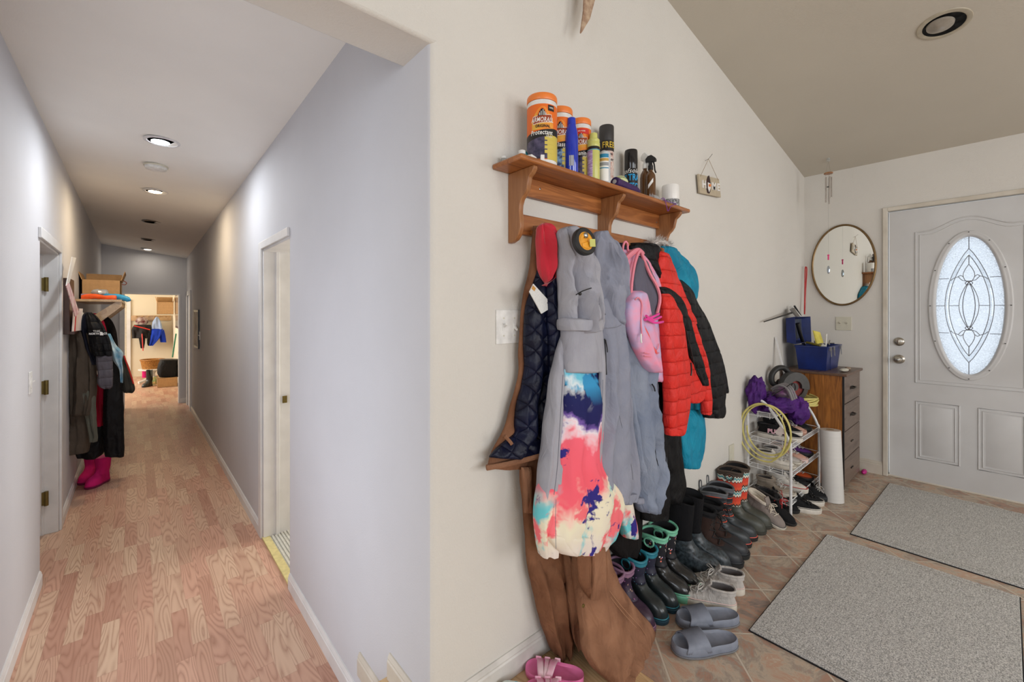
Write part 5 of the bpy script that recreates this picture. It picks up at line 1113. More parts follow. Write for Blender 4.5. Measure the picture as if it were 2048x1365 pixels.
# ================= COATS ON THE PEGS =================
def tiedye():
    m, nt, N, L, B = newmat('tie dye cloud print'); tc = N.new('ShaderNodeTexCoord'); sp = N.new('ShaderNodeSeparateXYZ'); L.new(tc.outputs['Object'], sp.inputs[0])
    def nz(sc_, off, det=4, dis=.3):
        mp = N.new('ShaderNodeMapping'); mp.inputs['Location'].default_value = (off, off*.7, off*.3); L.new(tc.outputs['Object'], mp.inputs[0])
        n = N.new('ShaderNodeTexNoise'); n.inputs['Scale'].default_value = sc_; n.inputs['Detail'].default_value = det; n.inputs['Roughness'].default_value = .55; n.inputs['Distortion'].default_value = dis; L.new(mp.outputs[0], n.inputs[0]); return n.outputs[0]
    a = N.new('ShaderNodeMapRange'); a.inputs['From Min'].default_value = 1.09; a.inputs['From Max'].default_value = .42; a.clamp = False; L.new(sp.outputs['Z'], a.inputs['Value'])
    b = N.new('ShaderNodeMath'); b.operation = 'MULTIPLY_ADD'; b.inputs[1].default_value = .5; L.new(nz(7, 3), b.inputs[0]); L.new(a.outputs[0], b.inputs[2])
    c = N.new('ShaderNodeMath'); c.operation = 'SUBTRACT'; c.inputs[1].default_value = .25; L.new(b.outputs[0], c.inputs[0])
    r = N.new('ShaderNodeValToRGB'); e = r.color_ramp.elements
    st = [(0, (110, 196, 220)), (.05, (222, 232, 236)), (.09, (70, 160, 200)), (.115, (28, 34, 90)), (.28, (30, 30, 86)), (.31, (120, 90, 170)), (.34, (236, 226, 234)), (.375, (246, 190, 200)), (.41, (246, 104, 122)), (.62, (246, 100, 116)), (.68, (244, 206, 190)), (.74, (236, 228, 200)), (1.0, (226, 214, 206))]
    e[0].position = 0; e[0].color = rgb(st[0][1]); e[1].position = 1; e[1].color = rgb(st[-1][1])
    for p, q in st[1:-1]: k = e.new(p); k.color = rgb(q)
    L.new(c.outputs[0], r.inputs[0]); last = r.outputs[0]
    def over(fac, lo, hi, colr, zlo=None):
        nonlocal last
        mr = N.new('ShaderNodeMapRange'); mr.inputs['From Min'].default_value = lo; mr.inputs['From Max'].default_value = hi; L.new(fac, mr.inputs['Value']); f = mr.outputs[0]
        if zlo:
            g = N.new('ShaderNodeMapRange'); g.inputs['From Min'].default_value = zlo[0]; g.inputs['From Max'].default_value = zlo[1]; L.new(a.outputs[0], g.inputs['Value'])
            h = N.new('ShaderNodeMath'); h.operation = 'MULTIPLY'; L.new(f, h.inputs[0]); L.new(g.outputs[0], h.inputs[1]); f = h.outputs[0]
        mx = N.new('ShaderNodeMix'); mx.data_type = 'RGBA'; L.new(f, mx.inputs[0]); L.new(last, mx.inputs[6]); mx.inputs[7].default_value = rgb(colr); last = mx.outputs[2]
    over(nz(6, 11), .50, .57, (110, 202, 210), (.55, .68)); over(nz(8, 29), .53, .58, (244, 116, 124), (.6, .7)); over(nz(9, 47, 5), .60, .625, (52, 44, 128)); over(nz(8, 61), .62, .66, (232, 236, 238), (.25, .05))
    over(nz(6, 77), .58, .62, (60, 150, 200), (.22, .12))
    L.new(last, B.inputs['Base Color']); B.inputs['Roughness'].default_value = .7; B.inputs['Specular IOR Level'].default_value = .2
    return m
m_tie = tiedye()
m_brown = cloth('brown duck canvas', (138, 96, 70), .9, col2=(112, 74, 52), bump=.4, bs=45); m_brown2 = cloth('worn brown duck canvas', (152, 110, 84), .9, col2=(122, 84, 62), bump=.5, bs=30)
m_navy = cloth('navy quilted satin lining', (16, 22, 50), .42, quilt=('d', .05), col2=(10, 13, 32)); m_redf = cloth('red fleece', (206, 44, 62), .95, sheen=.4)
m_grey = cloth('light grey softshell', (166, 166, 174), .8, col2=(156, 156, 166), bump=.3, bs=22); m_grey2 = cloth('mid grey softshell', (146, 148, 162), .75, col2=(134, 138, 154), bump=.3, bs=20)
m_steelb = cloth('blue grey softshell', (140, 148, 164), .75, col2=(124, 134, 154), bump=.35, bs=18)
m_blk = cloth('black nylon', (10, 10, 13), .6, bump=.5, bs=25); m_brblk = cloth('brown black fleece', (20, 16, 16), .95, bump=.6, bs=60)
m_redp = cloth('red padded nylon', (222, 50, 42), .5, quilt=('r', .058), bump=.5, bs=40); m_blkp = cloth('black padded nylon', (12, 13, 17), .55, quilt=('r', .062), bump=.5, bs=40)
m_tealc = cloth('teal snow nylon', (22, 142, 172), .6, col2=(18, 124, 156), bump=.5, bs=26)
m_pinkt = mat('pink marble backpack print', (240, 150, 178), .6, col2=(190, 176, 214), vs_=11, bump=.2, bs=60); m_pinks = cloth('pink webbing', (236, 142, 158), .7); m_greyin = cloth('grey backpack lining', (96, 94, 108), .8)
m_zip = mat('dark zip', (40, 40, 46), .5)
def strip(name, m, parent, pts, r=.002, plane='Y', at=.9, n=30):
    q = [P(p[0], p[1], **{plane: p[2] if len(p) > 2 else at}) for p in pts]; mb = MB(); mb.tube(curve(q, n), r, 6); return mb.build(name, m, parent)
# --- brown canvas jacket with navy lining (turned inside out)
A = thing('canvas_jacket', 'brown canvas work jacket hung open showing navy quilted lining and red hood', 'jacket', (1.08, 1.1, 0))
loft('canvas_shell', m_brown, A, [(452, 1066, 1079), (490, 1064, 1081), (525, 1062, 1082), (552, 1057, 1090), (600, 1046, 1110), (694, 1038, 1125), (742, 1038, 1125), (790, 1028, 1125), (816, 1020, 1125), (860, 1007, 1120), (905, 984, 1100), (938, 974, 1088)], at=(1.085, 1.075), th=.020, folds=(1.5, .003), seed=1, wr=.003)
loft('lining', m_navy, A, [(528, 1077, 1118), (570, 1066, 1128), (613, 1053, 1134), (680, 1048, 1136), (736, 1050, 1136), (775, 1044, 1136), (807, 1034, 1134), (850, 1031, 1130), (868, 1030, 1128), (884, 1010, 1128), (900, 992, 1126), (915, 978, 1125)], at=(1.062, 1.035), th=.03, folds=(2.2, .012), seed=4, wr=.006, hem=0)
loft('front_panel', m_navy, A, [(540, 1108, 1124), (575, 1094, 1132), (640, 1094, 1136), (720, 1098, 1136), (800, 1096, 1134), (900, 1090, 1130)], at=(1.02, 1.01), th=.02, folds=(1.5, .006), seed=6, wr=.006)
loft('hood', m_redf, A, [(447, 1084, 1094), (452, 1078, 1102), (465, 1077, 1109), (495, 1077, 1115), (526, 1079, 1117), (550, 1084, 1110), (572, 1090, 1094)], at=(1.03, 1.02), th=.034, folds=(1.6, .018), seed=2, wr=.010, hem=0)
strip('hem_band', m_brown2, A, [(973, 936, 1.075), (1000, 931, 1.06), (1040, 922, 1.04), (1084, 911, 1.02), (1120, 905, 1.01)], .0095)
strip('flap', m_brown2, A, [(1009, 872, 1.05), (1020, 884, 1.045), (1024, 890, 1.04)], .006)
lb = slab('care_label', mat('white printed care label', (226, 226, 222), .6, col2=(206, 206, 204), vs_=1, stretch=(200, 1, 400)), A, [(1067, 568), (1059, 584), (1083, 628), (1101, 617), (1094, 606), (1098, 602)], at=1.015, th=.003)
slab('brand_square', mat('ochre print square', (206, 150, 70), .6), lb, [(1066, 571), (1063, 578), (1069, 583), (1072, 577)], at=1.0145, th=.001)
# --- light grey and tie-dye snow jacket
Bj = thing('snow_jacket', 'light grey snow jacket with tie dye print, hood hanging in front', 'jacket', (1.2, 1.0, 0))
loft('sleeve', m_grey, Bj, [(652, 1130, 1146), (690, 1116, 1140), (717, 1108, 1136), (780, 1098, 1134), (860, 1089, 1128), (930, 1080, 1120), (985, 1075, 1116), (1010, 1073, 1114)], at=(.985, .965), th=.045, folds=(1.2, .006), seed=2)
loft('sleeve_cuff', m_tie, Bj, [(968, 1077, 1117), (1000, 1073, 1116), (1040, 1071, 1112), (1080, 1073, 1112), (1109, 1078, 1112)], at=(.983, .963), th=.047, folds=(1.2, .006), seed=2, nv=20)
loft('body', m_grey, Bj, [(640, 1130, 1194), (700, 1129, 1197), (745, 1128, 1200)], at=(.955, .955), th=.045, folds=(2, .004), seed=3, nv=24, hem=0)
loft('printed_body', m_tie, Bj, [(739, 1128, 1200), (800, 1124, 1199), (860, 1119, 1198), (930, 1113, 1196), (990, 1107, 1238), (1030, 1098, 1236), (1068, 1091, 1226), (1086, 1098, 1214), (1104, 1116, 1196)], at=(.954, .954), th=.048, folds=(2.5, .009), seed=3, nv=60, hem=.02)
loft('hem_band', m_tie, Bj, [(1064, 1092, 1226), (1080, 1095, 1219), (1104, 1112, 1186)], at=(.952, .952), th=.051, folds=(2.5, .003), seed=3, nv=10)
loft('sleeve', m_tie, Bj, [(980, 1226, 1256), (1010, 1232, 1261), (1045, 1240, 1266), (1076, 1250, 1266)], at=(.985, .99), th=.03, folds=(1, .004), seed=5, nv=20)
loft('hood', m_grey, Bj, [(455, 1128, 1140), (463, 1119, 1150), (494, 1121, 1167), (533, 1124, 1184), (575, 1125, 1189), (620, 1127, 1190), (645, 1128, 1191), (664, 1130, 1186)], at=(.96, .955), th=.058, folds=(1.8, .028), seed=7, wr=.018, nv=60, hem=0)
loft('hood_brim', m_grey, Bj, [(636, 1128, 1192), (650, 1127, 1192), (662, 1129, 1189)], at=(.948, .948), th=.062, folds=(1.5, .004), seed=7, nv=12, hem=0, wr=.003)
strip('hood_toggle', m_black, Bj, [(1152, 590), (1162, 584), (1172, 580), (1184, 576)], .0018, at=.885)
MB().ball(P(1160, 588, Y=.885), .006, 12).build('cord_lock', m_black, Bj)
# --- grey jacket with zip, and its blue grey neighbour
Cj = thing('softshell_jacket', 'grey softshell jacket with black chest zip hung over the tie dye one', 'jacket', (1.35, 1.0, 0))
loft('body', m_grey2, Cj, [(596, 1188, 1244), (642, 1191, 1242), (704, 1198, 1246), (742, 1201, 1249), (820, 1197, 1255), (900, 1190, 1264), (960, 1182, 1272), (990, 1179, 1268), (1004, 1190, 1256)], at=(.962, .985), th=.040, folds=(2.3, .016), seed=8, nv=60, wr=.009)
loft('hood', m_grey2, Cj, [(463, 1194, 1205), (475, 1187, 1213), (497, 1187, 1230), (536, 1189, 1244), (575, 1193, 1247), (610, 1198, 1248), (640, 1206, 1240), (652, 1222, 1238)], at=(.985, .99), th=.050, folds=(1.6, .020), seed=9, wr=.014, hem=0)
loft('storm_flap', m_grey, Cj, [(590, 1184, 1193), (640, 1191, 1200), (700, 1198, 1206), (742, 1200, 1208), (820, 1197, 1207), (900, 1190, 1201), (990, 1180, 1192)], at=(.925, .93), th=.010, folds=(1, .001), seed=1, wr=.002)
loft('hem_band', m_grey2, Cj, [(982, 1180, 1268), (994, 1182, 1266), (1006, 1192, 1252)], at=(.958, .98), th=.044, folds=(5, .003), seed=8, nv=8)
strip('zip', m_zip, Cj, [(1209, 678), (1211, 700), (1212, 730), (1213, 750)], .0028, at=.92)
strip('zip_pull', m_black, Cj, [(1211, 680), (1214, 695), (1215, 705)], .0022, at=.915)
strip('shoulder_zip', m_black, Cj, [(1196, 607), (1202, 617), (1208, 624), (1210, 630)], .0026, at=.915)
MB().lathe([(.0045, 0), (.004, .002), (.002, .003)], P(1193, 992, Y=.914), 14, Matrix.Rotation(pi/2, 4, 'X')).build('snap', m_steel, Cj)
Dj = thing('hooded_jacket', 'blue grey jacket whose long sleeves hang right of the chest zip jacket', 'jacket', (1.5, 1.0, 0))
loft('sleeve', m_steelb, Dj, [(622, 1238, 1252), (665, 1239, 1268), (700, 1241, 1288), (725, 1243, 1304), (739, 1246, 1311), (787, 1250, 1309), (850, 1254, 1315), (900, 1260, 1323), (945, 1266, 1328), (985, 1270, 1318), (1012, 1273, 1308), (1024, 1280, 1305)], at=(1.0, 1.02), th=.035, folds=(2.6, .020), seed=11, nv=60, wr=.012)
loft('under_sleeve', m_steelb, Dj, [(740, 1280, 1309), (820, 1292, 1313), (880, 1300, 1318), (934, 1306, 1328)], at=(1.03, 1.04), th=.03, folds=(1, .005), seed=2)
loft('cuff_tab', m_grey2, Dj, [(996, 1272, 1286), (1008, 1273, 1287)], at=(.965, .965), th=.012, folds=(1, 0), seed=1, nv=6, wr=0)
for p in ((1247, 667), (1308, 775)): strip('zip_pull', m_black, Dj, [(p[0]-4, p[1]-6), (p[0], p[1]), (p[0]+2, p[1]+8)], .003, at=.97)
# --- yellow reel
c = P(1168, 484, Y=.862); reel = thing('yellow_reel', 'yellow plastic cord reel with black rim on peg behind the grey hoods', 'reel', c)
Mx = Matrix.Rotation(pi/2, 4, 'X') @ Matrix.Rotation(0, 4, 'Z'); m_yel = mat('amber yellow plastic', (232, 160, 44), .35)
Mx = Matrix.Rotation(-.15, 4, 'Z') @ Matrix.Rotation(pi/2-.15, 4, 'X') @ Matrix.Scale(.74, 4)
MB().lathe([(.038, -.012), (.058, -.012), (.060, -.004), (.060, .010), (.055, .014), (.040, .014)], c, 40, Mx, cap=False).build('rim', m_black, reel)
MB().lathe([(.001, -.006), (.050, -.006), (.053, .004), (.050, .012), (.036, .012), (.032, .016), (.020, .016), (.016, .010), (.001, .010)], c, 40, Mx).build('disc', m_yel, reel)
d_ = Mx @ V((0, 0, 1)); MB().ball(c+d_*.012+V((0, 0, .018)), .010, 14, (1, .5, 1)).build('hub_screw', m_steel, reel)
s_ = MB().box(c+d_*.014+V((.008, 0, -.010)), (.056, .006, .015), Matrix.Rotation(-.2, 3, 'Y')).build('handle_bar', m_yel, reel, bevel=.002)
MB().box(c+d_*.020+V((.020, -.005, -.006)), (.027, .002, .024), Matrix.Rotation(-.1, 3, 'Y')).build('sticker', m_lime, s_)
# --- backpack
bp = thing('backpack', 'pink marbled backpack hanging open between the grey and red jackets', 'backpack', (1.5, 1.0, 0))
loft('back_panel', m_pinkt, bp, [(500, 1240, 1288), (523, 1239, 1296), (560, 1245, 1313), (590, 1250, 1321), (630, 1256, 1320), (680, 1272, 1326), (715, 1284, 1331), (742, 1296, 1331), (764, 1311, 1319)], at=(1.0, 1.02), th=.035, folds=(1, .004), seed=1, wr=.004, hem=0)
loft('main_opening', m_greyin, bp, [(512, 1274, 1284), (540, 1266, 1298), (575, 1264, 1313), (610, 1268, 1316), (640, 1290, 1312)], at=(.972, .99), th=.022, folds=(1, .006), seed=2, wr=.004, hem=0)
strip('opening_rim', m_pinks, bp, [(1262, 590), (1264, 560), (1270, 525), (1280, 502), (1288, 520), (1300, 548), (1315, 575), (1320, 600), (1314, 628)], .007, at=.955)
loft('front_pocket', m_pinkt, bp, [(582, 1266, 1280), (592, 1260, 1286), (620, 1252, 1294), (650, 1254, 1304), (690, 1268, 1314), (720, 1282, 1318), (745, 1300, 1318)], at=(.95, .965), th=.034, folds=(1, .008), seed=4, wr=.006, hem=0)
strip('pocket_zip', m_pinks, bp, [(1270, 600), (1277, 596), (1284, 610), (1282, 640), (1284, 672)], .003, at=.915)
strip('zip_pull', m_whp, bp, [(1282, 668), (1282, 680), (1283, 686)], .0035, at=.912)
strip('haul_loop', m_pinks, bp, [(1247, 514), (1246, 495), (1250, 484), (1255, 488), (1256, 500), (1262, 512)], .0045, at=.985)
strip('shoulder_strap', m_pinks, bp, [(1246, 524), (1262, 508), (1275, 501), (1285, 508)], .011, at=.965)
m_hp = mat('hot pink ribbon', (236, 70, 160), .5)
for q in ([(1292, 632), (1306, 640), (1322, 634)], [(1294, 638), (1310, 646), (1326, 644)], [(1290, 640), (1306, 634), (1318, 628)]): strip('ribbon', m_hp, bp, q, .005, at=.915, n=12)
strip('strap_tail', mat('coral webbing', (236, 96, 96), .6), bp, [(1284, 650), (1294, 668), (1302, 690), (1312, 706)], .007, at=.92)
for q in ([(1288, 706), (1302, 708), (1314, 700), (1318, 688)], [(1288, 712), (1304, 714), (1318, 706)]): strip('elastic_cord', m_pinks, bp, q, .0022, at=.92)
# --- red and black puffer
pf = thing('puffer_jacket', 'red and black padded jacket on the right pegs', 'jacket', (1.75, 1.0, 0))
loft('collar', m_blkp, pf, [(486, 1262, 1290), (496, 1256, 1312), (520, 1262, 1318), (545, 1288, 1318), (562, 1300, 1316)], at=(1.035, 1.03), th=.045, folds=(1.5, .008), seed=1, hem=0, nv=24)
loft('red_shoulder', m_redp, pf, [(502, 1309, 1314), (517, 1310, 1328), (559, 1310, 1348), (590, 1318, 1360), (625, 1344, 1372), (650, 1360, 1382)], at=(1.01, 1.04), th=.045, folds=(1, .005), seed=2, hem=0, nv=30)
loft('outer_sleeve', m_blkp, pf, [(560, 1346, 1362), (582, 1350, 1374), (613, 1360, 1388), (642, 1372, 1406), (694, 1386, 1427), (726, 1396, 1436), (760, 1404, 1443), (790, 1410, 1442), (822, 1414, 1440), (836, 1418, 1436)], at=(1.03, 1.05), th=.045, folds=(1, .006), seed=3)
loft('black_yoke', m_blkp, pf, [(574, 1318, 1330), (590, 1322, 1352), (612, 1330, 1368), (632, 1340, 1372)], at=(.978, .985), th=.02, folds=(1, .003), seed=3, hem=0, nv=20)
loft('inner_panel', m_redp, pf, [(600, 1330, 1352), (650, 1338, 1370), (700, 1346, 1384), (742, 1352, 1398), (775, 1360, 1408), (792, 1366, 1404), (806, 1370, 1384)], at=(1.0, 1.02), th=.04, folds=(1.5, .006), seed=5, nv=30)
loft('side_panel', m_blkp, pf, [(615, 1350, 1366), (650, 1360, 1380), (700, 1374, 1394), (740, 1390, 1406), (772, 1404, 1413)], at=(.972, .985), th=.02, folds=(1, .002), seed=5, nv=30, hem=0)
loft('edge_stripe', m_redp, pf, [(600, 1356, 1366), (650, 1374, 1385), (700, 1392, 1402), (742, 1402, 1411), (790, 1408, 1416), (830, 1408, 1416)], at=(.992, 1.0), th=.026, folds=(1, .002), seed=5, nv=30)
loft('inner_sleeve', m_redp, pf, [(588, 1322, 1336), (612, 1321, 1346), (633, 1323, 1354), (678, 1326, 1362), (742, 1331, 1370), (800, 1333, 1371), (840, 1333, 1366), (870, 1338, 1360)], at=(.965, .975), th=.036, folds=(1, .007), seed=6)
loft('cuff', m_blkp, pf, [(826, 1410, 1440), (836, 1411, 1438)], at=(1.02, 1.03), th=.03, folds=(5, .002), seed=2, nv=6)
loft('elastic_cuff', m_redp, pf, [(856, 1334, 1363), (871, 1336, 1361)], at=(.96, .97), th=.03, folds=(5, .002), seed=2, nv=8)
strip('zip', m_black, pf, [(1372, 660), (1382, 700), (1390, 735), (1398, 752)], .003, at=.955)
strip('zip_pull', m_black, pf, [(1382, 726), (1383, 742), (1382, 752)], .004, at=.95)
# --- black jacket tip behind
bt = thing('black_jacket', 'black jacket of which one sleeve end shows right of the puffer cuff', 'jacket', (2.0, 1.05, 0))
loft('sleeve', m_blkp, bt, [(700, 1424, 1436), (726, 1430, 1444), (760, 1438, 1450), (787, 1444, 1454)], at=(1.09, 1.09), th=.02, folds=(1, .003), seed=3, nv=24)
strip('tag_cord', m_red, bt, [(1445, 786), (1446, 800), (1445, 818)], .003, at=1.08)
# --- teal snow jacket with white fur
tj = thing('teal_jacket', 'teal snow jacket with white fur hood trim, farthest right on the pegs', 'jacket', (1.9, 1.05, 0))
loft('hood', m_tealc, tj, [(492, 1322, 1330), (500, 1319, 1342), (515, 1322, 1358), (536, 1330, 1377), (549, 1338, 1384), (578, 1350, 1388), (604, 1360, 1381)], at=(1.075, 1.09), th=.045, folds=(1.2, .010), seed=3, hem=0, wr=.006)
loft('body', m_tealc, tj, [(600, 1306, 1380), (700, 1308, 1400), (780, 1310, 1406), (850, 1312, 1405), (880, 1320, 1404), (893, 1340, 1402)], at=(1.075, 1.095), th=.028, folds=(3, .006), seed=4)
loft('sleeve', m_tealc, tj, [(820, 1350, 1404), (860, 1357, 1405), (888, 1359, 1404), (915, 1361, 1399), (937, 1366, 1390)], at=(1.055, 1.06), th=.035, folds=(1, .006), seed=6, nv=30)
mb = MB(); rnd = random.Random(4); ctr = [P(a, b, Y=1.07) for a, b in ((1302, 488), (1312, 485), (1322, 484), (1332, 487), (1338, 494))]
m_fur = mat('white faux fur', (226, 222, 216), .9, col2=(190, 184, 178), vs_=120)
mb.tube(curve(ctr, 16), .012, 10)
for k in range(500):
    c = ctr[rnd.randrange(5)]+V((rnd.uniform(-.012, .012), 0, 0)); d = V((rnd.gauss(0, 1), rnd.gauss(0, 1), rnd.gauss(.4, 1))).normalized()
    mb.tube([c+d*.008, c+d*.022+V((0, 0, .0)), c+d*rnd.uniform(.028, .042)+V((rnd.uniform(-.006, .006), 0, -.002))], [.0008, .0006, .0002], 3)
mb.build('fur_trim', m_fur, tj)
# --- black snow trousers and dark fleece lower down
sp_ = thing('snow_trousers', 'black snow trousers whose legs hang below grey and teal sleeves', 'trousers', (1.6, 1.05, 0))
loft('leg', m_blk, sp_, [(760, 1312, 1350), (850, 1316, 1356), (900, 1320, 1358), (940, 1324, 1362), (970, 1328, 1367), (992, 1330, 1362), (1007, 1336, 1356)], at=(1.045, 1.05), th=.035, folds=(1.4, .006), seed=4)
loft('leg', m_blk, sp_, [(850, 1282, 1330), (930, 1280, 1332), (990, 1280, 1334), (1025, 1282, 1332), (1040, 1284, 1330)], at=(1.03, 1.04), th=.035, folds=(1.4, .006), seed=7)
df = thing('dark_fleece', 'brown black fleece hanging behind the tie dye jacket above plum boots', 'jacket', (1.4, 1.05, 0))
loft('body', m_brblk, df, [(640, 1150, 1240), (900, 1150, 1270), (1000, 1170, 1280), (1060, 1200, 1280), (1090, 1214, 1278), (1112, 1232, 1270)], at=(1.06, 1.06), th=.035, folds=(2, .006), seed=4)
dn = thing('navy_jacket', 'dark navy jacket showing only at the top between pegs and backpack', 'jacket', (1.4, 1.05, 0))
loft('shoulder', cloth('dark navy nylon', (30, 34, 46), .6), dn, [(486, 1238, 1254), (500, 1234, 1258), (530, 1236, 1254), (600, 1240, 1262), (700, 1250, 1300), (800, 1300, 1330), (860, 1310, 1332)], at=(1.06, 1.07), th=.025, folds=(1, .006), seed=2)
# --- brown bib overalls down to the floor
ov = thing('bib_overalls', 'worn brown canvas bib overalls hanging to the floor behind the tie dye jacket', 'overalls', (1.2, 1.05, 0))
loft('bib', m_brown, ov, [(700, 1046, 1200), (850, 1042, 1205), (928, 1039, 1210), (1020, 1046, 1212), (1070, 1050, 1213), (1119, 1053, 1215), (1160, 1060, 1214)], at=(1.085, 1.02), th=.028, folds=(3, .010), seed=3, hem=0)
loft('leg', m_brown, ov, [(1110, 1052, 1128, 1.085, 1.06), (1160, 1062, 1134, 1.085, 1.055), (1219, 1075, 1140, 1.08, 1.05), (1260, 1086, 1144, 1.08, 1.045), (1287, 1096, 1146, 1.08, 1.04), (1300, 1104, 1144, 1.08, 1.04), (1310, 1116, 1142, 1.07, 1.04)], th=.035, folds=(2, .013), seed=5, nv=50, wr=.009)
loft('leg_fold', m_brown2, ov, [(1090, 1122, 1156, 1.04, 1.02), (1160, 1130, 1164, 1.03, 1.0), (1230, 1138, 1172, 1.02, .99), (1270, 1144, 1176, 1.02, .98), (1300, 1158, 1174, 1.01, .98)], th=.025, folds=(1, .008), seed=2, nv=40, wr=.006)
loft('leg', m_brown2, ov, [(1080, 1148, 1214, .985, .99), (1139, 1154, 1216, .97, .985), (1180, 1158, 1238, .955, .97), (1215, 1162, 1266, .94, .96), (1243, 1166, 1290, .93, .945), (1270, 1169, 1300, .92, .93), (1300, 1172, 1290, .90, .905), (1322, 1180, 1268, .89, .895), (1345, 1196, 1246, .88, .885), (1364, 1216, 1230, .875, .875)], th=.062, folds=(1.6, .014), seed=6, nv=64, wr=.007, hem=0)
loft('thigh_panel', m_brown, ov, [(1085, 1150, 1211), (1139, 1156, 1213), (1170, 1160, 1211), (1204, 1182, 1205)], at=(.925, .935), th=.014, folds=(1.2, .005), seed=2, nv=20, wr=.004)
loft('knee_patch', m_brown2, ov, [(1095, 1184, 1210), (1150, 1185, 1211), (1200, 1181, 1204)], at=(.908, .914), th=.010, folds=(1, .002), seed=2, nv=12, wr=.003)
loft('side_pocket', m_brown2, ov, [(935, 1042, 1062), (980, 1046, 1063), (1026, 1048, 1064)], at=(1.05, 1.045), th=.010, folds=(1, .001), seed=1, nv=8, wr=.002)
m_st = mat('pale tan stitching', (176, 132, 100), .8)
strip('seam_stitch', m_st, ov, [(1212, 1172, .915), (1232, 1200, .90), (1256, 1228, .885), (1280, 1254, .878), (1292, 1272, .875)], .0009)
strip('seam_stitch', m_st, ov, [(1208, 1176, .913), (1227, 1203, .898), (1250, 1231, .883), (1273, 1256, .876)], .0009)
MB().lathe([(.006, 0), (.006, .003), (.003, .004)], P(1166, 1212, Y=.905), 14, Matrix.Rotation(pi/2, 4, 'X')).build('snap', m_brass, ov)

m_seam = mat('dark seam thread', (110, 112, 124), .8)
strip('seam', m_seam, Bj, [(1112, 1000), (1111, 1040), (1112, 1098)], .0008, at=.903)
strip('seam', m_seam, Bj, [(1126, 750), (1121, 830), (1115, 930), (1108, 990)], .0012, at=.903)
strip('seam', m_seam, Cj, [(1206, 760), (1203, 830), (1197, 910), (1189, 975)], .0009, at=.912)
strip('seam', m_seam, Cj, [(1198, 655), (1215, 657), (1232, 655), (1243, 650)], .0008, at=.918)
strip('seam', m_seam, Cj, [(1228, 770), (1236, 820), (1248, 870), (1262, 930), (1266, 960)], .0010, at=.935)
# ================= HALL =================
def hall_light(name, x, y, z, label, ring, inner, emit=0, colr=(1, 1, 1), power=0, r=.078):
    t = thing(name, label, 'ceiling light', (x, y, z), 0, 'recessed hall lights'); c = V((x, y, z))
    Mf = Matrix.Scale(-1, 4, V((0, 0, 1)))
    MB().lathe([(r*1.25, -.001), (r*1.25, .003), (r*1.02, .006), (r, .004), (r*.97, .001)], c, 40, Mf, cap=False).build('trim_ring', ring, t)
    m, nt, N, L, B = newmat('lamp glow '+label[:12])
    B.inputs['Base Color'].default_value = (*inner, 1)
    if emit: B.inputs['Emission Color'].default_value = (*colr, 1); B.inputs['Emission Strength'].default_value = emit
    B.inputs['Roughness'].default_value = .3
    MB().lathe([(r*.99, .0015), (.001, .0015)], c, 40, Mf).build('reflector', mat('grey reflector', (150, 160, 172), .2, .6) if emit else col('black reflector', (5, 5, 5), .6), t)
    if emit: MB().lathe([(r*.62, .002), (r*.6, .006), (r*.35, .012), (.001, .014)], c+V((-.01, .012, 0)), 30, Mf).build('bulb', m, t)
    if power: area('lamp_'+name, (x, y, z-.03), (0, 0, 0), .12, .12, power, colr, shape='DISK')
def hz(px, py):   # point on the sloping hall ceiling
    for k in range(1):
        r = ray(px, py); z = 2.35
        for _ in range(8):
            t = (z-H)/r[2]; x, y = r[0]*t, r[1]*t; u = (x+.5)/1.22; v = (y-1.28)/8.17
            zl = 2.427+(2.365-2.427)*v; zr = 2.404+(2.203-2.404)*v; z = zl+(zr-zl)*u
    return x, y, z-.001
m_rg = mat('white metal trim', (220, 220, 222), .35)
for i, (px, py, lab, em, cl, pw) in enumerate(((325, 283, 'cool white recessed hall light nearest the camera', 9, (.9, .95, 1), 10), (313, 383, 'warm recessed hall light beyond the smoke detector', 9, (1, .78, .5), 9.5), (305, 444, 'first unlit dark recessed hall light', 0, (1, 1, 1), 0), (300, 480, 'second unlit dark recessed hall light', 0, (1, 1, 1), 0), (297, 499, 'far faintly lit recessed hall light by the end wall', 2.5, (1, .9, .75), 1.6))):
    x, y, z = hz(px, py); hall_light('recessed_light', x, y, z, lab, m_rg if em else m_bk, (.9, .9, .9), em, cl, pw)
x, y, z = hz(312, 331); t = thing('smoke_detector', 'round white smoke detector on hall ceiling between two lights', 'smoke detector', (x, y, z)); Mf = Matrix.Scale(-1, 4, V((0, 0, 1)))
MB().lathe([(.072, 0), (.074, .004), (.072, .012)], (x, y, z), 40, Mf).build('base', m_alm, t); MB().lathe([(.068, .012), (.068, .016), (.060, .030), (.045, .036), (.001, .038)], (x, y, z), 40, Mf).build('cover', m_wht, t)
mb = MB()
for k in range(24): a = 2*pi*k/24; mb.box((x+.060*math.cos(a), y+.060*math.sin(a), z-.028), (.003, .003, .008))
mb.build('vent_slots', m_alm, t)
# strike plate on the right jamb
c = V((.79, 3.343, P(573, 798, Y=3.36).z)); MB().box(c, (.03, .003, .05)).build('strike_plate', m_brass, None); tag(bpy.data.objects['strike_plate'], 'small brass strike plate on hall door jamb', 'strike plate')
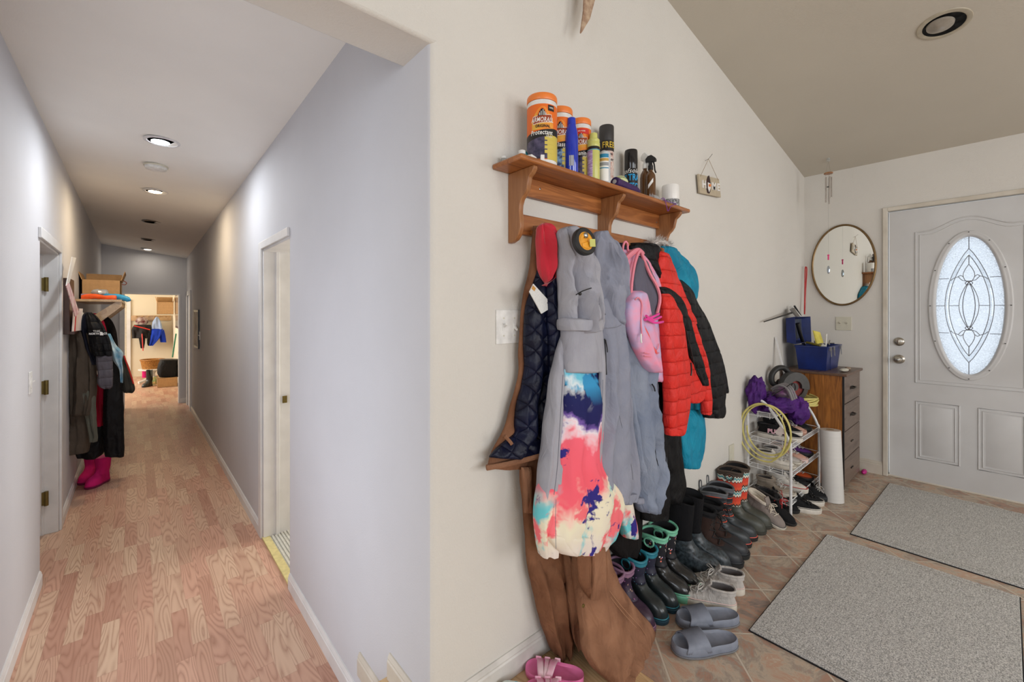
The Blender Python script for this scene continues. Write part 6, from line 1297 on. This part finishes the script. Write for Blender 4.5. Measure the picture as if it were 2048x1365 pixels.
# memo board with papers
bz0, bz1 = P(125, 672, X=-.40).z, P(125, 552, X=-.40).z
t = thing('memo_board', 'dark framed memo board stuffed with papers on the left hall wall', 'board', (-.42, 4.72, bz0)); m_dw = woodmat('dark walnut', (70, 38, 28), (44, 24, 18), 'Z')
MB().b2((-.42, 4.70, bz0), (-.385, 5.02, bz1)).build('board', m_dw, t, bevel=.003); MB().b2((-.385, 4.70, bz0), (-.36, 5.02, bz0+.02)).build('ledge', m_dw, t)
rnd = random.Random(3); pc = [(226, 214, 210), (232, 226, 220), (200, 60, 60), (214, 200, 190), (222, 206, 206)]
for k in range(7):
    y0 = 4.74+.035*k; mb = MB(); mb.hexa([V(p) for p in ((-.378+.004*k, y0, bz0+.02), (-.374+.006*k, y0+.09, bz0+.02), (-.365+.006*k, y0+.09, bz0+.16+.02*(k % 3)), (-.37+.004*k, y0, bz0+.18+.02*(k % 2)), (-.376+.004*k, y0, bz0+.02), (-.372+.006*k, y0+.09, bz0+.02), (-.363+.006*k, y0+.09, bz0+.16+.02*(k % 3)), (-.368+.004*k, y0, bz0+.18+.02*(k % 2)))])
    tag(mb.build('paper', col('paper tint %d' % k, pc[k % 5], .7)), ['nearest white note', 'second cream note from the near edge', 'red card', 'tan note behind the red card', 'pinkish note past the tan one', 'white note second from the far end', 'farthest cream note'][k]+' tucked in the low part of the memo board', 'paper', 'papers on the memo board')
q = [P(a, b, X=-.345) for a, b in ((131, 572), (137, 566), (155, 618), (156, 628), (149, 634))]; mb = MB(); mb.prism(q, (.004, 0, 0)); tag(mb.build('ribbon_sash', mat('white ribbon with maroon edge', (226, 212, 208), .7, col2=(190, 130, 140), vs_=30)), 'white ribbon sash with maroon edging pinned to memo board', 'ribbon')
mb = MB(); mb.prism([P(a, b, X=-.36) for a, b in ((131, 572), (143, 514), (151, 516), (137, 568))], (.004, 0, 0)); tag(mb.build('paper_streamer', m_whp), 'pale paper streamer rising from the memo board', 'streamer')
# hall shelf: board on slanted wood brackets, coats under
Ys = 5.35; z_s = P(190, 604, Y=Ys).z
m_pl = woodmat('raw pine', (204, 170, 126), (170, 132, 88), 'Y'); hs_ = thing('hall_shelf', 'raw pine shelf with slanted brackets above the hall coats', 'shelf', (-.42, 5.2, z_s))
MB().b2((-.42, 5.2, z_s-.0), (-.10, 6.9, z_s+.02)).build('shelf_board', m_pl, hs_)
for k, y in enumerate((5.24, 5.75, 6.25, 6.75)):
    mb = MB(); mb.prism([(-.42, y, z_s-.34), (-.42, y, z_s-.24), (-.14, y, z_s), (-.10, y, z_s), (-.10, y, z_s-.04), (-.40, y, z_s-.34)], (0, .09 if k == 0 else .045, 0)); mb.build('bracket', m_pl, hs_)
MB().b2((-.42, 5.2, z_s-.20), (-.40, 6.9, z_s-.10)).build('peg_rail', m_pl, hs_)
def carton(name, label, x0, y0, z0, x1, y1, z1, open_=True, col_=(176, 134, 92)):
    m_ = bpy.data.materials.get('cardboard') or mat('cardboard', (186, 148, 104), .9, var=.04)
    t = thing(name, label, 'cardboard box', (x0, y0, z0)); tk = .005
    mb = MB(); mb.b2((x0, y0, z0), (x1, y1, z0+tk)).b2((x0, y0, z0), (x0+tk, y1, z1)).b2((x1-tk, y0, z0), (x1, y1, z1)).b2((x0, y0, z0), (x1, y0+tk, z1)).b2((x0, y1-tk, z0), (x1, y1, z1))
    if not open_: mb.b2((x0, y0, z1-tk), (x1, y1, z1))
    mb.build('body', m_, t)
    if open_:
        h = (z1-z0)*.45
        mb = MB(); mb.hexa([V(p) for p in ((x0, y1, z1), (x1, y1, z1), (x1, y1+.04, z1+h), (x0, y1+.04, z1+h), (x0, y1+tk, z1), (x1, y1+tk, z1), (x1, y1+.04+tk, z1+h), (x0, y1+.04+tk, z1+h))]); mb.build('flap', m_, t)
        for xx, s_ in ((x0, -1), (x1, 1)): mb = MB(); mb.hexa([V(p) for p in ((xx, y0, z1), (xx, y1, z1), (xx+s_*.03, y1, z1+h), (xx+s_*.03, y0, z1+h), (xx+tk, y0, z1), (xx+tk, y1, z1), (xx+s_*.03+tk, y1, z1+h), (xx+s_*.03+tk, y0, z1+h))]); mb.build('flap', m_, t)
    return t
b0, b1 = P(161, 600, Y=5.9), P(232, 562, Y=5.9); carton('cardboard_box', 'open cardboard box sitting on the hall shelf', -.40, 5.85, z_s+.02, -.12, 6.35, b1.z)
mb = MB(); mb.tube(curve([V((-.36, 5.32, z_s+.035)), V((-.28, 5.30, z_s+.045)), V((-.20, 5.28, z_s+.035)), V((-.14, 5.27, z_s+.035))], 12), [.02, .024, .026, .024, .022, .022, .02, .02, .022, .024, .022, .02], 10); tag(mb.build('orange_toy', mat('orange vinyl', (236, 92, 30), .5), noise_amp=.006, noise_s=25), 'orange rolled vinyl item on the hall shelf front', 'roll')
mb = MB(); mb.tube(curve([V((-.24, 5.42, z_s+.05)), V((-.16, 5.35, z_s+.05)), V((-.07, 5.30, z_s+.03)), V((-.055, 5.30, z_s+.01))], 12), [.022, .026, .028, .026, .026, .028, .026, .026, .024, .024, .022, .018], 10); tag(mb.build('blue_inflatable', mat('sky blue vinyl', (50, 150, 200), .4), noise_amp=.005, noise_s=25), 'sky blue rolled inflatable beside the orange roll', 'inflatable')
mb = MB(); mb.ball((-.25, 5.42, z_s+.085), .05, 16, (1.2, 1, .6)); tag(mb.build('clear_bag', mat('clear crinkled plastic', (210, 214, 218), .2, trans=.6), noise_amp=.02, noise_s=30), 'crinkled clear plastic bag on top of rolled things', 'bag')
mb = MB(); mb.b2((-.38, 5.50, z_s+.02), (-.22, 5.75, z_s+.075)); tag(mb.build('storage_case', mat('lilac plastic', (150, 134, 160), .5), bevel=.004), 'lilac storage case in front of the box on hall shelf', 'case')
mb = MB(); q = P(240, 567, Y=6.2); mb.tube(curve([V((-.13, 6.2, b1.z)), P(236, 566, Y=6.2), P(245, 562, Y=6.2), P(253, 566, Y=6.2), P(250, 570, Y=6.2), P(242, 569, Y=6.2)], 24), .004, 6); tag(mb.build('wire_loop', m_brn), 'thin brown wire loop sticking out of the hall box', 'wire')
m_olv = cloth('olive brown canvas', (82, 72, 62), .9); m_gr = cloth('grey padded nylon', (88, 84, 92), .6, quilt=('r', .07)); m_crim = cloth('crimson fleece', (176, 20, 52), .9); m_dkg = cloth('dark olive nylon', (52, 50, 44), .7)
def hang(name, label, cat): return thing(name, label, cat, (-.3, 5.2, .5))
g = hang('work_coveralls', 'olive brown work coveralls hanging lowest on hall wall', 'coveralls')
loft('body', m_olv, g, [(628, 152, 170), (650, 148, 184), (700, 144, 190), (740, 143, 191), (763, 143, 192), (800, 144, 190), (830, 144, 184)], at=(5.12, 5.05), th=.06, folds=(2, .02), seed=2)
loft('leg', m_olv, g, [(780, 144, 176), (840, 144, 176), (880, 145, 174), (907, 146, 168)], at=(5.2, 5.1), th=.06, folds=(1.4, .015), seed=4); loft('leg', cloth('grey olive canvas', (96, 96, 86), .9), g, [(775, 160, 190), (830, 172, 191), (870, 182, 194), (884, 183, 193)], at=(5.08, 5.05), th=.05, folds=(1.4, .012), seed=6)
g = hang('black_jacket', 'black and grey padded jacket with a white chest logo in the hall', 'jacket')
loft('sleeve', m_blkp, g, [(626, 172, 184), (640, 172, 200), (670, 176, 216), (695, 180, 224), (712, 188, 225)], at=(5.0, 5.0), th=.06, folds=(1.4, .015), seed=3, hem=0); loft('lower_sleeve', m_gr, g, [(708, 190, 225), (740, 194, 226), (770, 196, 226), (778, 206, 220)], at=(5.0, 5.0), th=.06, folds=(1, .010), seed=3)
text('THE', .022, m_whp, g, P(193, 663, Y=4.90), ext=.001); text('NORTH FACE', .022, m_whp, g, P(196, 668, Y=4.90), ext=.001, sx=.75, bold=.0005)
mb = MB(); mb.prism([P(a, b, Y=4.90) for a, b in ((200, 671), (200, 664), (205, 665), (207, 671))], (0, .003, 0)); mb.build('logo_mark', m_whp, g)
loft('collar', cloth('navy black nylon', (20, 22, 36), .7), g, [(625, 172, 184), (640, 158, 184), (680, 166, 184), (730, 184, 196)], at=(5.03, 5.03), th=.05, folds=(1, .01), seed=1)
g = hang('red_hoodie', 'crimson jacket with hood up on the peg and hem low behind black one', 'jacket')
loft('hood', m_crim, g, [(627, 185, 192), (640, 190, 206), (660, 200, 213), (672, 206, 213)], at=(5.3, 5.3), th=.05, folds=(1, .01), seed=1, nv=20); loft('body', m_crim, g, [(750, 190, 215), (800, 188, 216), (830, 188, 221), (852, 190, 212)], at=(5.3, 5.3), th=.05, folds=(1.5, .02), seed=3, nv=24)
g = hang('dark_coat', 'brown black coat with red piping behind the padded jacket', 'coat')
loft('shoulder', m_brblk, g, [(627, 192, 206), (640, 196, 222), (660, 204, 232), (690, 214, 236), (760, 214, 240), (840, 212, 240)], at=(5.6, 5.6), th=.05, folds=(1, .01), seed=1)
q = P(204, 636, Y=5.6); MB().tube(curve([V((-.41, 5.6, z_s-.15)), V((-.34, 5.6, z_s-.13)), q], 10), .012, 8).build('hanger_loop', m_black, g)
g = hang('blue_towel', 'pale blue and white scarf hanging in the hall coats', 'scarf')
loft('body', mat('pale blue print', (190, 206, 212), .8, col2=(110, 160, 186), vs_=14), g, [(668, 213, 221), (690, 218, 232), (705, 222, 246), (720, 226, 245), (740, 238, 246), (766, 241, 246)], at=(5.15, 5.15), th=.03, folds=(1, .01), seed=1)
g = hang('olive_jacket', 'dark olive jacket with red zip edge, outermost hall coat', 'jacket')
loft('body', m_dkg, g, [(712, 243, 250), (740, 242, 260), (775, 244, 270), (786, 247, 266)], at=(5.3, 5.3), th=.05, folds=(1, .01), seed=1, nv=24); strip('red_edge', m_red, g, [(248, 712, 5.24), (258, 740, 5.24), (267, 768, 5.24)], .006)
g = hang('black_trousers', 'long black snow trousers reaching lowest among hall coats', 'trousers')
loft('leg', m_blk, g, [(700, 210, 238), (800, 206, 247), (860, 206, 248), (900, 208, 249), (913, 210, 248)], at=(5.25, 5.25), th=.07, folds=(1, .01), seed=1); loft('leg', m_blk, g, [(840, 180, 214), (880, 168, 210), (905, 152, 208), (917, 154, 192)], at=(5.35, 5.35), th=.06, folds=(1, .02), seed=5)
# pink boots
m_hpk = cloth('hot pink suede', (206, 30, 110), .9); m_hps = mat('dark pink sole', (120, 20, 70), .6)
a_ = put(make_boot('suede_boot', 'hot pink suede boot standing nearest under hall coats', 'boot', .23, .24, .048, 1, (m_hps, m_hpk, m_hpk, None, mat('pink fleece lining', (230, 120, 160), 1)), split=.3, shaft_w=.052, group='hot pink suede boots', dip=.0), -.20, 5.52, -125, ZH)
b_ = put(dup(a_, (0, 0, 0), 0, 'hot pink suede boot leaning behind its pair'), -.30, 5.72, -110, ZH, 0); c_ = None
# picture and switch on the hall right wall
c0, c1 = P(391, 627, X=.655), P(396, 697, X=.655); t = thing('wall_picture', 'narrow framed picture on the right hall wall', 'picture', (.66, c0.y, 1.1)); y0, y1 = sorted((P(389, 660, X=.65).y, P(397.5, 660, X=.65).y))
MB().b2((.66, y0, c1.z), (.640, y1, c0.z+.05)).build('frame', m_bk, t, bevel=.003); MB().b2((.6385, y0+.04, c1.z+.03), (.640, y1-.04, c0.z+.02)).build('print', mat('pale print', (190, 180, 170), .6, col2=(120, 110, 104), vs_=8), t)
c = P(399, 672, X=.655); switchplate('light_switch', 'small white switch plate beside the hall picture', (.66, c.y, c.z), (-1, 0, 0), .07, .115, m_wht, ((0, 1),))
# far doorway strike, hinge-side door stile
MB().box((dx1+.0, 9.45, P(358, 707, Y=9.45).z), (.004, .03, .06)).build('latch_plate', m_steel, None); tag(bpy.data.objects['latch_plate'], 'steel latch plate on the far doorway jamb', 'latch plate')
# --- far room things
FY = 14.0
def FP(px, py, Y=FY-.02): return P(px, py, Y=Y)
q0, q1 = FP(262, 634), FP(342, 640); t = thing('peg_rail', 'pine peg rail high on the far room wall', 'peg rail', (q0.x, FY, q0.z))
MB().b2((q0.x, FY, q1.z-.02), (q1.x, FY-.03, q0.z+.03)).build('rail', m_pl, t)
for k in range(6): x = q0.x+.1+(q1.x-q0.x-.2)*k/5; MB().cyl((x, FY-.03, q0.z), (x, FY-.10, q0.z+.02), .014, 10).build('peg', m_pl, t)
d0 = FP(250, 604); d1 = FP(259, 604); S('door_3', MB().b2((d0.x-.75, FY, ZH), (d1.x-.05, FY-.03, d0.z)), mat('beige door', (206, 198, 180), .5), bevel=.004); S('trim_8', MB().b2((d1.x-.05, FY, ZH), (d1.x+.02, FY-.035, d0.z+.05)), m_trim)
g = thing('black_straps', 'black and red harness hanging left on the far rail', 'harness', (0, FY-.2, 1))
loft('body', mat('black with red trim', (22, 20, 22), .8, col2=(24, 18, 20)), g, [(650, 268, 302), (660, 263, 304), (668, 264, 303), (677, 264, 300)], at=(13.8, 13.8), th=.08, folds=(2, .03), seed=2, nv=20); loft('strap', m_blk, g, [(672, 276, 290), (685, 279, 290), (697, 281, 288)], at=(13.75, 13.75), th=.05, seed=3, nv=16); loft('strap', m_blk, g, [(665, 296, 304), (685, 294, 302), (692, 296, 300)], at=(13.75, 13.75), th=.05, seed=4, nv=16); strip('red_trim', m_red, g, [(268, 652, 13.65), (285, 656, 13.65), (300, 660, 13.65)], .014); strip('red_trim', m_red, g, [(284, 668, 13.65), (285, 684, 13.65), (286, 702, 13.65)], .012)
mb = MB(); mb.ball(FP(284, 643, 13.85), .12, 16, (1, .6, .9)); tag(mb.build('knit_cap', mat('patterned knit', (206, 190, 180), .9, col2=(90, 30, 34), vs_=10)), 'round patterned knit cap on the far room rail', 'hat')
g = thing('blue_snow_pants', 'blue and white snow pants hanging right on the far rail', 'snow pants', (.3, FY-.2, 1)); loft('top', cloth('pale blue nylon', (160, 180, 214), .7), g, [(634, 312, 316), (645, 305, 322), (662, 303, 326)], at=(13.8, 13.8), th=.08, folds=(1, .02), seed=2, nv=20)
loft('leg', cloth('royal blue nylon', (24, 60, 180), .7), g, [(658, 304, 326), (675, 301, 320), (692, 298, 306)], at=(13.75, 13.75), th=.08, seed=3, nv=20, folds=(1, .02)); loft('leg', bpy.data.materials['royal blue nylon'], g, [(660, 318, 328), (672, 318, 331), (685, 321, 333)], at=(13.8, 13.8), th=.08, seed=5, nv=20, folds=(1, .02))
# wall box and dark frame on the far room's right wall
z0, z1 = P(349, 628, X=.55).z, P(349, 604, X=.55).z; y0, y1 = 12.2, 13.4
carton('hanging_box', 'cardboard box hung high on the far room right wall', .36, 12.9, P(345, 629, Y=12.9).z, .66, 13.2, P(345, 605, Y=12.9).z, True)
t = thing('tall_mirror', 'tall dark framed panel on the far room side wall', 'frame', (.70, 11.6, 1.3)); z0, z1 = P(353, 656, X=.69).z, P(353, 589, X=.69).z; MB().b2((.70, 11.4, z0), (.67, 12.5, z1)).build('frame', m_dw, t, bevel=.01); MB().b2((.6695, 11.5, z0+.05), (.668, 12.4, z1-.05)).build('panel', mat('grey mirror panel', (150, 146, 140), .15, .6), t)
a_, b_ = P(345, 715, Y=12.3), P(352, 668, Y=12.5); mb = MB(); mb.tube([a_, b_], .014, 8); tag(mb.build('broom_handle', mat('green metal handle', (20, 110, 80), .4)), 'green broom handle leaning against the far right wall', 'broom')
# wicker basket on a white plant stand
bc = P(305, 726, Y=12.6); m_wick = mat('honey wicker', (186, 128, 58), .6, col2=(120, 76, 30), vs_=1, stretch=(60, 60, 90))
t = thing('wicker_basket', 'round honey coloured wicker basket in the far room', 'basket', bc); rb = .21
MB().lathe([(rb*.85, -.13), (rb, .06), (rb*1.04, .07), (rb*.95, .07), (rb*.82, -.10)], bc, 28).build('body', m_wick, t); MB().tube([bc+V((rb*math.cos(k*2*pi/28), rb*math.sin(k*2*pi/28), .07)) for k in range(28)], .014, 8, closed=True).build('rim', m_wick, t)
t = thing('plant_stand', 'white pedestal table carrying the wicker basket', 'stand', (bc.x, bc.y, ZH)); zb = bc.z-.13
MB().lathe([(.24, zb-.03), (.25, zb-.01), (.24, zb)], (bc.x, bc.y, 0), 32).build('top', m_wht, t); MB().lathe([(.06, ZH+.08), (.045, ZH+.2), (.05, zb-.1), (.09, zb-.03)], (bc.x, bc.y, 0), 20).build('column', m_wht, t)
for k in range(4): a = k*pi/2+.5; MB().tube(curve([(bc.x, bc.y, ZH+.14), (bc.x+.13*math.cos(a), bc.y+.13*math.sin(a), ZH+.07), (bc.x+.27*math.cos(a), bc.y+.27*math.sin(a), ZH+.03)], 10), .03, 8).build('foot', m_wht, t)
carton('moving_box', 'closed cardboard box on the floor of the far room', .33, 11.6, ZH, .66, 12.1, P(330, 756, Y=11.6).z, False)
zq = P(330, 756, Y=11.6).z; t = thing('black_bin', 'black bag heaped upon the far cardboard box', 'bag', (.4, 11.8, zq)); loft('body', m_blk, t, [(718, 322, 356), (730, 316, 356), (745, 314, 356), (754, 318, 356)], at=(11.75, 11.75), th=.16, seed=3, nv=20, hem=0, folds=(1, .01)); strip('rim', mat('grey steel rim', (120, 122, 126), .4, .6), t, [(318, 720, 11.57), (335, 719, 11.57), (355, 719, 11.57)], .012)
t = make_boot('tall_boot', 'dark tall boot on the far room floor left of the stand', 'boot', .28, .34, .055, 1, (m_rubb, m_rub, m_rub, None, m_in), split=.5); c = P(285, 776, Z=ZH); put(t, c.x+.15, c.y+.25, -120, ZH)
mb = MB(); c = P(291, 745, Y=12.9); mb.cyl(c-V((0, 0, .12)), c+V((0, 0, .10)), .06, 16); tag(mb.build('pink_tumbler', m_hpk), 'pink cylinder standing behind the far room boots', 'cylinder')
mb = MB(); c = P(311, 768, Y=12.3); mb.ball(c, .12, 16, (1, 1, 1.3)); tag(mb.build('stuffed_toy', mat('multicolour plush', (200, 150, 90), .9, col2=(90, 130, 80), vs_=16), noise_amp=.03, noise_s=12), 'multicoloured plush bundle beside the far cardboard box', 'toy')
